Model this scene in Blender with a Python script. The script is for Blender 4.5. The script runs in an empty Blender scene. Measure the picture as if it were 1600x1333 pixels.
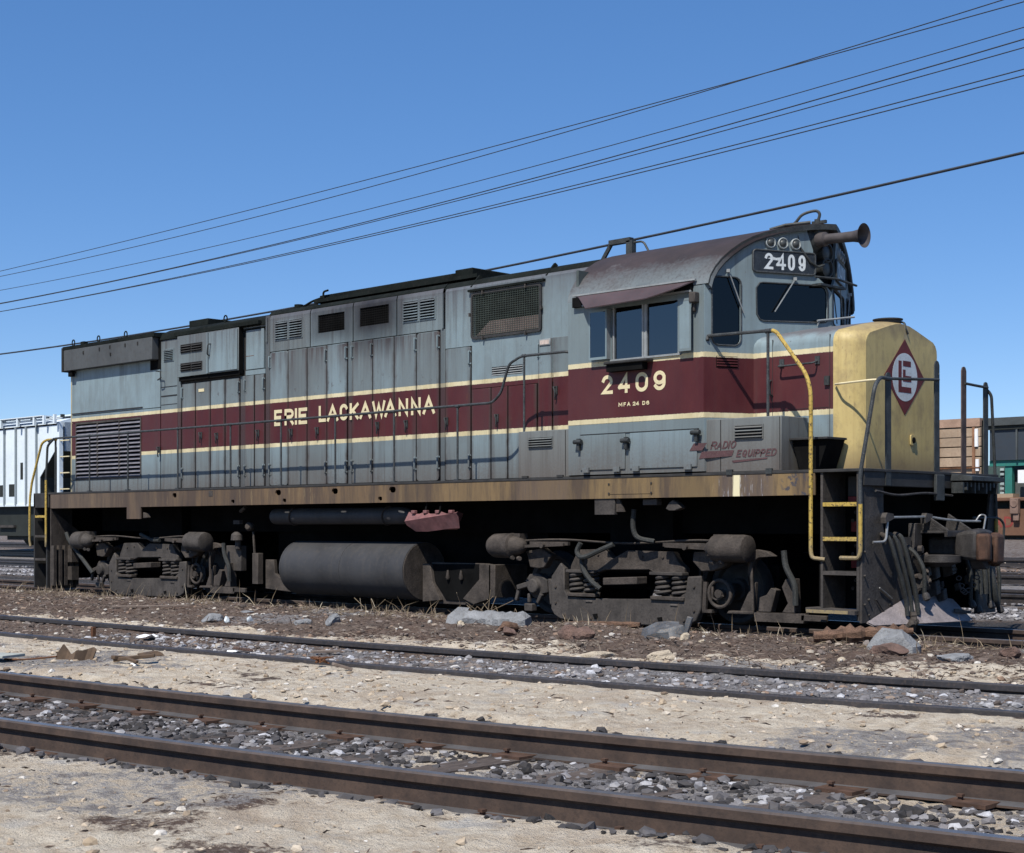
import bpy, bmesh, math, random
import numpy as np
from mathutils import Vector, Matrix
from mathutils.geometry import tessellate_polygon

R = math.radians
rnd = random.Random(7)
scene = bpy.context.scene
COL = scene.collection

# ------------------------------------------------------------------ camera, sky, sun
cam_data = bpy.data.cameras.new('camera')
cam = bpy.data.objects.new('camera', cam_data)
COL.objects.link(cam)
cam.location = (16.9715, -15.45, 1.07)
cam.rotation_euler = (R(90), 0, R(44.409))
cam_data.sensor_width = 36.0
cam_data.lens = 54.0
cam_data.shift_y = 0.0972
cam_data.clip_start = 0.1
cam_data.clip_end = 8000
scene.camera = cam

SUN_TO = Vector((0.30, -1.0, 1.46)).normalized()
world = bpy.data.worlds.new('World')
scene.world = world
world.use_nodes = True
wn = world.node_tree
for n in list(wn.nodes):
    wn.nodes.remove(n)
w_out = wn.nodes.new('ShaderNodeOutputWorld')
w_bg = wn.nodes.new('ShaderNodeBackground')
w_sky = wn.nodes.new('ShaderNodeTexSky')
w_sky.sky_type = 'NISHITA'
w_sky.sun_disc = False
w_sky.sun_elevation = math.asin(SUN_TO.z)
w_sky.sun_rotation = math.atan2(SUN_TO.x, SUN_TO.y)
w_sky.altitude = 1500.0
w_sky.air_density = 0.75
w_sky.dust_density = 0.0
w_sky.ozone_density = 4.0
w_bg.inputs['Strength'].default_value = 0.15
w_hs = wn.nodes.new('ShaderNodeHueSaturation')
w_hs.inputs['Saturation'].default_value = 1.50
w_hs.inputs['Hue'].default_value = 0.509
w_hs.inputs['Value'].default_value = 1.58
w_gm = wn.nodes.new('ShaderNodeGamma')
w_gm.inputs['Gamma'].default_value = 0.62
wn.links.new(w_sky.outputs['Color'], w_gm.inputs['Color'])
wn.links.new(w_gm.outputs['Color'], w_hs.inputs['Color'])
wn.links.new(w_hs.outputs['Color'], w_bg.inputs['Color'])
wn.links.new(w_bg.outputs['Background'], w_out.inputs['Surface'])

sun_data = bpy.data.lights.new('sun', 'SUN')
sun_data.energy = 4.9
sun_data.angle = R(0.55)
sun_data.color = (1.0, 0.955, 0.88)
sun = bpy.data.objects.new('sun', sun_data)
COL.objects.link(sun)
sun.rotation_euler = (-SUN_TO).to_track_quat('-Z', 'Y').to_euler()
sun.location = (20, -40, 50)

scene.view_settings.view_transform = 'Standard'
scene.view_settings.look = 'None'
scene.view_settings.gamma = 1.0
scene.view_settings.exposure = 0.20
scene.view_settings.use_curve_mapping = False
scene.render.engine = 'CYCLES'
scene.cycles.max_bounces = 6
scene.cycles.diffuse_bounces = 1
scene.cycles.transparent_max_bounces = 12

# ------------------------------------------------------------------ node helpers
class NT:
    def __init__(self, name):
        self.m = bpy.data.materials.new(name)
        self.m.use_nodes = True
        self.t = self.m.node_tree
        self.b = self.t.nodes['Principled BSDF']
        self.out = self.t.nodes['Material Output']
        self._pos = None
    def n(self, typ, **kw):
        nd = self.t.nodes.new(typ)
        for k, v in kw.items():
            setattr(nd, k, v)
        return nd
    def set(self, sock, v):
        if isinstance(v, bpy.types.NodeSocket):
            self.t.links.new(v, sock)
        elif v is not None:
            if isinstance(v, (tuple, list)) and len(v) == 3 and sock.type == 'RGBA':
                v = (*v, 1.0)
            sock.default_value = v
    def pos(self):
        if self._pos is None:
            self._pos = self.n('ShaderNodeNewGeometry').outputs['Position']
        return self._pos
    def xyz(self):
        s = self.n('ShaderNodeSeparateXYZ')
        self.set(s.inputs[0], self.pos())
        return s.outputs
    def math(self, op, a, b=None, c=None, clamp=False):
        nd = self.n('ShaderNodeMath', operation=op)
        nd.use_clamp = clamp
        self.set(nd.inputs[0], a)
        if b is not None: self.set(nd.inputs[1], b)
        if c is not None: self.set(nd.inputs[2], c)
        return nd.outputs[0]
    def mix(self, f, a, b, blend='MIX'):
        nd = self.n('ShaderNodeMix', data_type='RGBA', blend_type=blend)
        self.set(nd.inputs[0], f); self.set(nd.inputs[6], a); self.set(nd.inputs[7], b)
        return nd.outputs[2]
    def ramp(self, v, lo, hi, a=0.0, b=1.0):
        nd = self.n('ShaderNodeMapRange')
        nd.clamp = True
        self.set(nd.inputs['Value'], v)
        nd.inputs['From Min'].default_value = lo; nd.inputs['From Max'].default_value = hi
        nd.inputs['To Min'].default_value = a; nd.inputs['To Max'].default_value = b
        return nd.outputs['Result']
    def noise(self, scale=1.0, detail=4.0, rough=0.55, stretch=(1, 1, 1), offset=(0, 0, 0), vec=None):
        mp = self.n('ShaderNodeMapping')
        self.set(mp.inputs['Vector'], vec if vec is not None else self.pos())
        mp.inputs['Scale'].default_value = [scale * s for s in stretch]
        mp.inputs['Location'].default_value = offset
        nd = self.n('ShaderNodeTexNoise')
        nd.inputs['Scale'].default_value = 1.0
        nd.inputs['Detail'].default_value = detail
        nd.inputs['Roughness'].default_value = rough
        self.set(nd.inputs['Vector'], mp.outputs[0])
        return nd.outputs['Fac']
    def band(self, v, lo, hi, soft=0.003):
        return self.math('MULTIPLY', self.ramp(v, lo - soft, lo + soft), self.ramp(v, hi - soft, hi + soft, 1.0, 0.0))
    def bump(self, h, dist=0.01, strength=1.0):
        b = self.n('ShaderNodeBump')
        b.inputs['Distance'].default_value = dist
        b.inputs['Strength'].default_value = strength
        self.set(b.inputs['Height'], h)
        self.set(self.b.inputs['Normal'], b.outputs[0])
    def finish(self, col, rough=0.6, metal=0.0, spec=0.4):
        self.set(self.b.inputs['Base Color'], col)
        self.set(self.b.inputs['Roughness'], rough)
        self.set(self.b.inputs['Metallic'], metal)
        self.b.inputs['Specular IOR Level'].default_value = spec
        return self.m

def simple(name, col, rough=0.6, metal=0.0, vary=0.35, scale=3.0, dirt=(0.05, 0.042, 0.035), dirt_amt=0.35, streak=0.0, spec=0.35, bump=0.0, stretch=(1, 1, 1)):
    t = NT(name)
    a = t.noise(scale, 5, 0.6, stretch)
    b = t.noise(scale * 9, 4, 0.6, stretch, (4, 7, 2))
    dark = tuple(c * (1 - vary) for c in col); lite = tuple(min(1, c * (1 + vary)) for c in col)
    c = t.mix(t.ramp(a, 0.3, 0.7), dark, lite)
    c = t.mix(t.math('MULTIPLY', t.ramp(b, 0.5, 0.75), dirt_amt), c, dirt)
    if streak > 0:
        s = t.noise(1.0, 4, 0.6, (11, 11, 0.5), (1, 2, 3))
        c = t.mix(t.math('MULTIPLY', t.ramp(s, 0.5, 0.72), streak), c, dirt)
    if bump > 0:
        t.bump(b, bump)
    return t.finish(c, rough, metal, spec)

# --- locomotive paint: grey body, maroon belt between two cream lines, weathered
def loco_paint(name, clean=0.0, base=None, belt=True, hood=False, edges=False, dim=0.0):
    t = NT(name)
    X, Y, Z = t.xyz()
    big = t.noise(0.55, 4, 0.6, (1, 1, 0.6), (3, 1, 5))
    med = t.noise(3.2, 5, 0.65, (1, 1, 0.45), (9, 4, 1))
    fine = t.noise(38, 4, 0.7)
    info = t.n('ShaderNodeObjectInfo').outputs['Random']
    g0 = base or (0.172, 0.216, 0.226)
    g1 = (g0[0] * 1.30, g0[1] * 1.38, g0[2] * 1.44)
    g2 = (g0[0] * 0.72, g0[1] * 0.66, g0[2] * 0.64) if clean < 0.5 else (g0[0] * 0.78, g0[1] * 0.76, g0[2] * 0.75)
    c = t.mix(t.ramp(big, 0.35, 0.65), g2, g0)
    c = t.mix(t.math('MULTIPLY', t.ramp(info, 0.1, 0.95), 0.75), c, g1)
    c = t.mix(t.math('MULTIPLY', t.ramp(med, 0.42, 0.66), 0.45), c, g2)
    if belt:
        w = t.math('ADD', Z, t.ramp(fine, 0.3, 0.7, -0.004, 0.004))
        mar = t.mix(t.ramp(med, 0.3, 0.7), (0.057, 0.0085, 0.0105), (0.078, 0.0145, 0.016))
        mar = t.mix(t.math('MULTIPLY', t.ramp(big, 0.45, 0.6), 0.45), mar, (0.080, 0.031, 0.033))
        crm = t.mix(t.ramp(med, 0.35, 0.7), (0.66, 0.58, 0.37), (0.50, 0.42, 0.24))
        c = t.mix(t.band(w, 2.357, 2.986), c, mar)
        c = t.mix(t.math('ADD', t.band(w, 2.297, 2.357), t.band(w, 2.986, 3.043), clamp=True), c, crm)
    # vertical run-down streaks of soot and dust
    st = t.noise(1.0, 5, 0.62, (13, 13, 0.42), (2, 0, 7))
    st2 = t.noise(1.0, 4, 0.6, (34, 34, 0.9), (5, 3, 1))
    up = t.ramp(Z, 3.5, 4.3)
    low = t.ramp(Z, 2.6, 1.7)
    amt = t.math('ADD', t.math('MULTIPLY', up, 0.60), t.math('MULTIPLY', low, 0.55))
    amt = t.math('MULTIPLY', t.math('ADD', amt, 0.22), 1.0 - 0.55 * clean)
    c = t.mix(t.math('MULTIPLY', t.ramp(st, 0.50, 0.72), amt), c, (0.045, 0.037, 0.033))
    c = t.mix(t.math('MULTIPLY', t.ramp(st2, 0.57, 0.74), t.math('MULTIPLY', amt, 0.8)), c, (0.045, 0.036, 0.032))
    # dust kicked up from the walkway
    c = t.mix(t.math('MULTIPLY', t.ramp(t.math('ADD', Z, t.ramp(med, 0.3, 0.7, -0.12, 0.12)), 2.22, 1.70), t.ramp(fine, 0.25, 0.7, 0.45, 0.85)), c, (0.100, 0.080, 0.066))
    # purple-grey soot film below the roof line
    c = t.mix(t.math('MULTIPLY', t.ramp(Z, 3.85, 4.45), t.ramp(big, 0.3, 0.6, 0.45 * (1 - clean), 0.85 * (1 - clean))), c, (0.085, 0.080, 0.088))
    if edges:
        gx_ = t.n('ShaderNodeSeparateXYZ'); t.set(gx_.inputs[0], t.n('ShaderNodeTexCoord').outputs['Generated'])
        ed = t.math('ABSOLUTE', t.math('SUBTRACT', gx_.outputs[0], 0.5))
        en = t.noise(1.0, 5, 0.7, (5, 5, 2.2), (8, 3, 5))
        c = t.mix(t.math('MULTIPLY', t.ramp(ed, 0.36, 0.5), t.ramp(en, 0.40, 0.66, 0.10, 0.95)), c, (0.050, 0.036, 0.030))
        c = t.mix(t.math('MULTIPLY', t.ramp(ed, 0.475, 0.497), 0.55), c, (0.026, 0.021, 0.019))
    if hood and edges:
        # dirt washing down from the seam over the engine doors
        dp = t.math('MULTIPLY', t.ramp(Z, 3.05, 3.76), t.ramp(Z, 3.76, 3.775, 1.0, 0.0))
        dn = t.noise(1.0, 5, 0.65, (9, 9, 0.6), (6, 6, 2))
        c = t.mix(t.math('MULTIPLY', t.math('POWER', dp, 1.6), t.ramp(dn, 0.42, 0.60, 0.10, 0.92)), c, (0.060, 0.044, 0.042))
        # scuffed patches just above the belt
        sc_ = t.noise(11, 6, 0.75, (1, 1, 0.8), (2, 9, 4))
        c = t.mix(t.math('MULTIPLY', t.band(Z, 3.06, 3.28, 0.08), t.ramp(sc_, 0.60, 0.66, 0, 0.7)), c, (0.07, 0.058, 0.055))
    # soot on the shoulders under the roof and brown dust on the flat of the short hood
    c = t.mix(t.math('MULTIPLY', t.ramp(Z, 4.25, 4.34), 0.65 * (1 - clean)), c, (0.070, 0.068, 0.076))
    nd = t.math('MULTIPLY', t.ramp(X, 6.5, 6.62), t.ramp(t.math('ADD', Z, t.ramp(med, 0.3, 0.7, -0.04, 0.04)), 3.17, 3.26))
    if clean < 0.5: c = t.mix(t.math('MULTIPLY', nd, 0.75), c, (0.105, 0.085, 0.090))
    # exhaust soot round the two openings high on the hood
    for ox, oz, reach, amount in ((-0.025, 4.12, 0.55, 0.97), (-1.01, 4.11, 0.30, 0.70)):
        ax_ = t.math('MAXIMUM', t.math('SUBTRACT', t.math('ABSOLUTE', t.math('SUBTRACT', X, ox)), 0.31), 0.0)
        az_ = t.math('MAXIMUM', t.math('SUBTRACT', t.math('ABSOLUTE', t.math('SUBTRACT', Z, oz)), 0.12), 0.0)
        rr = t.math('SQRT', t.math('ADD', t.math('MULTIPLY', ax_, ax_), t.math('MULTIPLY', az_, az_)))
        rr = t.math('ADD', rr, t.ramp(med, 0.3, 0.7, -0.07, 0.07))
        c = t.mix(t.math('MULTIPLY', t.math('POWER', t.ramp(rr, reach, 0.0), 1.15), amount), c, (0.017, 0.015, 0.016))
    # rust freckles
    rs = t.noise(7.5, 6, 0.75, (1, 1, 0.5), (11, 2, 8))
    c = t.mix(t.math('MULTIPLY', t.ramp(rs, 0.66, 0.74), 0.75), c, (0.11, 0.045, 0.022))
    rs2 = t.noise(26, 3, 0.6, (1, 1, 1), (1, 8, 3))
    c = t.mix(t.math('MULTIPLY', t.ramp(rs2, 0.70, 0.76), 0.6), c, (0.05, 0.03, 0.022))
    if dim: c = t.mix(dim, c, (0.040, 0.036, 0.034))
    t.bump(t.math('ADD', med, t.math('MULTIPLY', fine, 0.12)), 0.006)
    return t.finish(c, t.ramp(med, 0.3, 0.7, 0.48, 0.68), 0.0, 0.35)

M = {}
M['paint'] = loco_paint('grey_maroon_paint', hood=True)
M['paint_door'] = loco_paint('door_paint', hood=True, edges=True)
M['paint_cab'] = loco_paint('cab_paint', 0.85)
M['paint_box'] = loco_paint('box_paint', 0.2, base=(0.150, 0.158, 0.150), belt=False)
M['grime'] = simple('grimy_seam_paint', (0.022, 0.021, 0.021), 0.8, vary=0.4)
M['black'] = simple('sooty_black', (0.007, 0.007, 0.007), 0.95, vary=0.4, dirt=(0.012, 0.011, 0.010), dirt_amt=0.3, spec=0.05)
M['wingpaint'] = simple('sooty_wing_paint', (0.066, 0.071, 0.073), 0.7, vary=0.25, scale=1.5, dirt=(0.05, 0.046, 0.045), dirt_amt=0.5, streak=0.4)
M['roofblack'] = simple('sooty_roof', (0.010, 0.0125, 0.0115), 0.9, vary=0.45, scale=2.0, dirt=(0.028, 0.026, 0.024), dirt_amt=0.5, spec=0.06)
M['dust'] = simple('dusty_cast_steel', (0.060, 0.049, 0.041), 0.85, vary=0.5, scale=5, dirt=(0.020, 0.017, 0.015), dirt_amt=0.7, streak=0.45, bump=0.006)
M['dustgrey'] = simple('grey_dusted_steel', (0.060, 0.052, 0.046), 0.8, vary=0.42, scale=4, dirt=(0.020, 0.018, 0.017), dirt_amt=0.7, streak=0.45, bump=0.004)
M['darksteel'] = simple('dark_steel', (0.030, 0.029, 0.028), 0.7, vary=0.4, scale=6, dirt=(0.06, 0.05, 0.042), dirt_amt=0.4)
M['tank'] = simple('tank_paint', (0.040, 0.040, 0.042), 0.62, vary=0.25, scale=2.2, dirt=(0.075, 0.066, 0.058), dirt_amt=0.4, streak=0.35)
M['railgrey'] = simple('handrail_grey', (0.036, 0.040, 0.042), 0.6, vary=0.5, scale=9, dirt=(0.20, 0.205, 0.205), dirt_amt=0.45)
M['railblack'] = simple('handrail_dark', (0.030, 0.034, 0.034), 0.6, vary=0.5, scale=9, dirt=(0.11, 0.10, 0.09), dirt_amt=0.5)
M['postrust'] = simple('rusty_post', (0.075, 0.052, 0.045), 0.75, vary=0.4, scale=9)
M['bare'] = simple('bare_steel', (0.34, 0.34, 0.33), 0.4, metal=0.6, vary=0.3, scale=12)
M['cream'] = simple('cream_lettering', (0.66, 0.57, 0.35), 0.6, vary=0.12, scale=8, dirt=(0.30, 0.20, 0.12), dirt_amt=0.35)
M['white'] = simple('white_emblem_paint', (0.56, 0.60, 0.61), 0.55, vary=0.08, scale=6, dirt=(0.28, 0.27, 0.25), dirt_amt=0.5, streak=0.2)
M['emblem'] = simple('maroon_emblem_paint', (0.125, 0.016, 0.015), 0.6, vary=0.3, scale=6, dirt=(0.07, 0.035, 0.03), dirt_amt=0.6, streak=0.25)
M['script'] = simple('faded_maroon_script', (0.082, 0.038, 0.040), 0.7, vary=0.25, scale=14, dirt=(0.15, 0.13, 0.12), dirt_amt=0.7)
M['rubber'] = simple('hose_rubber', (0.026, 0.028, 0.027), 0.7, vary=0.35, scale=9, dirt=(0.13, 0.12, 0.10), dirt_amt=0.5)
M['greasy'] = simple('greasy_casting', (0.045, 0.040, 0.037), 0.55, vary=0.5, scale=9, dirt=(0.014, 0.012, 0.011), dirt_amt=0.8, streak=0.5, bump=0.01)
M['knuckle'] = simple('greasy_rust', (0.070, 0.034, 0.020), 0.6, vary=0.6, scale=12, dirt=(0.018, 0.014, 0.012), dirt_amt=0.8, bump=0.01, streak=0.5)
M['rust'] = simple('rust', (0.13, 0.055, 0.024), 0.85, vary=0.5, scale=9, dirt=(0.06, 0.035, 0.025), dirt_amt=0.6, bump=0.006)
M['post'] = loco_paint('post_paint', dim=0.55)
M['awning'] = simple('awning_metal', (0.068, 0.048, 0.050), 0.6, vary=0.2, scale=3, dirt=(0.11, 0.045, 0.045), dirt_amt=0.45)
M['redcast'] = simple('faded_red_cast_iron', (0.195, 0.085, 0.082), 0.8, vary=0.35, scale=10, dirt=(0.11, 0.085, 0.088), dirt_amt=0.8, streak=0.3)
M['redstencil'] = simple('red_step_paint', (0.20, 0.030, 0.028), 0.7, vary=0.4, scale=16, dirt=(0.05, 0.03, 0.03), dirt_amt=0.8)
M['window_frame'] = simple('window_frame_metal', (0.25, 0.265, 0.265), 0.5, vary=0.2, scale=9)
M['interior'] = simple('cab_interior', (0.065, 0.080, 0.078), 0.8, vary=0.2)
M['lamp_rim'] = simple('lamp_rim', (0.30, 0.33, 0.33), 0.5, vary=0.15, scale=9)
M['lens'] = simple('dusty_lens', (0.045, 0.050, 0.050), 0.45, vary=0.2, scale=9, spec=0.4)

def yellow_paint():
    t = NT('nose_yellow')
    a = t.noise(2.2, 5, 0.62, (1, 1, 0.5)); f = t.noise(30, 5, 0.7)
    s = t.noise(1.0, 4, 0.6, (18, 18, 0.5), (3, 3, 3))
    c = t.mix(t.ramp(a, 0.3, 0.7), (0.43, 0.325, 0.122), (0.55, 0.43, 0.180))
    c = t.mix(t.math('MULTIPLY', t.ramp(s, 0.5, 0.7), 0.35), c, (0.30, 0.20, 0.075))
    c = t.mix(t.math('MULTIPLY', t.ramp(f, 0.58, 0.72), 0.45), c, (0.26, 0.17, 0.07))
    X, Y, Z = t.xyz()
    bl = t.noise(4.5, 6, 0.7, (1, 1, 0.7), (5, 1, 9))
    c = t.mix(t.math('MULTIPLY', t.ramp(bl, 0.47, 0.66), 0.55), c, (0.225, 0.165, 0.085))
    c = t.mix(t.math('MULTIPLY', t.ramp(t.noise(1.0, 6, 0.7, (44, 44, 7), (2, 7, 7)), 0.60, 0.70), 0.55), c, (0.11, 0.075, 0.04))
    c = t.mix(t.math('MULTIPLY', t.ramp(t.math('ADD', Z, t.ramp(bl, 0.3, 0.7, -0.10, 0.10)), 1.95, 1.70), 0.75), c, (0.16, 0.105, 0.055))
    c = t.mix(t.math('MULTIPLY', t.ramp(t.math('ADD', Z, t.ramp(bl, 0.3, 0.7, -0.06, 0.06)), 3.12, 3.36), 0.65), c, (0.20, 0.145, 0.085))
    run = t.math('MULTIPLY', t.band(t.math('ADD', Y, t.ramp(bl, 0.3, 0.7, -0.03, 0.03)), 0.05, 0.13, 0.03), t.ramp(Z, 3.05, 3.3))
    c = t.mix(t.math('MULTIPLY', run, 0.7), c, (0.40, 0.34, 0.22))
    t.bump(a, 0.004)
    return t.finish(c, 0.55)
M['yellow'] = yellow_paint()

def rail_yellow():
    t = NT('chipped_yellow')
    a = t.noise(14, 6, 0.7); b = t.noise(40, 3, 0.6)
    Z = t.xyz()[2]
    c = t.mix(t.ramp(a, 0.3, 0.7), (0.36, 0.235, 0.045), (0.52, 0.37, 0.085))
    c = t.mix(t.math('MULTIPLY', t.ramp(b, 0.54, 0.64), 0.9), c, (0.05, 0.037, 0.025))
    c = t.mix(t.math('MULTIPLY', t.ramp(Z, 1.0, 0.75), 0.7), c, (0.20, 0.17, 0.13))
    return t.finish(c, 0.55)
M['hyellow'] = rail_yellow()

def sill_paint():
    t = NT('sill_rusty_tan')
    X, Y, Z = t.xyz()
    wide = t.noise(0.9, 4, 0.6, (1, 1, 0.12), (2, 0, 0))
    st = t.noise(1.0, 5, 0.65, (3.6, 3.6, 0.5), (4, 0, 0))
    st2 = t.noise(1.0, 6, 0.72, (15, 15, 1.6), (7, 0, 0))
    c = t.mix(t.ramp(wide, 0.35, 0.65), (0.070, 0.047, 0.033), (0.190, 0.122, 0.062))
    c = t.mix(t.math('MULTIPLY', t.ramp(X, 0.0, 4.0), 0.42), c, (0.27, 0.185, 0.075))
    c = t.mix(t.math('MULTIPLY', t.ramp(X, -3.0, -7.5), 0.60), c, (0.088, 0.070, 0.060))
    c = t.mix(t.math('MULTIPLY', t.ramp(st, 0.46, 0.62), 0.75), c, (0.062, 0.043, 0.034))
    c = t.mix(t.math('MULTIPLY', t.ramp(st2, 0.50, 0.68), 0.6), c, (0.045, 0.036, 0.032))
    c = t.mix(t.math('MULTIPLY', t.ramp(st2, 0.40, 0.30), 0.35), c, (0.33, 0.25, 0.13))
    # a spill of pale paint and dark drips under the radio box
    sp = t.band(t.math('ADD', X, t.ramp(st2, 0.3, 0.7, -0.02, 0.02)), 6.77, 6.86, 0.012)
    dr = t.band(t.math('ADD', X, t.ramp(st, 0.3, 0.7, -0.06, 0.06)), 6.55, 7.28, 0.05)
    c = t.mix(t.math('MULTIPLY', dr, t.ramp(st2, 0.3, 0.55, 0.95, 0.4)), c, (0.075, 0.062, 0.068))
    c = t.mix(t.math('MULTIPLY', dr, t.ramp(t.noise(1.0, 5, 0.65, (40, 40, 3), (9, 0, 0)), 0.62, 0.68)), c, (0.40, 0.40, 0.42))
    c = t.mix(sp, c, (0.74, 0.66, 0.42))
    dr2 = t.band(t.math('ADD', X, t.ramp(st, 0.3, 0.7, -0.06, 0.06)), 3.45, 4.3, 0.05)
    c = t.mix(t.math('MULTIPLY', dr2, t.ramp(st2, 0.3, 0.6, 0.9, 0.35)), c, (0.10, 0.072, 0.058))
    # peeled patch near the front steps
    pt = t.math('MULTIPLY', t.band(X, 7.42, 7.76, 0.05), t.ramp(t.noise(16, 4, 0.6), 0.54, 0.60))
    c = t.mix(t.math('MULTIPLY', pt, 0.9), c, (0.05, 0.05, 0.062))
    t.bump(st2, 0.004)
    return t.finish(c, 0.75)
M['sill'] = sill_paint()

def cab_roof_paint():
    t = NT('cab_roof_paint')
    X, Y, Z = t.xyz()
    a = t.noise(1.6, 5, 0.65, (1, 1.4, 1.4), (3, 2, 1)); b = t.noise(24, 4, 0.7)
    h = t.math('ADD', Z, t.ramp(a, 0.3, 0.7, -0.12, 0.12))
    h = t.math('ADD', h, t.ramp(b, 0.3, 0.7, -0.05, 0.05))
    grey = t.mix(t.ramp(a, 0.3, 0.7), (0.105, 0.122, 0.128), (0.190, 0.215, 0.222))
    mar = t.mix(t.ramp(t.noise(2.1, 4, 0.6, offset=(7, 7, 7)), 0.3, 0.7), (0.030, 0.025, 0.026), (0.054, 0.040, 0.040))
    c = t.mix(t.ramp(h, 3.86, 4.18), grey, mar)
    c = t.mix(t.math('MULTIPLY', t.ramp(t.noise(3.0, 5, 0.7, offset=(1, 5, 2)), 0.62, 0.72), 0.45), c, (0.14, 0.14, 0.145))
    c = t.mix(t.math('MULTIPLY', t.ramp(b, 0.56, 0.70), 0.55), c, (0.055, 0.045, 0.045))
    t.bump(a, 0.006)
    return t.finish(c, t.ramp(a, 0.3, 0.7, 0.55, 0.75), 0.0, 0.22)
M['cabroof'] = cab_roof_paint()

def glass(name='window_glass', tint=(0.20, 0.25, 0.27)):
    t = NT(name)
    f = t.n('ShaderNodeFresnel'); f.inputs['IOR'].default_value = 2.2
    g = t.n('ShaderNodeBsdfGlossy'); g.inputs['Roughness'].default_value = 0.015
    tr = t.n('ShaderNodeBsdfTransparent'); t.set(tr.inputs['Color'], tint)
    mx = t.n('ShaderNodeMixShader')
    t.set(mx.inputs[0], f.outputs[0])
    t.t.links.new(tr.outputs[0], mx.inputs[1]); t.t.links.new(g.outputs[0], mx.inputs[2])
    t.t.links.new(mx.outputs[0], t.out.inputs['Surface'])
    return t.m
M['glass'] = glass()
M['front_glass'] = glass('windshield_glass', (0.06, 0.08, 0.085))
M['front_glass'].node_tree.nodes['Fresnel'].inputs['IOR'].default_value = 1.5

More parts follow.
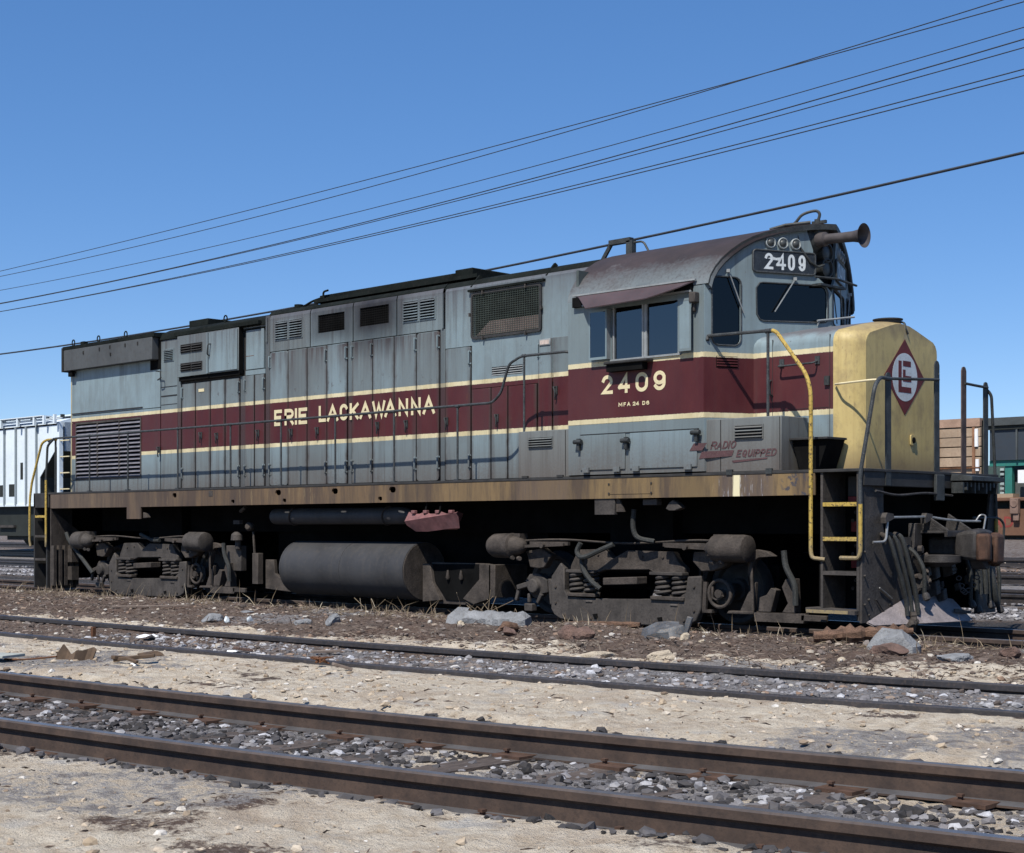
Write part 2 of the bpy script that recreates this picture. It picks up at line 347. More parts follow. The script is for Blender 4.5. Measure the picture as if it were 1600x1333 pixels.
# ------------------------------------------------------------------ mesh helpers
class MB:
    """collects shapes; build() links them as ONE mesh object"""
    def __init__(self):
        self.v = []; self.f = []
    def add(self, verts, faces):
        o = len(self.v)
        self.v.extend([tuple(p) for p in verts])
        self.f.extend([tuple(i + o for i in fc) for fc in faces])
        return self
    def box(self, x0, x1, y0, y1, z0, z1):
        if x0 > x1: x0, x1 = x1, x0
        if y0 > y1: y0, y1 = y1, y0
        if z0 > z1: z0, z1 = z1, z0
        return self.add([(x0, y0, z0), (x1, y0, z0), (x1, y1, z0), (x0, y1, z0), (x0, y0, z1), (x1, y0, z1), (x1, y1, z1), (x0, y1, z1)],
                        [(0, 3, 2, 1), (4, 5, 6, 7), (0, 1, 5, 4), (1, 2, 6, 5), (2, 3, 7, 6), (3, 0, 4, 7)])
    def obox(self, c, ax, ay, az):
        """box about c with half-axis vectors"""
        c, ax, ay, az = map(Vector, (c, ax, ay, az))
        vs = []
        for sz in (-1, 1):
            for sx, sy in ((-1, -1), (1, -1), (1, 1), (-1, 1)):
                vs.append(c + ax * sx + ay * sy + az * sz)
        return self.add(vs, [(0, 3, 2, 1), (4, 5, 6, 7), (0, 1, 5, 4), (1, 2, 6, 5), (2, 3, 7, 6), (3, 0, 4, 7)])
    def bar(self, p, q, w, h, up=(0, 0, 1)):
        p, q = Vector(p), Vector(q); d = q - p
        a = d.normalized(); s = a.cross(Vector(up))
        if s.length < 1e-4: s = a.cross(Vector((1, 0, 0)))
        s.normalize(); u = s.cross(a)
        return self.obox((p + q) / 2, d / 2, s * w / 2, u * h / 2)
    def plate(self, outer, holes, fn, t):
        """flat polygon with holes, given thickness; fn(a, b, depth) -> point"""
        loops = [list(outer)] + [list(h) for h in holes]
        tri = tessellate_polygon([[Vector((a, b, 0)) for a, b in lp] for lp in loops])
        flat = [p for lp in loops for p in lp]
        n = len(flat)
        vs = [fn(a, b, 0.0) for a, b in flat] + [fn(a, b, t) for a, b in flat]
        fs = [tuple(x) for x in tri] + [(c + n, b + n, a + n) for a, b, c in tri]
        o = 0
        for lp in loops:
            k = len(lp)
            for i in range(k):
                j = (i + 1) % k
                fs.append((o + i, o + j, o + j + n, o + i + n))
            o += k
        return self.add(vs, fs)
    def side(self, poly, y0, y1, holes=()):
        """polygon in the x-z plane from y0 to y1"""
        return self.plate(poly, holes, lambda a, b, t: (a, y0 + t, b), y1 - y0)
    def front(self, poly, x0, x1, holes=()):
        """polygon in the y-z plane from x0 to x1"""
        return self.plate(poly, holes, lambda a, b, t: (x0 + t, a, b), x1 - x0)
    def flat(self, poly, z0, z1, holes=()):
        return self.plate(poly, holes, lambda a, b, t: (a, b, z0 + t), z1 - z0)
    def tube(self, pts, r, n=8, r2=None, closed=False, cap=True):
        pts = [Vector(p) for p in pts]
        m = len(pts); rings = []
        prev = None
        for i, p in enumerate(pts):
            if closed:
                d = pts[(i + 1) % m] - pts[i - 1]
            else:
                d = pts[min(i + 1, m - 1)] - pts[max(i - 1, 0)]
            d.normalize()
            if prev is None:
                ref = Vector((0, 0, 1)) if abs(d.z) < 0.9 else Vector((1, 0, 0))
                s = d.cross(ref).normalized()
            else:
                s = (prev - d * prev.dot(d))
                if s.length < 1e-5: s = d.orthogonal()
                s.normalize()
            prev = s
            u = d.cross(s)
            rr = r if r2 is None else r + (r2 - r) * i / (m - 1)
            rings.append([p + (s * math.cos(2 * math.pi * k / n) + u * math.sin(2 * math.pi * k / n)) * rr for k in range(n)])
        vs = [q for rg in rings for q in rg]; fs = []
        last = m if closed else m - 1
        for i in range(last):
            a, b = i * n, ((i + 1) % m) * n
            for k in range(n):
                fs.append((a + k, a + (k + 1) % n, b + (k + 1) % n, b + k))
        if cap and not closed:
            fs.append(tuple(range(n - 1, -1, -1))); fs.append(tuple((m - 1) * n + k for k in range(n)))
        return self.add(vs, fs)
    def lathe(self, prof, origin, axis, n=24):
        """prof: list of (distance along axis, radius)"""
        o = Vector(origin); a = Vector(axis).normalized(); s = a.orthogonal().normalized(); u = a.cross(s)
        vs = []; fs = []
        for d, r in prof:
            for k in range(n):
                an = 2 * math.pi * k / n
                vs.append(o + a * d + (s * math.cos(an) + u * math.sin(an)) * max(r, 1e-4))
        for i in range(len(prof) - 1):
            for k in range(n):
                fs.append((i * n + k, i * n + (k + 1) % n, (i + 1) * n + (k + 1) % n, (i + 1) * n + k))
        fs.append(tuple(range(n - 1, -1, -1))); fs.append(tuple((len(prof) - 1) * n + k for k in range(n)))
        return self.add(vs, fs)
    def cyl(self, p, q, r, n=16, r2=None):
        p, q = Vector(p), Vector(q)
        return self.lathe([(0, r), ((q - p).length, r if r2 is None else r2)], p, q - p, n)
    def loft(self, sections, close_ends=True, wrap=False):
        """list of equal-length point rings (open unless wrap)"""
        k = len(sections[0]); vs = [p for s in sections for p in s]; fs = []
        for i in range(len(sections) - 1):
            for j in range(k if wrap else k - 1):
                jj = (j + 1) % k
                fs.append((i * k + j, i * k + jj, (i + 1) * k + jj, (i + 1) * k + j))
        if close_ends:
            fs.append(tuple(range(k - 1, -1, -1))); fs.append(tuple((len(sections) - 1) * k + j for j in range(k)))
        return self.add(vs, fs)
    def mesh(self, name, sharp=35):
        me = bpy.data.meshes.new(name)
        me.from_pydata(self.v, [], self.f)
        bm = bmesh.new(); bm.from_mesh(me)
        bmesh.ops.recalc_face_normals(bm, faces=bm.faces)
        bm.to_mesh(me); bm.free()
        if sharp:
            me.shade_smooth(); me.set_sharp_from_angle(angle=R(sharp))
        return me
    def build(self, name, m, parent=None, bevel=0.0, sharp=35, kind=None):
        me = self.mesh(name, sharp)
        me.materials.append(m)
        o = bpy.data.objects.new(name, me)
        COL.objects.link(o)
        if parent is not None: o.parent = parent
        if bevel:
            b = o.modifiers.new('bevel', 'BEVEL'); b.width = bevel; b.segments = 2; b.limit_method = 'ANGLE'; b.angle_limit = R(40)
        if kind: o['kind'] = kind
        return o

def thing(name, label, cat, loc=(0, 0, 0), rotz=0.0, group=None):
    o = bpy.data.objects.new(name, None)
    COL.objects.link(o)
    o.location = loc; o.rotation_euler = (0, 0, rotz); o.empty_display_size = 0.3
    o['label'] = label; o['category'] = cat
    if group: o['group'] = group
    return o
def tag(o, label, cat, group=None):
    o['label'] = label; o['category'] = cat
    if group: o['group'] = group
    return o
def copy_to(o, parent, loc=None, rot=None):
    c = o.copy(); COL.objects.link(c); c.parent = parent
    if loc is not None: c.location = loc
    if rot is not None: c.rotation_euler = rot
    return c
def rounded(x0, x1, z0, z1, r, n=4):
    pts = []
    for cx, cz, a0 in ((x1 - r, z1 - r, 0), (x0 + r, z1 - r, 90), (x0 + r, z0 + r, 180), (x1 - r, z0 + r, 270)):
        for i in range(n + 1):
            a = R(a0 + 90 * i / n)
            pts.append((cx + r * math.cos(a), cz + r * math.sin(a)))
    return pts
def smooth_path(pts, n=6):
    """Catmull-Rom through the points"""
    P = [Vector(p) for p in pts]; P = [P[0] * 2 - P[1]] + P + [P[-1] * 2 - P[-2]]
    out = []
    for i in range(1, len(P) - 2):
        for k in range(n):
            t = k / n
            out.append(0.5 * ((2 * P[i]) + (P[i + 1] - P[i - 1]) * t + (2 * P[i - 1] - 5 * P[i] + 4 * P[i + 1] - P[i + 2]) * t * t + (3 * P[i] - P[i - 1] - 3 * P[i + 1] + P[i + 2]) * t ** 3))
    out.append(P[-2])
    return out
def bend(pts, r=0.06, n=4):
    """rounds the corners of a polyline"""
    P = [Vector(p) for p in pts]; out = [P[0]]
    for i in range(1, len(P) - 1):
        a = (P[i - 1] - P[i]); b = (P[i + 1] - P[i])
        k = min(r, a.length * 0.45, b.length * 0.45)
        s, e = P[i] + a.normalized() * k, P[i] + b.normalized() * k
        for j in range(n + 1):
            t = j / n
            out.append(s * (1 - t) ** 2 + P[i] * 2 * t * (1 - t) + e * t * t)
    out.append(P[-1])
    return out

# ------------------------------------------------------------------ painted letters (stroke shapes)
def arc(cx, cy, rx, ry, a0, a1, n=10):
    return [(cx + rx * math.cos(R(a0 + (a1 - a0) * i / n)), cy + ry * math.sin(R(a0 + (a1 - a0) * i / n))) for i in range(n + 1)]
GL = {
    'E': [[(1, 1), (0, 1), (0, 0), (1, 0)], [(0, .52), (.85, .52)]],
    'R': [[(0, 0), (0, 1), (.6, 1)] + arc(.6, .75, .4, .25, 90, -90, 8) + [(0, .5)], [(.5, .5), (1, 0)]],
    'I': [[(.5, 0), (.5, 1)]],
    'L': [[(0, 1), (0, 0), (1, 0)]],
    'A': [[(0, 0), (.5, 1), (1, 0)], [(.2, .32), (.8, .32)]],
    'C': [arc(.5, .68, .5, .32, 25, 180, 8) + arc(.5, .32, .5, .32, 180, 335, 8)],
    'K': [[(0, 0), (0, 1)], [(1, 1), (0, .42)], [(.3, .58), (1, 0)]],
    'W': [[(0, 1), (.25, 0), (.5, .85), (.75, 0), (1, 1)]],
    'N': [[(0, 0), (0, 1), (1, 0), (1, 1)]],
    '2': [arc(.5, .70, .48, .30, 165, -20, 10) + [(.04, 0), (1, 0)]],
    '4': [[(.74, 0), (.74, 1), (0, .27)], [(0, .27), (1, .27)]],
    '0': [arc(.5, .66, .5, .34, 0, 180, 10) + arc(.5, .34, .5, .34, 180, 360, 10) + [(1.0, .66)]],
    '9': [arc(.5, .68, .48, .32, -10, 350, 16), [(.98, .68)] + arc(.5, .34, .48, .34, 0, -150, 8)],
    'M': [[(0, 0), (0, 1), (.5, .3), (1, 1), (1, 0)]],
    'F': [[(0, 0), (0, 1), (1, 1)], [(0, .52), (.8, .52)]],
    'D': [[(0, 0), (0, 1), (.45, 1)] + arc(.45, .5, .55, .5, 90, -90, 8) + [(0, 0)]],
    '6': [arc(.5, .32, .48, .32, 170, 530, 16), [(.02, .32)] + arc(.5, .66, .48, .34, 180, 40, 8)],
    'O': [arc(.5, .5, .5, .5, 0, 360, 16)],
    'Q': [arc(.5, .5, .5, .5, 0, 360, 16), [(.6, .3), (1, -.05)]],
    'U': [[(0, 1), (0, .35)] + arc(.5, .35, .5, .35, 180, 360, 8) + [(1, 1)]],
    'P': [[(0, 0), (0, 1), (.55, 1)] + arc(.55, .73, .45, .27, 90, -90, 8) + [(0, .46)]],
}
def ribbon(pts, w):
    """outline quads of a stroke of width w with mitred joints"""
    P = [Vector((a, b)) for a, b in pts]
    q = [P[0]]
    for p in P[1:]:
        if (p - q[-1]).length > 1e-5: q.append(p)
    P = q; L = []; Rr = []
    closed = (P[0] - P[-1]).length < 1e-4
    m = len(P)
    for i in range(m):
        a = P[i] - P[i - 1] if i > 0 else (P[i] - P[m - 2] if closed else None)
        b = P[i + 1] - P[i] if i < m - 1 else (P[1] - P[i] if closed else None)
        if a is None: a = b
        if b is None: b = a
        a = a.normalized(); b = b.normalized()
        na, nb = Vector((-a.y, a.x)), Vector((-b.y, b.x))
        mt = na + nb
        if mt.length < 0.15: mt = na
        mt.normalize()
        k = min(1.0 / max(mt.dot(na), 0.38), 2.2)
        L.append(P[i] + mt * w / 2 * k); Rr.append(P[i] - mt * w / 2 * k)
    return L, Rr
def letters(mb, text, boxes, z0, h, w, fn, lift=0.0, slant=0.0):
    """text: glyphs; boxes: (left, right) of each; fn(a, b) -> 3-D point"""
    for i, (ch, (a0, a1)) in enumerate(zip(text, boxes)):
        if ch == ' ': continue
        for s, st in enumerate(GL[ch]):
            pts = []
            for x, y in st:
                yy = w / 2 + y * (h - w)
                pts.append((a0 + w / 2 + x * max(a1 - a0 - w, 0.0) + slant * yy, z0 + yy))
            if len(st) >= 2:
                # run square ends out to the full box
                if Vector(pts[0]) != Vector(pts[-1]):
                    for e, f in ((0, 1), (-1, -2)):
                        d = (Vector(pts[e]) - Vector(pts[f]))
                        if d.length > 1e-6:
                            d.normalize(); pts[e] = tuple(Vector(pts[e]) + d * w / 2)
            L, Rr = ribbon(pts, w)
            n = len(L)
            vs = [fn(p.x, p.y, lift + s * 0.0008) for p in L] + [fn(p.x, p.y, lift + s * 0.0008) for p in Rr]
            mb.add(vs, [(k, k + 1, n + k + 1, n + k) for k in range(n - 1)])
    return mb

# ================================================================== LOCOMOTIVE
loco = thing('locomotive', 'grey and maroon diesel locomotive with a yellow nose, numbered 2409, standing on the yard track', 'locomotive', (0, 0, 0))
HY = 0.95      # half width of the hoods
CW = 1.53      # half width of the cab

# ---- underframe, deck and side sills
mb = MB()
mb.box(-8.05, 8.0, -0.62, 0.62, 0.98, 1.60)
mb.box(-8.2, 7.6, -1.25, 1.25, 1.42, 1.62)
for x in (-5.7, 4.85):
    mb.box(x - 0.5, x + 0.5, -0.8, 0.8, 0.72, 1.42)
mb.box(-2.9, 3.0, -0.5, 1.2, 0.10, 1.42)
mb.build('underframe', M['black'], loco)
MB().box(-8.3, 7.6, 1.0, 1.28, 0.45, 1.42).build('far_side_blocker', M['black'], loco)  # black box added to block the lit ground seen beneath the frame
MB().flat([(-8.40, -1.52), (8.44, -1.52), (8.44, 1.42), (-8.40, 1.42)], 1.640, 1.672).build('walkway_deck', M['darksteel'], loco, bevel=0.006)

def sill(y0, y1):
    prof = [(-8.31, 1.388), (-5.76, 1.388), (-5.76, 1.19), (-5.33, 1.19), (-5.33, 1.388), (7.83, 1.402), (7.83, 1.638), (-8.31, 1.638)]
    holes = []
    if y0 < 0:
        for x in (-1.565, -0.231, 1.019):
            holes.append(rounded(x - 0.068, x + 0.068, 1.53, 1.61, 0.036, 3))
        holes.append(rounded(-4.38, -4.27, 1.53, 1.605, 0.03, 3))
        for x in (-1.413, 0.761, -2.717):
            holes.append(rounded(x - 0.042, x + 0.042, 1.424, 1.478, 0.02, 3))
    return MB().side(prof, y0, y1, holes).build('side_sill', M['sill'], loco)
near_sill = sill(-1.515, -1.490)
sill(1.395, 1.42)
p = MB().box(4.93, 5.62, -1.520, -1.516, 1.45, 1.58).build('cover_plate', M['sill'], near_sill)
p2 = MB()
for x, z in ((4.95, 1.46), (5.60, 1.46), (4.95, 1.57), (5.60, 1.57)): p2.cyl((x, -1.53, z), (x, -1.516, z), 0.012, 8)
p2.build('bolt', M['darksteel'], near_sill)
MB().box(-3.36, -3.25, -1.519, -1.516, 1.535, 1.625).build('cover_plate', M['dustgrey'], near_sill)
# tabs hanging below the sill
MB().side([(4.70, 1.40), (5.02, 1.40), (5.02, 1.205), (4.70, 1.205)], -1.50, -1.44).build('hanger_bracket', M['dustgrey'], loco, bevel=0.006)
MB().side([(5.02, 1.40), (5.06, 1.40), (5.14, 1.24), (5.02, 1.24)], -1.47, -1.44).build('hanger_bracket', M['dust'], loco)
MB().box(5.42, 5.63, -1.46, -1.36, 1.315, 1.385).build('junction_box', M['dustgrey'], loco, bevel=0.006)
MB().side([(5.76, 1.27), (5.80, 1.25), (5.92, 1.25), (5.99, 1.28), (5.93, 1.34), (5.87, 1.375), (5.81, 1.34)], -1.46, -1.36).build('bell_bracket', M['dustgrey'], loco, bevel=0.01)
MB().side([(-5.33, 1.30), (-5.24, 1.28), (-5.20, 1.21), (-5.33, 1.20)], -1.47, -1.40).build('jacking_lug', M['dust'], loco, bevel=0.006)

# ---- rear hood
hood = MB().box(-8.60, 4.28, -HY + 0.030, HY - 0.02, 1.67, 4.20)
hood.build('hood_core', M['grime'], loco)
# black roof caps: four lengths of different height
def roof_cap(x0, x1, edge, ye, top, mat, name='roof_cap'):
    s = [(-ye, edge - 0.02), (-ye, edge), (-ye + 0.05, edge + (top - edge) * 0.5), (-ye + 0.20, edge + (top - edge) * 0.86), (-0.35, top - 0.01), (0, top), (0.35, top - 0.01), (ye - 0.20, edge + (top - edge) * 0.86), (ye - 0.05, edge + (top - edge) * 0.5), (ye, edge), (ye, edge - 0.02)]
    return MB().front(s, x0, x1).build(name, mat, loco)
MB().front([(-1.09, 4.288), (-1.09, 4.352), (-0.6, 4.40), (0, 4.42), (0.6, 4.40), (1.09, 4.352), (1.09, 4.288)], -8.64, -5.60).build('roof_cap', M['roofblack'], loco)
roof_cap(-5.60, -2.60, 4.25, 0.97, 4.44, M['roofblack'])
roof_cap(-2.58, 1.45, 4.37, 0.93, 4.475, M['roofblack'])
roof_cap(1.45, 4.29, 4.345, 0.93, 4.475, M['roofblack'])
# gutter strip and raised roof walk along the engine bay
MB().box(-5.08, -2.72, -1.035, -0.97, 4.245, 4.30).build('roof_gutter', M['roofblack'], loco)
MB().box(-5.10, -4.55, -0.72, 0.72, 4.42, 4.535).build('roof_hatch', M['roofblack'], loco, bevel=0.01)
rw = MB(); rw.box(-1.62, 1.95, -0.80, -0.55, 4.475, 4.525); rw.build('roof_walk', M['roofblack'], loco)
rw = MB(); rw.box(-1.62, 1.95, 0.55, 0.80, 4.475, 4.525)
rw.build('roof_walk', M['roofblack'], loco)
rs = MB(); rs.box(-1.66, 0.95, -0.66, 0.66, 4.52, 4.61); rs.box(-0.55, 1.62, -0.70, 0.70, 4.50, 4.60); rs.box(1.45, 1.80, -0.74, 0.74, 4.50, 4.63)
rs.build('exhaust_housing', M['roofblack'], loco, bevel=0.015)
MB().flat([(-2.75, -0.40), (-2.35, -0.52), (-1.9, -0.52), (-1.9, 0.4), (-2.75, 0.4)], 4.46, 4.52).build('roof_hatch', M['roofblack'], loco)
MB().cyl((-2.38, -0.5, 4.47), (-2.38, -0.5, 4.56), 0.07, 12).build('filler_cap', M['roofblack'], loco)
MB().tube(smooth_path([(-2.1, -0.62, 4.49), (-1.85, -0.64, 4.545), (-1.55, -0.66, 4.575)]), 0.018).build('roof_pipe', M['roofblack'], loco)
MB().tube(bend([(-1.50, -0.7, 4.53), (-1.52, -0.7, 4.65), (-1.40, -0.7, 4.66)], 0.05), 0.016).build('roof_pipe', M['roofblack'], loco)
for x, y in ((-8.32, -1.05), (-7.45, -1.05), (-6.55, -1.05), (-3.93, -0.80)):
    ring = [(x + 0.045 * math.cos(a), y, 4.405 + (0.05 if x > -5 else 0) + 0.055 * math.sin(a)) for a in [2 * math.pi * k / 14 for k in range(14)]]
    MB().tube(ring, 0.012, 6, closed=True).build('lifting_ring', M['roofblack'], loco)
MB().box(-8.02, -7.90, -1.08, -1.0, 4.34, 4.40).build('roof_clip', M['roofblack'], loco)
for x in (1.98, 3.38):
    MB().bar((x, -0.93, 4.30), (x + 0.04, -0.80, 4.47), 0.05, 0.05).build('roof_clip', M['roofblack'], loco)

# rear radiator section
ov = MB(); ov.box(-8.60, -5.66, -1.09, -0.955, 3.905, 4.285)
ovo = ov.build('radiator_wing', M['wingpaint'], loco, bevel=0.008)
MB().box(-8.645, -8.60, -1.11, -0.9, 3.89, 4.33).build('wing_end_cap', M['grime'], loco)
MB().box(-8.50, -8.36, -1.06, -0.99, 3.80, 3.90).build('drain_bracket', M['black'], loco, bevel=0.01)
for x, z in ((-7.9, 4.2), (-7.35, 4.22), (-7.0, 4.23), (-6.98, 4.10), (-6.5, 4.22), (-6.1, 4.22)):
    MB().box(x - 0.015, x + 0.015, -1.102, -1.089, z - 0.035, z + 0.02).build('wing_bolt', M['grime'], ovo)
MB().side([(-8.545, 3.095), (-5.62, 3.095), (-5.62, 4.20), (-8.545, 4.20)], -HY - 0.004, -HY + 0.03).build('hood_panel', M['paint'], loco, bevel=0.005)
MB().box(-8.52, -6.16, -HY - 0.016, -HY - 0.003, 3.115, 3.132).build('seam_strip', M['grime'], loco)
MB().side([(-8.545, 2.96), (-6.205, 2.96), (-6.205, 1.69), (-5.62, 1.69), (-5.62, 3.085), (-8.545, 3.085)], -HY - 0.002, -HY + 0.03).build('hood_panel', M['paint'], loco)
MB().side([(-8.545, 1.69), (-6.215, 1.69), (-6.215, 1.905), (-8.545, 1.905)], -HY - 0.002, -HY + 0.03).build('hood_panel', M['paint'], loco)
MB().side([(-8.545, 1.915), (-8.385, 1.915), (-8.385, 2.95), (-8.545, 2.95)], -HY - 0.002, -HY + 0.03).build('hood_panel', M['paint'], loco)
rc = []
for k in range(7):
    a = R(180 + 90 * k / 6); rc.append((-8.555 + 0.055 * math.cos(a), -HY + 0.045 + 0.055 * math.sin(a)))
MB().flat(rc + [(-8.55, -HY + 0.06)], 1.68, 3.9).build('corner_post', M['cream'], loco)
# big radiator shutter: three bays of tilted slats in a frame
sh = MB()
sh.box(-8.385, -6.215, -HY - 0.012, -HY + 0.02, 2.922, 2.955); sh.box(-8.385, -6.215, -HY - 0.012, -HY + 0.02, 1.905, 1.938)
bays = [(-8.375, -7.66), (-7.63, -6.93), (-6.90, -6.225)]
for x in (-8.385, -7.645, -6.915, -6.22): sh.box(x - 0.014, x + 0.014, -HY - 0.014, -HY + 0.02, 1.905, 2.955)
shutter = sh.build('radiator_shutter', M['dustgrey'], loco)
slat_mats = [M['dustgrey'], simple('purple_grey_slat', (0.16, 0.155, 0.175), 0.7, vary=0.25, scale=8)]
NS = 14; dzs = (2.925 - 1.935) / NS
slat0 = None
for bi, (a, b) in enumerate(bays):
    base = MB().side([(0, 0), (b - a, 0), (b - a, 0.008), (0, 0.008)], 0, 0.05)
    base = MB().obox(((b - a) / 2, 0.004, 0), ((b - a) / 2, 0, 0), (0, 0.026, -0.0), (0, 0.0, 0.004))
    # a slat tilted 35 degrees, lower edge outwards
    base = MB().obox(((b - a) / 2, 0, 0), ((b - a) / 2, 0, 0), (0, 0.030, 0.024), (0, -0.0025, 0.003))
    me = base.mesh('slat', 0); me.materials.append(slat_mats[1])
    for k in range(NS):
        s = bpy.data.objects.new('slat', me); COL.objects.link(s); s.parent = shutter
        s.location = (a, -HY + 0.006, 1.965 + k * dzs)
MB().box(-8.38, -6.22, -HY + 0.024, -HY + 0.029, 1.92, 2.94).build('shutter_backing', M['black'], shutter)

MB().box(-5.92, -5.603, -HY - 0.008, -HY + 0.02, 3.74, 4.285).build('intake_recess', M['black'], loco)
# narrow panel with footholds between radiator and equipment box
pb = MB().side([(-5.595, 1.69), (-5.10, 1.69), (-5.10, 4.22), (-5.595, 4.22)], -HY, -HY + 0.03).build('hood_panel', M['paint'], loco, bevel=0.004)
def louvre(x0, x1, z0, z1, n, y, parent, mat=None, frame=0.02):
    """framed louvre with real tilted slats"""
    mat = mat or M['paint']
    fr = MB(); fr.side([(x0 - frame, z0 - frame), (x1 + frame, z0 - frame), (x1 + frame, z1 + frame), (x0 - frame, z1 + frame)], y - 0.012, y + 0.004, [[(x0, z0), (x1, z0), (x1, z1), (x0, z1)]])
    f = fr.build('louvre', mat, parent)
    MB().box(x0, x1, y - 0.002, y + 0.001, z0, z1).build('louvre_backing', M['black'], parent)
    d = (z1 - z0) / n
    me = MB().obox(((x0 + x1) / 2, 0, 0), ((x1 - x0) / 2, 0, 0), (0, 0.014, d * 0.26), (0, -0.002, 0.003)).mesh('slat', 0)
    me.materials.append(mat)
    for k in range(n):
        s = bpy.data.objects.new('slat', me); COL.objects.link(s); s.parent = parent
        s.location = (0, y - 0.016, z0 + d * (k + 0.5))
louvre(-5.485, -5.22, 3.875, 4.05, 6, -HY, pb)
seam = MB(); seam.box(-5.59, -5.10, -HY - 0.008, -HY, 4.225, 4.235); seam.box(-5.585, -5.11, -HY - 0.006, -HY, 3.425, 3.435); seam.box(-5.585, -5.11, -HY - 0.006, -HY, 3.265, 3.285); seam.box(-5.585, -5.11, -HY - 0.005, -HY, 3.125, 3.133)
seam.build('foothold_seam', M['grime'], pb)
MB().tube(bend([(-5.60, -0.95, 3.70), (-5.60, -1.06, 3.70), (-5.45, -1.06, 3.69), (-5.44, -1.06, 3.56), (-5.55, -1.06, 3.54), (-5.56, -0.97, 3.60)], 0.03), 0.010, 6).build('lifting_hook', M['railblack'], pb)

# equipment box with two paired louvres and a big door
eb = MB().side([(-4.985, 3.553), (-3.245, 3.553), (-3.245, 4.235), (-4.985, 4.235)], -1.03, -0.93).build('equipment_box', M['paint'], loco, bevel=0.006)
louvre(-4.86, -4.575, 3.955, 4.075, 3, -1.03, eb, M['darksteel'], 0.012); louvre(-4.545, -4.265, 3.955, 4.075, 3, -1.03, eb, M['darksteel'], 0.012)
louvre(-4.86, -4.575, 3.65, 3.765, 3, -1.03, eb, M['darksteel'], 0.012); louvre(-4.545, -4.265, 3.65, 3.765, 3, -1.03, eb, M['darksteel'], 0.012)
MB().side([(-4.05, 3.57), (-3.27, 3.57), (-3.27, 4.215), (-4.05, 4.215)], -1.048, -1.03).build('box_door', M['paint'], eb, bevel=0.004)
MB().box(-4.115, -4.07, -1.052, -1.03, 3.56, 4.22).build('door_strip', M['paint'], eb)
MB().tube(bend([(-3.99, -1.05, 4.03), (-3.99, -1.10, 4.02), (-4.02, -1.10, 3.86), (-4.02, -1.05, 3.84)], 0.03), 0.011, 6).build('door_handle', M['railblack'], eb)
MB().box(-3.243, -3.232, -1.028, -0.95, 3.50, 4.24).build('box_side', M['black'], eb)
MB().box(-4.98, -3.245, -1.0, -0.95, 3.485, 3.551).build('box_shadow_gap', M['black'], eb)  # black strip darkens the gap and extends the box's cast shadow
# filler door beside the box
MB().side([(-3.14, 3.55), (-2.67, 3.55), (-2.67, 4.175), (-3.14, 4.175)], -HY - 0.014, -HY + 0.03).build('hood_panel', M['paint'], loco, bevel=0.005)
MB().box(-3.20, -2.64, -HY - 0.02, -HY + 0.01, 4.185, 4.205).build('rain_lip', M['roofblack'], loco)
MB().box(-3.16, -2.64, -HY - 0.006, -HY + 0.03, 3.465, 3.54).build('hood_panel', M['paint'], loco)
MB().box(-3.22, -2.62, -HY + 0.002, -HY + 0.03, 4.21, 4.27).build('hood_panel', M['paint'], loco)
MB().box(-3.14, -2.93, -HY - 0.016, -HY - 0.014, 3.762, 3.77).build('rust_scratch', M['rust'], loco)

# upright posts between door groups
for x0, x1, z1 in ((-2.635, -2.535, 4.36), (-0.612, -0.532, 3.79), (1.385, 1.475, 3.79), (-5.09, -5.0, 3.56), (-3.30, -3.18, 3.46)):
    MB().box(x0, x1, -HY - 0.004, -HY + 0.03, 1.69, z1).build('hood_post', M['post'], loco, bevel=0.006)

# engine-room doors, each with its own handle and hinges
handle_me = None
def door_handle(x, z, parent):
    global handle_me
    if handle_me is None:
        h = MB(); h.box(-0.022, 0.022, -0.014, 0, -0.05, 0.055)
        h.tube(bend([(-0.012, -0.014, 0.045), (-0.012, -0.05, 0.045), (0.018, -0.05, -0.02), (0.010, -0.045, -0.085), (0.0, -0.03, -0.12)], 0.025), 0.011, 6)
        handle_me = h.mesh('door_handle'); handle_me.materials.append(M['railblack'])
    o = bpy.data.objects.new('door_handle', handle_me); COL.objects.link(o); o.parent = parent
    o.location = (x, -HY - 0.016, z)
hinge_me = None
def hinge(x, z, parent):
    global hinge_me
    if hinge_me is None:
        h = MB(); h.tube(bend([(0, 0, -0.085), (0, -0.022, -0.085), (0, -0.022, 0.085), (0, 0, 0.085)], 0.015), 0.011, 6)
        h.box(-0.03, 0.03, -0.006, 0, -0.09, -0.07); h.box(-0.03, 0.03, -0.006, 0, 0.07, 0.09)
        hinge_me = h.mesh('hinge'); hinge_me.materials.append(M['paint'])
    o = bpy.data.objects.new('hinge', hinge_me); COL.objects.link(o); o.parent = parent
    o.location = (x, -HY - 0.016, z)
def door(x0, x1, z1, z0=1.70, handle=None, hinges='', name='engine_door', r=0.0):
    poly = rounded(x0 + 0.010, x1 - 0.010, z0, z1, r, 3) if r else [(x0 + 0.009, z0), (x1 - 0.009, z0), (x1 - 0.009, z1), (x0 + 0.009, z1)]
    d = MB().side(poly, -HY - 0.014 - rnd.uniform(0, 0.006), -HY + 0.025).build(name, M['paint_door'], loco, bevel=0.004)
    if handle: door_handle(handle[0], handle[1], d)
    for c in hinges:
        x = x0 + 0.02 if c == 'l' else x1 - 0.02
        hinge(x, z1 - 0.15, d); hinge(x, z0 + 0.25, d)
    return d
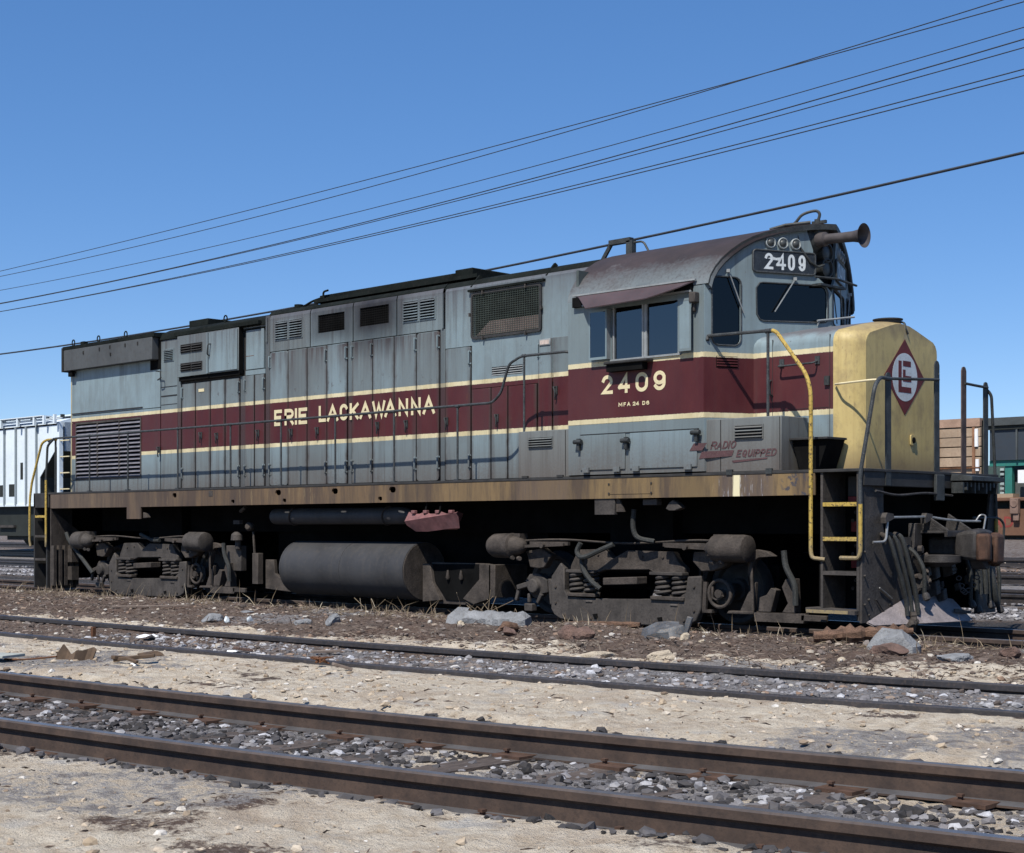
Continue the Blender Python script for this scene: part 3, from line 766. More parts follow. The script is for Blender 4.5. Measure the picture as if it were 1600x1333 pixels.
# under the equipment box
door(-4.945, -4.553, 3.44, handle=None, hinges='l'); door(-4.545, -4.125, 3.44, handle=(-4.37, 2.56)); door(-4.115, -3.712, 3.44, handle=(-3.915, 2.53)); door(-3.704, -3.31, 3.44, hinges='r')
door(-3.175, -2.915, 3.455, handle=None, hinges='l'); door(-2.907, -2.645, 3.455, handle=(-2.80, 2.53), hinges='r')
door_handle(-5.616, 2.366, loco)
# engine bay: eight tall doors
E1 = [-2.525, -2.045, -1.574, -1.097, -0.622]; E2 = [-0.522, -0.045, 0.427, 0.90, 1.375]
for i in range(4):
    door(E1[i], E1[i + 1], 3.775, handle={1: (-1.947, 2.51), 2: (-1.309, 2.505)}.get(i), hinges={0: 'l', 2: 'r', 3: 'r'}.get(i, ''), r=0.05 if i == 0 else 0.0)
for i in range(4):
    door(E2[i], E2[i + 1], 3.775, handle={1: (0.085, 2.517), 2: (0.704, 2.512)}.get(i), hinges={0: 'lr', 2: 'r', 3: 'r'}.get(i, ''), r=0.05 if i == 3 else 0.0)
# upper panels of the engine bay with shoulders rolling into the roof
def upper(x0, x1, z0, holes=()):
    y = -HY - 0.002
    m = MB(); m.side([(x0 + 0.008, z0), (x1 - 0.008, z0), (x1 - 0.008, 4.30), (x0 + 0.008, 4.30)], y, -HY + 0.03, holes)
    prof = [(y, 4.30), (y + 0.012, 4.345), (y + 0.05, 4.385), (y + 0.09, 4.395)]
    m.loft([[(x0 + 0.005, a, b) for a, b in prof], [(x1 - 0.005, a, b) for a, b in prof]], False)
    return m.build('hood_panel', M['paint'], loco)
u1 = upper(-2.53, -1.515, 3.79)
louvre(-2.37, -2.07, 3.965, 4.235, 7, -HY, u1); louvre(-2.02, -1.71, 3.965, 4.235, 7, -HY, u1)
u2 = upper(-1.505, -0.505, 3.79, [[(-1.325, 3.975), (-0.70, 3.975), (-0.70, 4.245), (-1.325, 4.245)]])
u3 = upper(-0.495, 0.465, 3.79, [[(-0.345, 3.985), (0.295, 3.985), (0.295, 4.255), (-0.345, 4.255)]])
for a, b, z in ((-1.325, -0.70, 3.975), (-0.345, 0.295, 3.985)):
    g = MB().box(a, b, -HY + 0.021, -HY + 0.027, z, z + 0.27).build('exhaust_opening', M['black'], loco)
    gr = MB()
    for k in range(1, 16): gr.box(a + (b - a) * k / 16 - 0.003, a + (b - a) * k / 16 + 0.003, -HY + 0.012, -HY + 0.018, z, z + 0.27)
    for k in range(1, 8): gr.box(a, b, -HY + 0.010, -HY + 0.014, z + 0.27 * k / 8 - 0.003, z + 0.27 * k / 8 + 0.003)
    gr.build('opening_mesh', M['black'], g, kind='stuff')
u4 = upper(0.475, 1.44, 3.79)
louvre(0.625, 0.925, 3.965, 4.24, 7, -HY, u4); louvre(0.975, 1.275, 3.965, 4.24, 7, -HY, u4)
MB().box(1.425, 1.452, -HY - 0.025, -HY, 3.80, 4.27).build('hood_conduit', M['paint'], loco)
MB().box(-2.60, -2.575, -HY - 0.028, -HY, 3.95, 4.32).build('hood_conduit', M['paint'], loco)

# section between the engine bay and the cab
f1 = MB(); f1.side([(1.485, 3.515), (2.01, 3.515), (2.01, 2.93), (4.285, 2.93), (4.285, 4.30), (1.485, 4.30)], -HY - 0.002, -HY + 0.03, [[(2.06, 3.635), (3.26, 3.635), (3.26, 4.19), (2.06, 4.19)], [(2.39, 3.075), (2.965, 3.075), (2.965, 3.195), (2.39, 3.195)]])
prof = [(-HY - 0.002, 4.30), (-HY + 0.02, 4.34), (-HY + 0.08, 4.375)]
f1.loft([[(1.485, a, b) for a, b in prof], [(4.285, a, b) for a, b in prof]], False)
f1 = f1.build('hood_panel', M['paint'], loco)
door(1.485, 2.0, 3.505, handle=(1.536, 2.51), hinges='r', r=0.03)
door(2.01, 2.388, 2.92, handle=None); door(2.392, 2.704, 2.92, handle=(2.517, 2.506)); door(2.71, 3.24, 2.92)
door(3.25, 3.51, 3.495, 1.70, hinges='l', name='access_door'); door(3.515, 4.28, 3.495, 1.70, handle=(3.584, 2.81), name='access_door')
MB().box(3.287, 3.482, -HY - 0.030, -HY - 0.016, 3.403, 3.487).build('builder_plate', M['window_frame'], loco, bevel=0.01)
MB().box(3.305, 3.464, -HY - 0.033, -HY - 0.030, 3.418, 3.472).build('builder_plate_face', simple('faded_plate', (0.50, 0.42, 0.36), 0.6, vary=0.3, scale=20, dirt=(0.35, 0.16, 0.13), dirt_amt=0.9), loco)
# vent below the grille
v = MB().box(2.39, 2.965, -HY + 0.024, -HY + 0.029, 3.075, 3.195).build('hood_vent', M['black'], loco)
for k in range(4):
    MB().obox((2.677, -HY + 0.006, 3.092 + k * 0.030), (0.285, 0, 0), (0, 0.012, 0.010), (0, -0.001, 0.002)).build('slat', M['window_frame'], v)
# big wire-mesh intake grille with frame, clips and dark filters inside
gx0, gx1, gz0, gz1 = 2.03, 3.30, 3.615, 4.215
gf = MB().side(rounded(gx0 - 0.02, gx1 + 0.02, gz0 - 0.02, gz1 + 0.01, 0.05), -HY - 0.030, -HY - 0.004, [rounded(gx0 + 0.012, gx1 - 0.012, gz0 + 0.012, gz1 - 0.02, 0.04)])
gf = gf.build('intake_grille', M['darksteel'], loco)
MB().box(gx0 - 0.06, gx1 + 0.08, -HY - 0.05, -HY, gz1 + 0.025, gz1 + 0.055).build('grille_hood', M['roofblack'], gf)
mesh_wire = MB()
nx, nz = 40, 21
for k in range(1, nx):
    x = gx0 + (gx1 - gx0) * k / nx; mesh_wire.box(x - 0.0024, x + 0.0024, -HY - 0.020, -HY - 0.013, gz0, gz1)
for k in range(1, nz):
    z = gz0 + (gz1 - gz0) * k / nz; mesh_wire.box(gx0, gx1, -HY - 0.024, -HY - 0.0205, z - 0.002, z + 0.002)
mesh_wire.build('grille_mesh', simple('dark_green_mesh', (0.060, 0.075, 0.062), 0.6, vary=0.3, scale=5), gf, kind='stuff')
MB().box(gx0 + 0.03, gx1 - 0.03, -HY + 0.024, -HY + 0.029, 3.64, 4.19).build('filter_wall', M['black'], gf)
MB().plate([(2.10, 3.64), (3.26, 3.64), (3.26, 3.815), (2.36, 3.815)], (), lambda a, b, t: (a, -HY - 0.012 + t, b), 0.004).build('sunlit_filter_patch', simple('sunlit_filter_brown', (0.17, 0.125, 0.112), 0.8, vary=0.2, scale=4), gf)  # brown plate painted in the shape of sunlight falling on the filters
for x, z in ((2.25, gz1 - 0.005), (3.05, gz1 - 0.005), (2.25, gz0 - 0.02), (3.05, gz0 - 0.02), (gx0 - 0.03, 3.93), (gx1 + 0.03, 3.90)):
    MB().obox((x, -HY - 0.035, z), (0.010, 0, 0), (0, 0.016, 0), (0, 0, 0.024)).build('grille_clip', M['dustgrey'], gf)
# dusty data plates
MB().box(-4.45, -4.29, -HY - 0.022, -HY - 0.018, 3.28, 3.33).build('data_plate', M['cream'], loco)

# ---- painted name on the belt
fn_hood = lambda a, b, l: (a, -HY - 0.0225 - l, b)
nm = MB()
letters(nm, 'ERIE', [(-2.388, -2.19), (-2.125, -1.895), (-1.868, -1.81), (-1.774, -1.565)], 2.622, 0.25, 0.052, fn_hood)
nm.build('lettering', M['cream'], loco, sharp=0); nm = MB()
letters(nm, 'LACKAWANNA', [(-1.282, -1.112), (-1.085, -0.82), (-0.785, -0.60), (-0.555, -0.35), (-0.33, -0.07), (-0.045, 0.245), (0.225, 0.48), (0.53, 0.735), (0.795, 1.0), (1.04, 1.29)], 2.632, 0.244, 0.050, fn_hood)
nm.build('lettering', M['cream'], loco, sharp=0)

# ---- cab
cab_z0 = 1.68
side_hole = [(5.0, 3.05), (6.04, 3.05), (6.04, 3.665), (5.0, 3.665)]
cab = MB()
cab.side([(4.30, 2.30), (6.369, 2.30), (6.369, 3.72), (6.369, 3.80), (4.30, 3.80)], -CW, -CW + 0.04, [side_hole])
cab.side([(4.30, 1.69), (6.369, 1.69), (6.369, 2.30), (4.30, 2.30)], -CW + 0.003, -CW + 0.043)
cab.side([(4.30, 1.69), (6.373, 1.69), (6.373, 3.80), (4.30, 3.80)], CW - 0.04, CW, [side_hole])
ARCH = [(-1.53, 3.80), (-1.505, 3.90), (-1.45, 4.00), (-1.37, 4.10), (-1.26, 4.20), (-1.14, 4.29), (-1.0, 4.37), (-0.85, 4.43), (-0.68, 4.482), (-0.50, 4.525), (-0.30, 4.56), (-0.15, 4.575), (0, 4.58)]
ARCHF = ARCH + [(-y, z) for y, z in ARCH[-2::-1]]
cab.front([(-CW + 0.006, 1.70)] + [(y * 0.995, z - 0.006) for y, z in ARCHF] + [(CW - 0.006, 1.70)], 4.304, 4.34)
cabo = cab.build('cab', M['paint_cab'], loco)
roof = MB()
rf = lambda y: 6.373 + 0.46 * (CW - abs(y)) + 0.055
outer = ARCHF; inner = [(y * 0.972, z - 0.04) for y, z in ARCHF]
roof.loft([[(4.285, y, z) for y, z in outer], [(rf(y), y, z + 0.012) for y, z in outer]], False)
roof.loft([[(4.285, y, z) for y, z in inner], [(rf(y), y, z) for y, z in inner]], False)
roof.loft([[(rf(y), y, z + 0.012) for y, z in outer], [(rf(y), y, z) for y, z in inner]], False)
roof.build('cab_roof', M['cabroof'], loco, sharp=50)
vis = MB()
dn = lambda y, z: (y * 0.965, z - 0.055)
vis.loft([[(rf(y) + 0.006, y, z + 0.006) for y, z in outer], [(rf(y) + 0.006, *dn(y, z)) for y, z in outer], [(rf(y) - 0.04, *dn(y, z)) for y, z in outer]], False)
vis.build('front_arch_trim', M['railblack'], loco)
# two raked halves of the front wall
def wall(sgn):
    fx = lambda y: 6.373 + 0.46 * (CW - abs(y))
    fn = lambda a, b, t: (fx(a) - t, a * sgn, b)
    outer = [(-1.526, 2.30), (-0.005, 2.30), (-0.005, 3.80), (-0.10, 3.90), (-0.215, 4.0), (-0.235, 4.28), (-0.32, 4.53)] + [(max(y, -1.526), z - 0.012) for y, z in ARCH if y < -0.32][::-1]
    sw = rounded(-1.44, -1.10, 3.125, 3.905, 0.08)
    bw = [(-0.92, 3.80), (-0.88, 3.86), (-0.84, 3.868), (-0.13, 3.872), (-0.075, 3.84), (-0.055, 3.79), (-0.055, 3.49), (-0.08, 3.45), (-0.13, 3.44), (-0.83, 3.425), (-0.88, 3.44), (-0.915, 3.50)]
    m = MB().plate(outer, [sw, bw], fn, 0.035)
    # lower wall down to the deck
    m.plate([(-1.526, 1.69), (-0.9, 1.69), (-0.9, 2.298), (-1.526, 2.298)], [], fn, 0.035)
    o = m.build('cab_front', M['paint_cab'], loco)
    for nm_, w_, q in (('side_windshield', sw, 0), ('windshield', bw, 1)):
        MB().plate(w_, [], lambda a, b, t: (lambda p: (p[0] - 0.016, p[1], p[2]))(fn(a, b, t)), 0.006).build(nm_, M['front_glass'], o)
        loop = [(lambda p: (p[0] + 0.004, p[1], p[2]))(fn(a, b, 0)) for a, b in w_]
        MB().tube(loop, 0.010, 6, closed=True).build('window_gasket', M['railgrey'], o)
    return o, fn
near_wall, fnear = wall(1)
far_wall, ffar = wall(-1)
# dark centre recess with twin headlights between the halves
rec = MB()
rec.front([(-0.30, 3.80), (0.30, 3.80), (0.36, 4.50), (0, 4.53), (-0.36, 4.50)], 6.80, 6.82)
rec.box(6.80, 7.09, -0.25, 0.25, 3.86, 3.885)
rec.build('headlight_recess', M['railblack'], loco)
for z in (4.10, 4.28):
    h = MB().lathe([(0, 0.085), (0.16, 0.11), (0.20, 0.118), (0.205, 0.10), (0.17, 0.095)], (6.80, 0.03, z), (1, 0, 0), 20).build('headlight', M['railblack'], loco)
    MB().lathe([(0, 0.094), (0.012, 0.06), (0.016, 0.01)], (6.975, 0.03, z), (1, 0, 0), 20).build('headlight_lens', M['lens'], h)
MB().tube([(7.04, -0.30, 3.955), (7.13, 0.0, 3.955), (7.02, 0.62, 3.955)], 0.014, 6).build('ledge_rail', M['railblack'], loco)
# number boards, class lamps, wipers
def on_wall(fn, lift): return lambda a, b, l: (fn(a, b, 0)[0] + lift + l, fn(a, b, 0)[1], fn(a, b, 0)[2])
for fn_, wl in ((fnear, near_wall), (ffar, far_wall)):
    f3 = on_wall(fn_, 0.0)
    nb = MB().plate(rounded(-0.97, -0.225, 3.985, 4.235, 0.035), [], lambda a, b, t: f3(a, b, 0.022 - t), 0.03).build('number_board', simple('number_board_black', (0.018, 0.022, 0.028), 0.4, vary=0.4, scale=14, dirt=(0.13, 0.15, 0.16), dirt_amt=0.55), loco, bevel=0.004)
    MB().tube([f3(a, b, 0.02) for a, b in rounded(-0.97, -0.225, 3.985, 4.235, 0.035)], 0.012, 6, closed=True).build('number_board_rim', M['railgrey'], nb)
    d = MB(); f4 = on_wall(fn_ if fn_ is fnear else (lambda a, b, t: ffar(-1.195 - a, b, t)), 0.024)
    letters(d, '2409', [(-0.84, -0.735), (-0.70, -0.585), (-0.56, -0.475), (-0.435, -0.345)], 4.02, 0.185, 0.030, f4)
    if wl is near_wall:
        # torn backing film joining the 2 and the 4
        d.plate([(-0.80, 4.145), (-0.735, 4.165), (-0.70, 4.155), (-0.64, 4.165), (-0.655, 4.125), (-0.74, 4.13)], [], lambda a, b, t: f4(a, b, -0.001 - t), 0.001)
    d.build('digits', M['white'], nb, sharp=0)
    for a in (-0.757, -0.61, -0.455):
        c = Vector(fn_(a, 4.328, 0)); nrm = Vector((0.907, -0.42 if fn_ is fnear else 0.42, 0))
        l = MB().lathe([(0, 0.066), (0.03, 0.066), (0.036, 0.058), (0.02, 0.048)], c, nrm, 20).build('class_lamp', M['lamp_rim'], loco)
        MB().lathe([(0.012, 0.049), (0.032, 0.040), (0.046, 0.022), (0.05, 0.004)], c, nrm, 18).build('lamp_lens', M['lens'], l)
    for p, q in (((-1.27, 3.97), (-1.085, 3.50)), ((-0.475, 3.925), (-0.715, 3.535))):
        A = Vector(f3(*p, 0.03)); B = Vector(f3(*q, 0.022))
        w = MB().bar(A, B, 0.012, 0.010).obox(A, (0.018, 0.008, 0), (0.006, -0.014, 0), (0, 0, 0.018))
        w.build('wiper', M['window_frame'], wl)
MB().tube([(6.86, -0.42, 4.52), (6.90, -0.40, 4.30), (6.98, -0.30, 4.13), (7.02, -0.20, 4.08), (7.05, -0.12, 4.11)], 0.013, 6).build('air_hose', M['railblack'], loco)
# cab interior seen through the glass
ci = MB(); ci.box(4.36, 6.35, -1.45, 1.45, 2.55, 2.60); ci.box(4.36, 4.40, -1.45, 1.45, 2.6, 4.2); ci.box(4.36, 6.4, 1.40, 1.47, 2.6, 3.05); ci.box(5.2, 5.9, -0.1, 0.35, 2.6, 3.3); ci.box(6.2, 6.75, -0.5, 0.6, 2.6, 3.35)
ci.build('cab_interior', M['interior'], loco)
st2 = MB(); st2.box(4.85, 5.30, -1.20, -0.80, 3.05, 3.13); st2.box(4.85, 4.93, -1.20, -0.80, 3.13, 3.62)
st2.build('driver_seat', simple('brown_seat', (0.16, 0.10, 0.07), 0.7), loco, bevel=0.03)
MB().box(6.25, 6.42, -1.20, -1.08, 3.1, 3.55).build('control_stand', M['dustgrey'], loco, bevel=0.02)
# side window: two sliding panes, frame, wind deflectors
fr = MB()
for x in (5.025, 5.475, 5.525, 6.005): fr.box(x, x + 0.022, -CW - 0.012, -CW + 0.02, 3.05, 3.665)
fr.box(4.99, 6.05, -CW - 0.02, -CW + 0.02, 3.03, 3.052)
fr.box(5.498, 5.524, -CW - 0.006, -CW + 0.02, 3.052, 3.66)
fro = fr.build('window_frame', M['window_frame'], cabo)
MB().box(5.047, 5.475, -CW + 0.012, -CW + 0.018, 3.055, 3.66).build('window_pane', M['glass'], cabo)
MB().box(5.547, 6.005, -CW + 0.012, -CW + 0.018, 3.055, 3.66).build('window_pane', M['glass'], cabo)
def deflector(x0, x1, name):
    o = MB().side([(x0, 3.06), (x1, 3.06), (x1, 3.66), (x0, 3.66)], -CW - 0.075, -CW - 0.068, [[(x0 + 0.022, 3.09), (x1 - 0.022, 3.09), (x1 - 0.022, 3.63), (x0 + 0.022, 3.63)]]).build('wind_deflector', M['paint_cab'], cabo)
    MB().side([(x0 + 0.02, 3.085), (x1 - 0.02, 3.085), (x1 - 0.02, 3.635), (x0 + 0.02, 3.635)], -CW - 0.073, -CW - 0.070).build(name, M['paint_cab'] if name == 'deflector_plate' else M['glass'], cabo)
    MB().box(x0 if name == 'deflector_plate' else x1 - 0.03, (x0 + 0.03) if name == 'deflector_plate' else x1, -CW - 0.07, -CW, 3.06, 3.66).build('deflector_hinge', M['window_frame'], cabo)
deflector(4.70, 4.985, 'deflector_pane'); deflector(6.055, 6.245, 'deflector_plate')
MB().box(4.98, 5.64, -CW - 0.13, -CW, 2.985, 3.02).build('arm_rest', M['darksteel'], cabo, bevel=0.01)
MB().box(5.0, 5.55, -CW - 0.10, -CW - 0.0, 2.90, 2.985).build('arm_rest_bracket', M['black'], cabo)
# bent sheet-metal sun awning over the window
aw = MB()
a0, a1, b0, b1, c1 = (4.44, -CW - 0.02, 3.862), (6.25, -CW - 0.02, 3.857), (4.79, -1.77, 3.665), (5.72, -1.77, 3.688), (6.16, -1.72, 3.775)
aw.add([a0, a1, c1, b1, b0, (4.52, -CW - 0.06, 3.845)] + [(x, y + 0.004, z - 0.012) for x, y, z in (a0, a1, c1, b1, b0, (4.52, -CW - 0.06, 3.845))],
       [(0, 5, 4, 3, 2, 1), (6, 7, 8, 9, 10, 11), (5, 4, 10, 11), (4, 3, 9, 10), (3, 2, 8, 9), (2, 1, 7, 8), (0, 5, 11, 6), (0, 1, 7, 6)])
awo = aw.build('window_awning', M['awning'], loco, sharp=0)
MB().bar((4.40, -CW - 0.02, 3.872), (6.27, -CW - 0.02, 3.868), 0.035, 0.02).build('awning_rail', M['window_frame'], awo)
MB().box(4.41, 4.56, -CW - 0.05, -CW, 3.725, 3.845).build('awning_bracket', M['black'], awo)
MB().box(5.98, 6.22, -CW - 0.04, -CW, 3.745, 3.845).build('awning_bracket', M['black'], awo)
MB().bar((4.42, -CW - 0.035, 3.735), (6.22, -CW - 0.035, 3.742), 0.02, 0.02).build('awning_track', M['window_frame'], awo)
ln = MB(); ln.box(6.22, 6.31, -CW - 0.09, -CW, 3.60, 3.72); ln.box(6.245, 6.275, -CW - 0.05, -CW - 0.01, 3.50, 3.62)
ln.build('lamp_bracket', M['dustgrey'], cabo, bevel=0.012)
# lower cab doors with hinges and latches
for x0, x1 in ((4.51, 5.215), (5.29, 6.28)):
    d = MB().side([(x0, 1.745), (x1, 1.745), (x1, 2.165), (x0, 2.165)], -CW - 0.012, -CW + 0.004).build('battery_door', M['paint_cab'], loco, bevel=0.004)
    for x in (x0 + 0.10, x1 - 0.12):
        MB().box(x - 0.05, x + 0.05, -CW - 0.035, -CW - 0.012, 1.715, 1.775).build('hinge', M['paint_cab'], d)
MB().box(4.50, 6.30, -CW - 0.006, -CW + 0.003, 2.172, 2.180).build('seam_strip', M['grime'], loco)
for x, z in ((4.50, 2.06), (5.25, 2.05), (6.29, 2.10)):
    k = MB().obox((x, -CW - 0.03, z), (0.022, 0, 0), (0, 0.02, 0), (0, 0, 0.07)); k.cyl((x - 0.06, -CW - 0.05, z + 0.03), (x + 0.06, -CW - 0.05, z + 0.03), 0.028, 10)
    k.build('door_latch', M['railblack'], loco)
fn_cab = lambda a, b, l: (a, -CW - 0.003 - l, b)
nb = MB(); letters(nb, '2409', [(4.845, 5.02), (5.105, 5.285), (5.372, 5.56), (5.64, 5.825)], 2.645, 0.228, 0.044, fn_cab)
nb.build('lettering', M['cream'], loco, sharp=0)
nb = MB(); letters(nb, 'MFA24D6', [(5.11, 5.168), (5.188, 5.225), (5.242, 5.292), (5.328, 5.372), (5.378, 5.425), (5.475, 5.52), (5.535, 5.58)], 2.487, 0.047, 0.011, fn_cab)
nb.build('lettering', M['cream'], loco, sharp=0)
# bracket on the cab roof
br = MB(); br.bar((4.05, -0.6, 4.47), (4.20, -0.6, 4.665), 0.03, 0.05); br.box(4.18, 4.53, -0.64, -0.56, 4.64, 4.70); br.box(4.47, 4.57, -0.64, -0.56, 4.44, 4.66)
br.tube(bend([(4.55, -0.6, 4.63), (4.72, -0.6, 4.63), (4.82, -0.6, 4.47)], 0.06), 0.014, 6)
br.build('roof_antenna_bracket', M['railblack'], loco)
# air horn with its valve and feed pipe
hn = MB().lathe([(0.0, 0.06), (0.0, 0.085), (0.10, 0.085), (0.12, 0.060), (0.30, 0.058), (0.47, 0.062), (0.545, 0.075), (0.585, 0.105), (0.610, 0.138), (0.614, 0.140), (0.600, 0.12), (0.56, 0.075), (0.45, 0.045)], (6.99, -0.16, 4.405), (1, 0, -0.045), 28)
hn.build('air_horn', simple('horn_brown', (0.068, 0.058, 0.056), 0.55, vary=0.3, scale=8), loco)
hb = MB().lathe([(0, 0.05), (0.0, 0.145), (0.05, 0.16), (0.07, 0.12), (0.13, 0.07)], (6.88, -0.14, 4.40), (1, 0, -0.045), 22); hb.box(6.86, 7.02, -0.2, 0.02, 4.42, 4.56); hb.cyl((6.94, -0.1, 4.5), (6.94, -0.1, 4.66), 0.035, 10); hb.bar((6.87, -0.1, 4.625), (7.05, -0.08, 4.625), 0.035, 0.035)
hb.build('horn_valve', M['railblack'], loco)
MB().tube(smooth_path([(6.60, -0.30, 4.585), (6.72, -0.25, 4.62), (6.80, -0.2, 4.72), (6.92, -0.12, 4.76), (6.97, -0.1, 4.72), (6.95, -0.1, 4.64)]), 0.018, 8).build('horn_pipe', M['railblack'], loco)
MB().tube([(6.48, -0.40, 4.56), (6.65, -0.33, 4.60), (6.90, -0.18, 4.62)], 0.02, 8).build('horn_pipe', M['railblack'], loco)

# ---- short hood (nose): grey and maroon sides, yellow rounded front
def nose_ring(w, top, sh):
    h = [(-w, 1.67), (-w, 3.10), (-w + 0.010, 3.15), (-w + 0.045, 3.20), (-w + 0.11, 3.238), (-0.70, 3.268 + (top - 3.39)), (-0.40, 3.335 + (top - 3.39)), (-0.18, top - 0.012), (0, top)]
    return h + [(-y, z) for y, z in h[-2::-1]]
mb = MB()
mb.loft([[(6.60, y, z) for y, z in nose_ring(HY, 3.39, 0)], [(7.70, y, z) for y, z in nose_ring(HY, 3.39, 0)]], False)
nose = mb.build('nose_hood', M['paint'], loco)
prof = []
for k in range(9):
    a = R(60 * k / 8)
    prof.append((7.70 + 0.3465 * math.sin(a), HY + 0.001 - 0.36 * (1 - math.cos(a))))
secs = []
for x, w in prof:
    k = (x - 7.70) / 0.30
    secs.append([(x, y * (w / HY), z - 0.045 * max(0, k) ** 2.5 * (1 if z > 3.05 else 0)) for y, z in nose_ring(HY, 3.391, 0)])
MB().loft(secs, True).build('nose_front', M['yellow'], loco, sharp=24)
MB().box(6.9, 6.905, -HY - 0.004, -HY + 0.01, 1.70, 3.18).build('seam_strip', M['grime'], nose)
MB().box(7.655, 7.660, -HY - 0.004, -HY + 0.01, 1.70, 3.18).build('seam_strip', M['grime'], nose)
MB().box(7.0, 7.64, -HY - 0.003, -HY + 0.01, 2.375, 2.38).build('seam_strip', M['grime'], nose)
# grab handle and its two clips
MB().tube(bend([(7.03, -HY, 2.885), (7.03, -HY - 0.09, 2.86), (7.50, -HY - 0.09, 2.87), (7.50, -HY, 2.90)], 0.03), 0.011, 8).build('grab_handle', M['railgrey'], nose)
for x in (7.03, 7.50): MB().box(x - 0.03, x + 0.03, -HY - 0.012, -HY, 2.86, 2.95).build('handle_foot', M['railgrey'], nose)
MB().tube(bend([(6.88, -HY, 2.72), (6.88, -HY - 0.05, 2.70), (6.90, -HY - 0.05, 2.56), (6.90, -HY, 2.54)], 0.02), 0.012, 6).build('door_handle', M['railblack'], nose)
MB().box(7.60, 7.66, -HY - 0.03, -HY, 2.62, 2.72).build('nose_latch', M['railblack'], nose)
# cooling vent low on the cab front
lf = lambda a, b, l: (fnear(a, b, 0)[0] + 0.004 + l, fnear(a, b, 0)[1], fnear(a, b, 0)[2])
MB().plate([(-1.39, 2.87), (-1.14, 2.87), (-1.14, 3.0), (-1.39, 3.0)], [], lambda a, b, t: lf(a, b, -t), 0.003).build('vent_backing', M['black'], near_wall)
for k in range(4):
    z = 2.885 + k * 0.031
    MB().plate([(-1.385, z), (-1.145, z), (-1.145, z + 0.016), (-1.385, z + 0.016)], [], lambda a, b, t: lf(a, b, 0.012 - t), 0.012).build('slat', M['paint_cab'], near_wall)
# nose cap vent and grab rail on top
MB().lathe([(0, 0.15), (0.03, 0.15), (0.035, 0.17), (0.048, 0.17), (0.052, 0.02)], (7.80, 0.02, 3.372), (0, 0, 1), 18).build('sand_filler_cap', M['darksteel'], loco)
MB().tube(smooth_path([(7.85, 0.1, 3.40), (7.97, 0.08, 3.37), (8.0, 0.07, 3.30), (8.012, 0.10, 3.24)]), 0.012, 6).build('cap_chain', M['railblack'], loco)
MB().tube([(7.02, -0.22, 3.455), (7.06, -0.08, 3.475), (7.20, 0.28, 3.53)], 0.014, 6).build('windshield_rail', M['window_frame'], loco)
MB().bar((7.01, -0.2, 3.40), (7.03, -0.2, 3.455), 0.015, 0.015).build('rail_foot', M['window_frame'], loco)
# diamond emblem: maroon diamond, white disc, block letter mark
cy, cz = 0.045, 2.75
ff = lambda a, b, l: (8.0035 + l, a, b)
MB().plate([(cy, cz + 0.43), (cy - 0.44, cz), (cy, cz - 0.43), (cy + 0.44, cz)], [], lambda a, b, t: ff(a, b, -t), 0.002).build('diamond_emblem', M['emblem'], loco, sharp=0)
MB().plate([(cy + 0.272 * math.cos(2 * math.pi * k / 48), cz + 0.272 * math.sin(2 * math.pi * k / 48)) for k in range(48)], [], lambda a, b, t: ff(a, b, 0.0015 - t), 0.0013).build('emblem_disc', M['white'], loco, sharp=0)
em = MB()
def eb_(a0, a1, z0, z1): em.plate([(a0, z0), (a1, z0), (a1, z1), (a0, z1)], [], lambda a, b, t: ff(a, b, 0.003 - t), 0.0013)
eb_(-0.098, -0.030, 2.575, 2.930); eb_(-0.0301, 0.182, 2.575, 2.640); eb_(0.000, 0.172, 2.872, 2.935); eb_(0.000, 0.055, 2.70, 2.835); eb_(0.0551, 0.182, 2.70, 2.768)
em.build('emblem_mark', M['emblem'], loco, sharp=0)
lk = MB().plate(rounded(0.155, 0.265, 1.985, 2.105, 0.02), [], lambda a, b, t: (8.018 - t, a, b), 0.016).build('lock_plate', M['yellow'], loco, bevel=0.003)
MB().lathe([(0, 0.034), (0.016, 0.034), (0.017, 0.02)], (8.012, 0.21, 2.045), (1, 0, 0), 14).build('keyhole', M['black'], lk)

# ---- boxes on the walkway
def walk_box(x0, x1, z1, name):
    m = MB().box(x0, x1, -1.50, -HY - 0.03, 1.672, z1)
    return m.build(name, M['paint_box'], loco, bevel=0.008)
wb = walk_box(3.42, 4.285, 2.262, 'walkway_box')
MB().box(4.225, 4.232, -1.506, -1.50, 1.69, 2.25).build('seam_strip', M['grime'], wb)
louvre(3.61, 4.01, 2.055, 2.175, 4, -1.50, wb, M['paint_box'], 0.008)
MB().box(3.30, 3.40, -HY - 0.08, -HY - 0.02, 1.74, 1.80).build('grab_slot', M['black'], loco)
for x in (3.55, 4.15): MB().box(x - 0.05, x + 0.05, -1.525, -1.50, 1.672, 1.70).build('box_foot', M['darksteel'], wb)
rb = walk_box(6.376, 7.395, 2.272, 'radio_box')
for x in (6.585, 7.38): MB().box(x - 0.004, x + 0.004, -1.506, -1.50, 1.69, 2.26).build('seam_strip', M['grime'], rb)
louvre(6.79, 7.155, 2.04, 2.18, 4, -1.50, rb, M['paint_box'], 0.010)
for x in (6.72, 7.25): MB().box(x - 0.04, x + 0.04, -1.53, -1.50, 1.64, 1.70).build('box_foot', M['railblack'], rb)
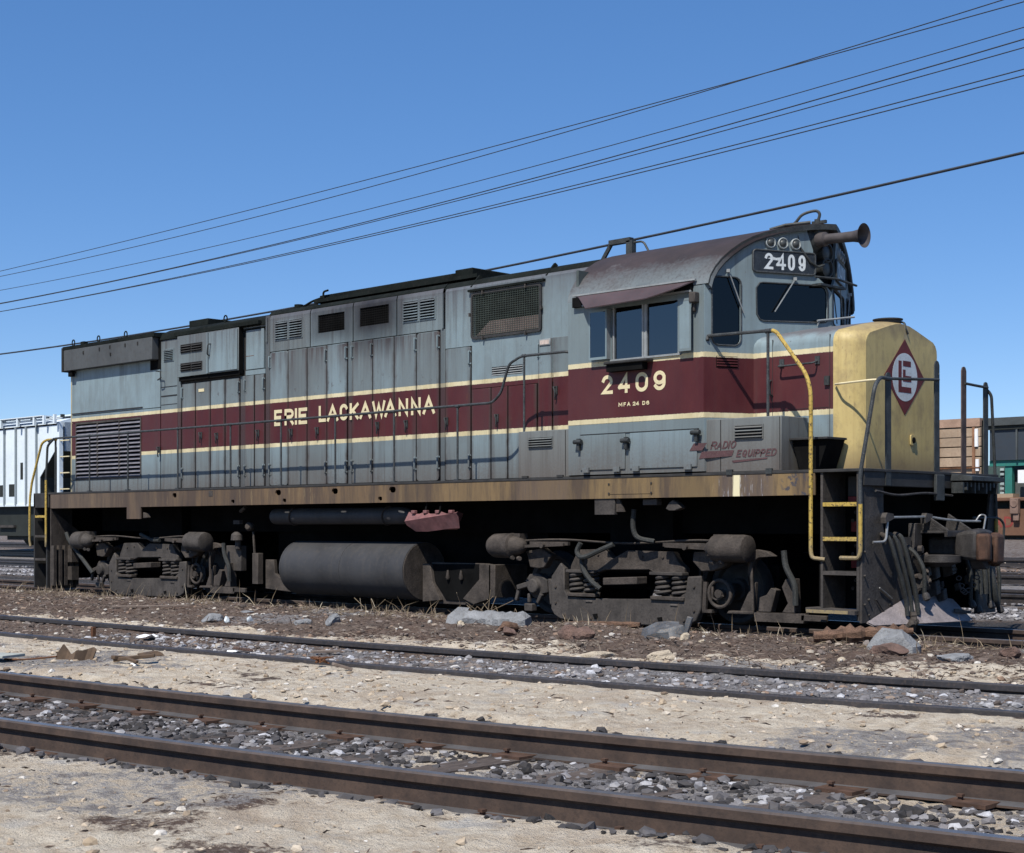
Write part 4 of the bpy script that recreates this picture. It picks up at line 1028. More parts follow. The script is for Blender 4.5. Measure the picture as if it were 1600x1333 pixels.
# faded radio lettering with its two lightning bars
sc = MB(); fr_ = lambda a, b, l: (a, -1.5045 - l, b)
letters(sc, 'RADIO', [(6.44, 6.52), (6.525, 6.595), (6.605, 6.675), (6.68, 6.70), (6.71, 6.785)], 1.935, 0.088, 0.017, fr_, 0.0, 0.35)
letters(sc, 'EQUIPPED', [(6.795, 6.855), (6.87, 6.93), (6.945, 7.005), (7.015, 7.035), (7.045, 7.105), (7.115, 7.175), (7.185, 7.245), (7.255, 7.325)], 1.835, 0.082, 0.017, fr_, 0.0, 0.35)
for poly in ([(6.18, 1.925), (6.36, 1.925), (6.43, 2.008), (6.24, 2.008)], [(6.305, 1.832), (6.74, 1.85), (6.77, 1.915), (6.345, 1.912)], [(6.74, 1.80), (7.22, 1.822), (7.21, 1.806), (6.76, 1.775)]):
    x0 = min(p[0] for p in poly)
    sc.plate(poly, [], lambda a, b, t: (a, (-1.5045 if x0 > 6.28 else -CW - 0.016) - t - (0.03 if a < 6.376 and x0 > 6.28 else 0.0), b), 0.001)
sc.build('lettering', M['script'], loco, sharp=0)
# sloping sand box and step ahead of the radio box
tb = MB(); tb.plate([(7.40, 2.005), (7.86, 2.005), (7.74, 1.68), (7.50, 1.68)], [], lambda a, b, t: (a, -1.30 + t, b), 0.33)
tb.build('sand_hopper', M['black'], loco)
MB().box(7.396, 7.88, -1.35, -HY - 0.01, 2.005, 2.03).build('step_plate', M['darksteel'], loco, bevel=0.004)

# ---- handrails and posts
def rail(name, pts, m, r=0.019, b=0.07, parent=None):
    return MB().tube(bend(pts, b), r, 8).build(name, m, parent or loco)
RY = -1.45
rail('handrail', [(-8.50, RY, 2.60), (-8.28, RY, 2.648), (0.0, RY, 2.652), (2.90, RY, 2.662), (3.06, RY, 2.78), (3.20, RY, 3.14), (3.42, RY, 3.225), (4.23, RY, 3.222), (4.28, -1.30, 3.15)], M['railgrey'], 0.0175)
for x in (-7.07, -5.83, -4.33, -2.87, -1.58, -0.30, 0.98, 2.25, 3.473):
    z1 = 2.65 if x < 3 else 3.225
    m = MB().tube([(x, RY, 1.672), (x, RY, z1)], 0.0145, 8); m.lathe([(-0.028, 0.023), (0.028, 0.023)], (x, RY, z1), (1, 0, 0), 10); m.box(x - 0.04, x + 0.04, RY - 0.03, RY + 0.03, 1.672, 1.69)
    m.build('handrail_post', M['railgrey'], loco)
# front end
rail('handrail', [(6.40, -1.50, 3.17), (6.38, -1.48, 3.222), (7.21, -1.48, 3.208), (7.27, -1.48, 3.20)], M['railgrey'], 0.020, 0.04)
MB().tube([(7.209, -1.48, 2.27), (7.209, -1.48, 3.205)], 0.017, 8).lathe([(-0.03, 0.028), (0.03, 0.028)], (7.209, -1.48, 3.205), (1, 0, 0), 10).build('handrail_post', M['railgrey'], loco)
rail('step_handrail', [(7.27, -1.485, 3.205), (7.33, -1.49, 3.18), (7.74, -1.53, 2.69), (7.80, -1.54, 2.50), (7.80, -1.54, 0.80), (7.815, -1.54, 0.73), (7.95, -1.50, 0.715)], M['hyellow'], 0.022, 0.10)
rail('step_handrail', [(8.15, -1.52, 0.735), (8.38, -1.54, 0.735), (8.405, -1.54, 0.80), (8.405, -1.54, 1.30)], M['hyellow'], 0.022, 0.05)
rail('step_handrail', [(8.405, -1.54, 1.299), (8.40, -1.54, 1.60), (8.55, -1.50, 2.52), (8.46, -1.25, 2.63), (8.44, -1.0, 2.63)], M['railgrey'], 0.022, 0.08)
PX = 8.43
for ya, zt in ((-1.035, 2.70), (-0.01, 2.90), (0.60, 2.88), (1.12, 2.74)):
    rd = zt > 2.8
    w = 0.052
    m = MB().plate([(ya - w, 1.50), (ya + w, 1.50), (ya + w, zt - 0.05), (ya + w * 0.6, zt - 0.01), (ya, zt), (ya - w * 0.6, zt - 0.01), (ya - w, zt - 0.05)], [], lambda a, b, t: (PX + 0.006 - t, a, b), 0.014)
    m.build('end_post', M['postrust'] if ya == 0.60 else M['railblack'], loco)
rail('end_rail', [(7.74, -HY - 0.02, 2.62), (7.85, -1.06, 2.615), (8.25, -1.06, 2.63), (8.43, -1.02, 2.625)], M['cream'], 0.012, 0.05)
rail('end_rail', [(PX + 0.012, -1.06, 2.63), (PX + 0.018, 0.0, 2.69)], M['railblack'], 0.016)
rail('end_rail', [(PX + 0.012, 0.60, 2.69), (PX + 0.018, 0.86, 2.68), (PX + 0.012, 1.14, 2.675)], M['railblack'], 0.016)
rail('end_rail', [(PX, 0.02, 2.76), (8.30, 0.22, 2.64), (8.30, 0.26, 2.0), (8.30, 0.26, 1.67)], M['railblack'], 0.016, 0.06)
rail('step_handrail', [(8.40, 1.14, 2.68), (8.46, 1.20, 2.60), (8.42, 1.36, 1.80), (8.42, 1.40, 1.16)], M['railblack'], 0.019, 0.06)
rail('step_handrail', [(8.42, 1.40, 1.159), (8.42, 1.40, 0.72)], M['hyellow'], 0.022)
# rear end
rail('step_handrail', [(-9.02, -1.52, 0.70), (-9.04, -1.53, 0.80), (-9.03, -1.53, 1.55), (-8.98, -1.52, 1.85), (-8.72, -1.46, 2.58), (-8.60, -1.42, 2.64), (-8.30, -1.40, 2.63)], M['hyellow'], 0.022, 0.08)
rail('step_handrail', [(-8.46, -1.52, 0.70), (-8.44, -1.53, 0.76), (-8.44, -1.53, 1.90)], M['hyellow'], 0.022, 0.04)
rail('handrail', [(-8.44, -1.53, 1.899), (-8.44, -1.50, 2.52), (-8.30, -1.45, 2.645)], M['railblack'], 0.022, 0.06)
MB().tube([(-8.33, -1.40, 1.67), (-8.33, -1.40, 2.63)], 0.02, 8).build('handrail_post', M['railblack'], loco)

# ---- front steps, pilot and coupler
def steps(x0, x1, zs, y, sgn, m_edge, name='step_tread'):
    for i, z in enumerate(zs):
        MB().box(x0, x1, y, y - sgn * 0.26, z - 0.018, z + 0.018).build(name, M['darksteel'], loco)
        MB().box(x0, x1, y + sgn * 0.006, y + sgn * 0.001, z - 0.022, z + 0.020).build('step_edge', m_edge[min(i, len(m_edge) - 1)], loco)
X0, X1 = 7.925, 8.335
steps(X0, X1, (1.30, 0.935, 0.575), -1.50, -1, [M['hyellow'], M['hyellow'], M['dustgrey']])
MB().obox((8.06, -1.46, 0.175), (0.30, 0, -0.01), (0, 0.12, 0), (0, 0, 0.02)).build('step_tread', M['dustgrey'], loco)
MB().box(7.77, 8.28, -1.585, -1.578, 0.150, 0.185).build('step_edge', M['hyellow'], loco)
sw_ = MB(); sw_.side([(X0 - 0.03, 0.18), (X0, 0.18), (X0, 1.64), (X0 - 0.03, 1.64)], -1.50, -1.02); sw_.side([(X1, 0.08), (X1 + 0.03, 0.08), (X1 + 0.03, 1.64), (X1, 1.64)], -1.50, -1.02)
sw_.build('stepwell_side', M['dustgrey'], loco)
MB().side([(X0, 0.18), (X1, 0.18), (X1, 1.64), (X0, 1.64)], -1.06, -1.03, [rounded(X0 + 0.18, X1 - 0.02, a, a + 0.27, 0.02) for a in (0.28, 0.64, 1.0)]).build('stepwell_back', M['black'], loco)
for zb in (1.13, 0.77, 0.40):
    for dx_, dz_ in ((0.13, 0.09), (0.095, 0.0), (0.155, 0.0)):
        MB().lathe([(0, 0.021), (0.004, 0.021)], (X0 + dx_, -1.066, zb + dz_), (0, -1, 0), 12).build('drain_hole_rim', M['dustgrey'], loco)
for z in (1.08, 0.69): MB().box(X0 + 0.075, X0 + 0.15, -1.068, -1.061, z - 0.07, z + 0.04).build('red_stencil', M['redstencil'], loco)
MB().box(X0 + 0.12, X1 - 0.01, -1.20, -1.19, 1.39, 1.60).build('kick_plate', M['darksteel'], loco)
MB().box(X0 + 0.12, X1 - 0.01, -1.20, -1.193, 1.325, 1.385).build('red_stencil', M['redstencil'], loco)
# end platform beam and pilot sheets
MB().box(8.38, 8.425, -1.50, 1.42, 1.49, 1.668).build('end_beam', M['darksteel'], loco, bevel=0.008)
dr_ = MB(); dr_.add([(8.43, 0.30, 1.66), (8.43, 1.36, 1.64), (8.56, 1.32, 1.63), (8.66, 0.36, 1.625), (8.43, 0.30, 1.58), (8.43, 1.36, 1.56), (8.56, 1.32, 1.585), (8.66, 0.36, 1.58)], [(0, 1, 2, 3), (7, 6, 5, 4), (0, 3, 7, 4), (3, 2, 6, 7), (2, 1, 5, 6), (1, 0, 4, 5)])
dr_.build('drop_step', M['railblack'], loco)
MB().box(8.43, 8.47, -0.08, 0.10, 1.35, 1.64).build('drop_step_bracket', M['railblack'], loco, bevel=0.01)
for k in range(10): MB().box(8.44, 8.58, 0.30 + k * 0.09, 0.33 + k * 0.09, 1.44 + 0.035 * (k % 3), 1.56).build('drop_step_rib', M['railblack'], loco)
pil = MB().front([(-1.50, 0.06), (-0.56, 0.06), (-0.50, 0.95), (-1.04, 0.95), (-1.22, 1.36), (-1.30, 1.49), (-1.50, 1.49)], 8.37, 8.40).build('pilot_plate', M['dustgrey'], loco)
MB().front([(0.95, 0.06), (1.42, 0.06), (1.42, 1.49), (1.30, 1.49), (1.20, 0.95), (1.0, 0.70)], 8.37, 8.40).build('pilot_plate', M['greasy'], loco)
MB().box(7.55, 7.60, -1.0, 1.38, 0.15, 1.62).build('pilot_bulkhead', M['black'], loco)
MB().box(7.6, 8.36, 1.34, 1.38, 0.10, 1.62).build('pilot_side', M['black'], loco)
# bright sloping plough sheet along the bottom of the pilot
pw = MB()
lowp = [(8.52, -1.46, 0.04), (8.60, -0.9, 0.035), (8.68, -0.3, 0.03), (8.68, 0.35, 0.02), (8.55, 0.75, -0.02)]
topp = [(8.41, -1.42, 0.07), (8.42, -0.62, 0.31), (8.43, -0.35, 0.33), (8.43, 0.35, 0.25), (8.41, 0.70, 0.0)]
pw.add(lowp + topp, [(i, i + 1, i + 6, i + 5) for i in range(4)])
pw.add([(x - 0.012, y, z - 0.012) for x, y, z in lowp + topp], [(i, i + 5, i + 6, i + 1) for i in range(4)])
pw.build('plough_sheet', simple('pale_plough_sheet', (0.23, 0.20, 0.20), 0.75, vary=0.25, scale=7, dirt=(0.10, 0.09, 0.08), dirt_amt=0.5, bump=0.01), loco, sharp=20)
for y, z in ((-1.38, 0.30), (-1.38, 0.14), (-1.46, 0.25), (-1.46, 0.55), (-1.46, 0.8)): MB().cyl((8.40, y, z), (8.425, y, z), 0.012, 8).build('pilot_bolt', M['dustgrey'], pil)
# coupler
cp = MB()
cp.box(8.36, 8.80, -0.09, 0.09, 0.74, 0.95)
cp.loft([[(x, y * s, 0.86 + z * h) for y, z in ((-1, -1), (-1.05, 0), (-1, 1), (0, 1.15), (1, 1), (1.05, 0), (1, -1), (0, -1.1))] for x, s, h in ((8.70, 0.13, 0.12), (8.82, 0.17, 0.15), (8.92, 0.20, 0.16), (9.00, 0.20, 0.16))], True, True)
cpo = cp.build('coupler_body', M['greasy'], loco, bevel=0.035)
kn = MB(); kn.box(8.98, 9.13, 0.02, 0.20, 0.66, 0.98); kn.cyl((9.02, 0.19, 0.63), (9.02, 0.19, 1.0), 0.06, 14); kn.obox((9.05, -0.12, 0.84), (0.07, 0.03, 0), (-0.02, 0.06, 0), (0, 0, 0.15))
kn.build('coupler_knuckle', M['knuckle'], cpo, bevel=0.03)
MB().front([(-0.10, 0.70), (0.14, 0.70), (0.06, 0.60), (-0.03, 0.60)], 8.86, 9.02).build('coupler_lock', M['greasy'], cpo, bevel=0.015)
st_ = MB(); st_.box(8.30, 8.70, -0.34, 0.30, 0.99, 1.02); st_.box(8.70, 8.74, -0.34, 0.02, 0.95, 1.02); st_.side([(8.40, 1.02), (8.74, 1.02), (8.44, 1.21)], -0.30, -0.28); st_.side([(8.40, 1.02), (8.74, 1.02), (8.44, 1.21)], 0.22, 0.25); st_.front([(-0.50, 0.5), (-0.34, 0.5), (-0.30, 1.10), (-0.46, 1.10)], 8.34, 8.42)
st_.build('striker_casting', M['greasy'], loco, bevel=0.006)
# lower buffer pan and clutter under the coupler
bp = MB().lathe([(0, 0.10), (0.05, 0.22), (0.12, 0.22), (0.13, 0.12)], (8.62, -0.28, 0.63), (0, 0, 1), 18); bp.box(8.35, 8.66, -0.36, -0.2, 0.64, 0.74)
bp.build('buffer_pan', M['greasy'], loco)
for k in range(9):
    y = -0.50 + rnd.uniform(-0.1, 0.1); z = rnd.uniform(0.42, 0.92); x = 8.45 + rnd.uniform(0, 0.08)
    MB().cyl((x, y, z), (x + rnd.uniform(0.03, 0.1), y + rnd.uniform(-0.06, 0.06), z + rnd.uniform(-0.05, 0.05)), rnd.uniform(0.02, 0.045), 9).build('hose_valve', M['dust'], loco)
# air and control hoses hanging before the pilot
for y0, y1, yb, z1, rr in ((-1.13, -1.02, -0.90, 0.12, 0.024), (-1.00, -0.89, -0.80, 0.10, 0.022), (-0.87, -0.76, -0.68, 0.12, 0.026)):
    MB().tube(smooth_path([(8.42, y0 - 0.02, 0.985), (8.50, y0, 0.93), (8.545, (y0 + yb) / 2 - 0.01, 0.62), (8.56, yb, 0.30), (8.57, yb + 0.02, z1)]), rr, 10).build('air_hose', M['rubber'], loco)
    MB().lathe([(0, 0.022), (0.03, 0.032), (0.07, 0.03)], (8.41, y0 - 0.02, 0.99), (0.6, 0, -0.3), 10).build('hose_fitting', M['dust'], loco)
for k in range(7):
    hk = MB(); y = -0.86 + rnd.uniform(-0.12, 0.16); z = rnd.uniform(0.0, 0.16)
    hk.lathe([(0, 0.02), (0.04, 0.05), (0.09, 0.035)], (8.56 + rnd.uniform(-0.03, 0.04), y, z), (rnd.uniform(-1, 1), rnd.uniform(-1, 1), rnd.uniform(-1, 0.3)), 8); hk.build('hose_coupling', M['dust'], loco)
MB().tube(smooth_path([(8.45, 0.95, 0.80), (8.60, 0.93, 0.5), (8.62, 0.98, 0.25), (8.60, 1.05, 0.17)]), 0.04, 10).build('air_hose', M['rubber'], loco)
for y in (0.62, 0.75):
    MB().tube(smooth_path([(8.45, y, 0.95), (8.58, y + 0.03, 0.6), (8.60, y + 0.05, 0.3)]), 0.03, 8).build('air_hose', M['rubber'], loco)
for y, yb, z1, zb in ((0.40, 0.46, 0.86, 0.22), (0.52, 0.60, 0.92, 0.16), (0.86, 0.90, 0.88, 0.20), (1.10, 1.12, 0.90, 0.14), (-0.62, -0.56, 0.84, 0.34)):
    MB().tube(smooth_path([(8.42, y, z1), (8.52, y + 0.01, z1 - 0.08), (8.60, (y + yb) / 2, (z1 + zb) / 2), (8.59, yb, zb)]), 0.024, 8).build('air_hose', M['rubber'], loco)
    MB().lathe([(0, 0.022), (0.03, 0.04), (0.08, 0.042), (0.10, 0.02)], (8.59, yb, zb + 0.02), (0.3, 0.2, -1), 9).build('hose_coupling', M['greasy'], loco)
    MB().lathe([(0, 0.035), (0.05, 0.03), (0.06, 0.02)], (8.39, y, z1), (1, 0, 0), 9).build('pipe_elbow', M['greasy'], loco)
for k in range(16):
    y = rnd.uniform(-0.58, 0.95); z = rnd.uniform(0.30, 0.62); x = rnd.uniform(8.36, 8.52)
    s = rnd.uniform(0.025, 0.06)
    MB().obox((x, y, z), (s, 0, 0.3 * s), (0, s * 0.8, 0.2 * s), (-0.2 * s, 0, s * 1.3)).build('casting_lug', M['greasy'], loco, bevel=0.01)
for k in range(9):
    a = k / 8; c_ = Vector((8.70 + 0.02 * math.sin(a * 9), -0.12 + 0.55 * a, 0.60 - 0.26 * math.sin(math.pi * a)))
    ring = [tuple(c_ + Vector((0.012 * math.cos(q), 0.034 * math.cos(q), 0.024 * math.sin(q)))) for q in [2 * math.pi * j / 10 for j in range(10)]]
    MB().tube(ring, 0.007, 5, closed=True).build('chain_link', M['greasy'], loco)
MB().plate([(0.05, 0.16), (0.42, 0.12), (0.40, 0.09), (0.06, 0.12)], [], lambda a, b, t: (8.62 - t, a, b), 0.02).build('footboard_strip', M['dustgrey'], loco)
MB().tube(smooth_path([(8.44, -1.30, 1.44), (8.46, -0.9, 1.40), (8.46, -0.3, 1.43), (8.45, 0.3, 1.41)]), 0.014, 6).build('conduit', M['greasy'], loco)
MB().tube(smooth_path([(8.415, -1.25, 0.30), (8.42, -1.05, 0.14), (8.43, -0.82, 0.13), (8.42, -0.98, 0.24)]), 0.007, 6).build('bent_wire', M['darksteel'], loco)
# uncoupling lever
rail('uncoupling_lever', [(8.43, -1.34, 0.90), (8.50, -1.20, 0.905), (8.50, -1.16, 1.16), (8.50, -0.32, 1.172), (8.54, -0.05, 1.145), (8.58, 0.30, 1.125), (8.62, 0.62, 1.125)], M['bare'], 0.014, 0.05)
rail('uncoupling_lever', [(8.60, 0.55, 1.12), (8.64, 0.58, 1.20), (8.68, 0.64, 1.19), (8.76, 0.42, 1.0), (8.85, 0.25, 0.98)], M['bare'], 0.010, 0.04)
rail('uncoupling_lever', [(8.44, 0.80, 1.165), (8.50, 1.30, 1.165), (8.52, 1.40, 1.10), (8.50, 1.40, 0.75)], M['railblack'], 0.014, 0.07)
for y in (-1.14, -0.32): MB().plate([(y - 0.09, 1.10), (y + 0.08, 1.15), (y + 0.06, 1.20), (y - 0.06, 1.21), (y - 0.10, 1.16)], [], lambda a, b, t: (8.52 - t, a, b), 0.06).build('lever_bracket', M['dustgrey'], loco)
rail('cut_lever_chain', [(8.415, -1.18, 0.42), (8.415, -0.93, 0.30)], M['bare'], 0.008)

# rear steps and rear pilot corner
steps(-8.88, -8.50, (1.245, 0.885, 0.465), -1.50, -1, [M['hyellow'], M['dustgrey'], M['dustgrey']])
rs_ = MB(); rs_.box(-8.94, -8.90, -1.50, -1.0, -0.05, 1.64); rs_.box(-8.49, -8.45, -1.50, -1.0, -0.05, 1.64); rs_.box(-8.90, -8.49, -1.10, -1.06, 0.0, 1.64); rs_.box(-8.72, -8.64, -1.12, -1.10, 0.0, 1.6)
rs_.build('stepwell_side', M['darksteel'], loco)
rp = MB(); rp.front([(-1.50, -0.06), (-1.0, -0.06), (-0.9, 0.95), (-1.50, 1.38)], -8.34, -8.31)
for k in range(5): rp.box(-8.31, -8.22, -1.50 + k * 0.11, -1.44 + k * 0.11, 0.0, 0.72)
rp.build('rear_pilot', M['dust'], loco)
for z in (0.10, 0.42): MB().box(-8.24, -8.08, -1.22, -1.08, z, z + 0.24).build('rear_bracket', M['dust'], loco)
MB().box(-8.95, -8.40, -1.50, 1.42, 1.40, 1.668).build('end_beam', M['darksteel'], loco, bevel=0.008)
MB().box(-8.95, -8.90, -1.0, 1.4, 0.1, 1.40).build('rear_pilot_bulkhead', M['black'], loco)
rail('drain_pipe', [(-8.13, -1.30, 0.95), (-8.05, -1.30, 0.82), (-7.25, -1.28, 0.24)], M['rubber'], 0.035, 0.1)

# ---- trucks
def truck(cx, front):
    X = lambda x: cx + x
    t = MB(); t.box(X(-0.45), X(0.45), -1.02, 1.02, 0.50, 0.78); t.box(X(-1.75), X(1.75), -0.62, 0.62, 0.28, 0.74)
    tr = t.build('truck', M['black'], loco)
    for s in (-1, 1):
        m = MB()
        y0, y1 = (-1.16, -1.06) if s < 0 else (1.06, 1.16)
        m.side([(X(-1.02), 0.61), (X(-1.18), 0.43), (X(-1.185), 0.02), (X(-1.13), -0.055), (X(-1.02), -0.105), (X(-0.7), -0.13), (X(0.7), -0.12), (X(1.02), -0.09), (X(1.13), -0.035), (X(1.195), 0.11), (X(1.20), 0.49), (X(1.0), 0.478), (X(0.97), 0.285), (X(0.79), 0.205), (X(-0.56), 0.17), (X(-0.89), 0.188), (X(-0.955), 0.26), (X(-0.96), 0.535)], y0, y1)
        if s < 0:
            m.box(X(-0.60), X(-0.48), y0 - 0.01, y0 + 0.02, 0.115, 0.15); m.box(X(0.74), X(0.86), y0 - 0.01, y0 + 0.02, 0.115, 0.15)
        m.build('drop_frame', M['dustgrey'], tr, bevel=0.014)
        m = MB()
        m.side([(X(-0.88), 0.49), (X(-0.86), 0.58), (X(-0.74), 0.775), (X(-0.30), 0.787), (X(-0.17), 0.67), (X(0.06), 0.775), (X(0.78), 0.765), (X(0.84), 0.65), (X(0.94), 0.575), (X(0.94), 0.515), (X(0.48), 0.505), (X(0.40), 0.543), (X(-0.28), 0.53), (X(-0.44), 0.486)], y0 + 0.02, y1 + 0.03)
        m.build('side_frame', M['dustgrey'] if not front else M['dust'], tr, bevel=0.012)
        for xa, xb in ((-0.89, -0.42), (0.46, 0.96)):
            MB().box(X(xa), X(xb), min(y0, y1) - (0.05 if s < 0 else -0.05), max(y0, y1) - 0.02, 0.485, 0.525).build('spring_plank', M['dustgrey'], tr, bevel=0.008)
            MB().box(X(xa), X(xb), min(y0, y1) - (0.03 if s < 0 else -0.03), max(y0, y1) - 0.02, 0.19, 0.235).build('spring_seat', M['dust'], tr, bevel=0.008)
        if s > 0: continue
        for xs in (-0.78, -0.54, 0.60, 0.85):
            hel = [(X(xs) + 0.085 * math.cos(a), -1.10 + 0.085 * math.sin(a), 0.235 + 0.25 * a / (2 * math.pi * 4.2)) for a in [2 * math.pi * 4.2 * k / 64 for k in range(65)]]
            MB().tube(hel, 0.023, 6).build('coil_spring', M['dustgrey'], tr)
        MB().obox((X(0.06), -1.18, 0.405), (0.27, 0, 0.012), (0, 0.10, 0), (0, 0, 0.045)).build('bolster_end', M['dust'], tr, bevel=0.01)
        for xo, sg in ((-1.30, -1), (1.28, 1)):
            m = MB().side([(X(xo - sg * 0.16), 0.77), (X(xo + sg * 0.20), 0.775), (X(xo + sg * 0.20), 0.68), (X(xo + sg * 0.36), 0.66), (X(xo + sg * 0.28), 0.60), (X(xo + sg * 0.10), 0.55), (X(xo - sg * 0.05), 0.54), (X(xo - sg * 0.18), 0.66)] if sg > 0 else [(X(xo + 0.16), 0.70), (X(xo - 0.0), 0.785), (X(xo - 0.30), 0.745), (X(xo - 0.26), 0.68), (X(xo - 0.22), 0.54), (X(xo - 0.05), 0.525), (X(xo + 0.03), 0.54)], -1.20, -1.08)
            m.build('pedestal_arm', M['dust'], tr, bevel=0.014)
        for xo, sg in ((-1.82, 1), (1.70, -1)):
            c = MB().lathe([(-0.30, 0.06), (-0.29, 0.12), (-0.22, 0.155), (-0.05, 0.16), (0.05, 0.158), (0.07, 0.165), (0.10, 0.165), (0.12, 0.13), (0.24, 0.10), (0.30, 0.05), (0.31, 0.03)] if sg > 0 else [(-0.28, 0.10), (-0.26, 0.15), (-0.20, 0.158), (0.10, 0.155), (0.14, 0.16), (0.20, 0.15), (0.24, 0.10), (0.30, 0.07), (0.33, 0.04)], (X(xo), -1.29, 0.815), (sg, 0, 0), 24)
            c.box(X(xo) - 0.0, X(xo) + sg * 0.22, -1.30, -1.16, 0.86, 0.975)
            for dz, dx in ((-0.15, 0.10), (-0.16, 0.22), (0.12, -0.02)): c.cyl((X(xo + sg * dx), -1.33, 0.815 + dz), (X(xo + sg * dx) + 0.05, -1.35, 0.815 + dz), 0.028, 8)
            co = c.build('brake_cylinder', M['dustgrey'] if not front else M['dust'], tr)
            rod = MB().bar((X(xo + sg * 0.30), -1.29, 0.812), (X(xo + sg * 0.95), -1.26, 0.838), 0.035, 0.035); rod.bar((X(xo + sg * 0.36), -1.24, 0.85), (X(xo + sg * 1.0), -1.22, 0.85), 0.05, 0.045); rod.cyl((X(xo + sg * 0.62), -1.33, 0.825), (X(xo + sg * 0.62), -1.22, 0.825), 0.035, 10)
            rod.build('brake_rod', M['dust'], tr)
        # journal boxes: a knobbly one inside, a ring-cover one outside
        for xo, kind in ((-1.50, 0), (1.44, 1)):
            j = MB()
            if kind == 0:
                j.lathe([(0, 0.17), (0.07, 0.16), (0.10, 0.11), (0.16, 0.09), (0.17, 0.03)], (X(xo), -1.02, 0.30), (0, -1, 0), 16)
                j.side([(X(xo - 0.18), 0.36), (X(xo - 0.10), 0.45), (X(xo + 0.06), 0.46), (X(xo + 0.20), 0.38), (X(xo + 0.22), 0.22), (X(xo + 0.0), 0.18)], -1.12, -0.98)
                j.bar((X(xo - 0.30), -1.12, 0.27), (X(xo - 0.05), -1.14, 0.33), 0.07, 0.07); j.bar((X(xo - 0.28), -1.12, 0.26), (X(xo - 0.33), -1.12, 0.10), 0.05, 0.05)
                j.bar((X(xo + 0.13), -1.13, 0.20), (X(xo + 0.06), -1.13, 0.08), 0.05, 0.05); j.bar((X(xo - 0.10), -1.12, 0.20), (X(xo - 0.10), -1.12, 0.08), 0.045, 0.045); j.box(X(xo - 0.18), X(xo - 0.04), -1.14, -1.04, -0.03, 0.07)
                j.side([(X(xo + 0.22), 0.40), (X(xo + 0.32), 0.38), (X(xo + 0.33), 0.08), (X(xo + 0.26), 0.06)], -1.12, -1.04)
                jo = j.build('journal_box', M['dustgrey'], tr, bevel=0.012)
            else:
                ring = [(X(xo) + 0.155 * math.cos(a), -1.12, 0.29 + 0.155 * math.sin(a)) for a in [2 * math.pi * k / 24 for k in range(24)]]
                j.tube(ring, 0.022, 8, closed=True)
                j.tube([(X(xo - 0.09), -1.14, 0.37), (X(xo - 0.09), -1.14, 0.24), (X(xo - 0.03), -1.14, 0.215), (X(xo + 0.06), -1.14, 0.27)], 0.016, 6)
                j.cyl((X(xo), -1.16, 0.29), (X(xo), -1.0, 0.29), 0.05, 12)
                j.bar((X(xo - 0.20), -1.12, 0.42), (X(xo - 0.22), -1.12, 0.08), 0.035, 0.05); j.box(X(xo - 0.24), X(xo - 0.10), -1.14, -1.04, 0.065, 0.10)
                jo = j.build('journal_box', M['dust'], tr)
                MB().lathe([(0, 0.15), (0.02, 0.12), (0.021, 0.01)], (X(xo), -1.04, 0.29), (0, -1, 0), 20).build('axle_cover', M['darksteel'], tr)
            # outer brake shoe hanger, flared arm and tie bar
        if True:
            so = 1 if front else 1
            m = MB()
            m.side([(X(1.80), 0.40), (X(1.86), 0.40), (X(1.86), 0.62), (X(1.82), 0.78), (X(1.98), 0.805), (X(2.12), 0.785), (X(2.22), 0.73), (X(2.02), 0.715), (X(1.95), 0.68), (X(1.90), 0.55), (X(1.87), 0.40)], -1.16, -1.08)
            m.side([(X(1.72), 0.075), (X(1.93), 0.08), (X(1.95), 0.44), (X(1.84), 0.30)], -1.14, -1.08)
            m.side([(X(1.55), 0.065), (X(1.95), 0.07), (X(1.95), 0.105), (X(1.58), 0.10)], -1.15, -1.06)
            m.build('brake_hanger', M['dust'], tr, bevel=0.01)
            m = MB()
            m.side([(X(2.03), 0.105), (X(2.20), 0.11), (X(2.27), 0.36), (X(2.20), 0.38), (X(2.14), 0.30), (X(2.05), 0.27)], -1.20, -1.10)
            m.side([(X(2.36), 0.11), (X(2.54), 0.11), (X(2.52), 0.49), (X(2.41), 0.487), (X(2.36), 0.40), (X(2.44), 0.22)], -1.22, -1.10)
            m.side([(X(2.00), 0.0), (X(2.66), 0.005), (X(2.68), 0.11), (X(2.0), 0.10)], -1.24, -1.16)
            m.box(X(2.62), X(2.95), -1.24, -1.20, 0.03, 0.10)
            m.build('brake_shoe_rigging', M['dust'], tr, bevel=0.008)
            MB().tube(smooth_path([(X(2.43), -1.28, 0.80), (X(2.46), -1.28, 0.62), (X(2.56), -1.27, 0.42), (X(2.57), -1.26, 0.20)]), 0.034, 8).build('sand_pipe', M['rubber'], tr)
            m = MB(); m.tube([(X(1.93), -1.2, 0.78), (X(1.96), -1.2, 0.12)], 0.018, 8)
            m.build('brake_pull_rod', M['dust'], tr)
    for bx_, bz_ in ((-1.10, 0.30), (-1.10, 0.10), (-0.95, -0.05), (-0.5, -0.07), (0.5, -0.07), (0.95, -0.04), (1.10, 0.08), (1.10, 0.36), (-0.62, 0.70), (0.62, 0.70), (0.30, 0.70), (-0.40, 0.72)):
        MB().lathe([(0, 0.017), (0.014, 0.016), (0.016, 0.008)], (X(bx_), -1.16 if bz_ < 0.5 else -1.14, bz_), (0, -1, 0), 8).build('frame_bolt', M['dust'], tr)
    for bx_ in (-0.42, 0.60):
        MB().side([(X(bx_ - 0.05), -0.02), (X(bx_ + 0.02), -0.01), (X(bx_ + 0.03), -0.06), (X(bx_ - 0.02), -0.07)], -1.175, -1.16).build('lifting_slot', M['black'], tr)
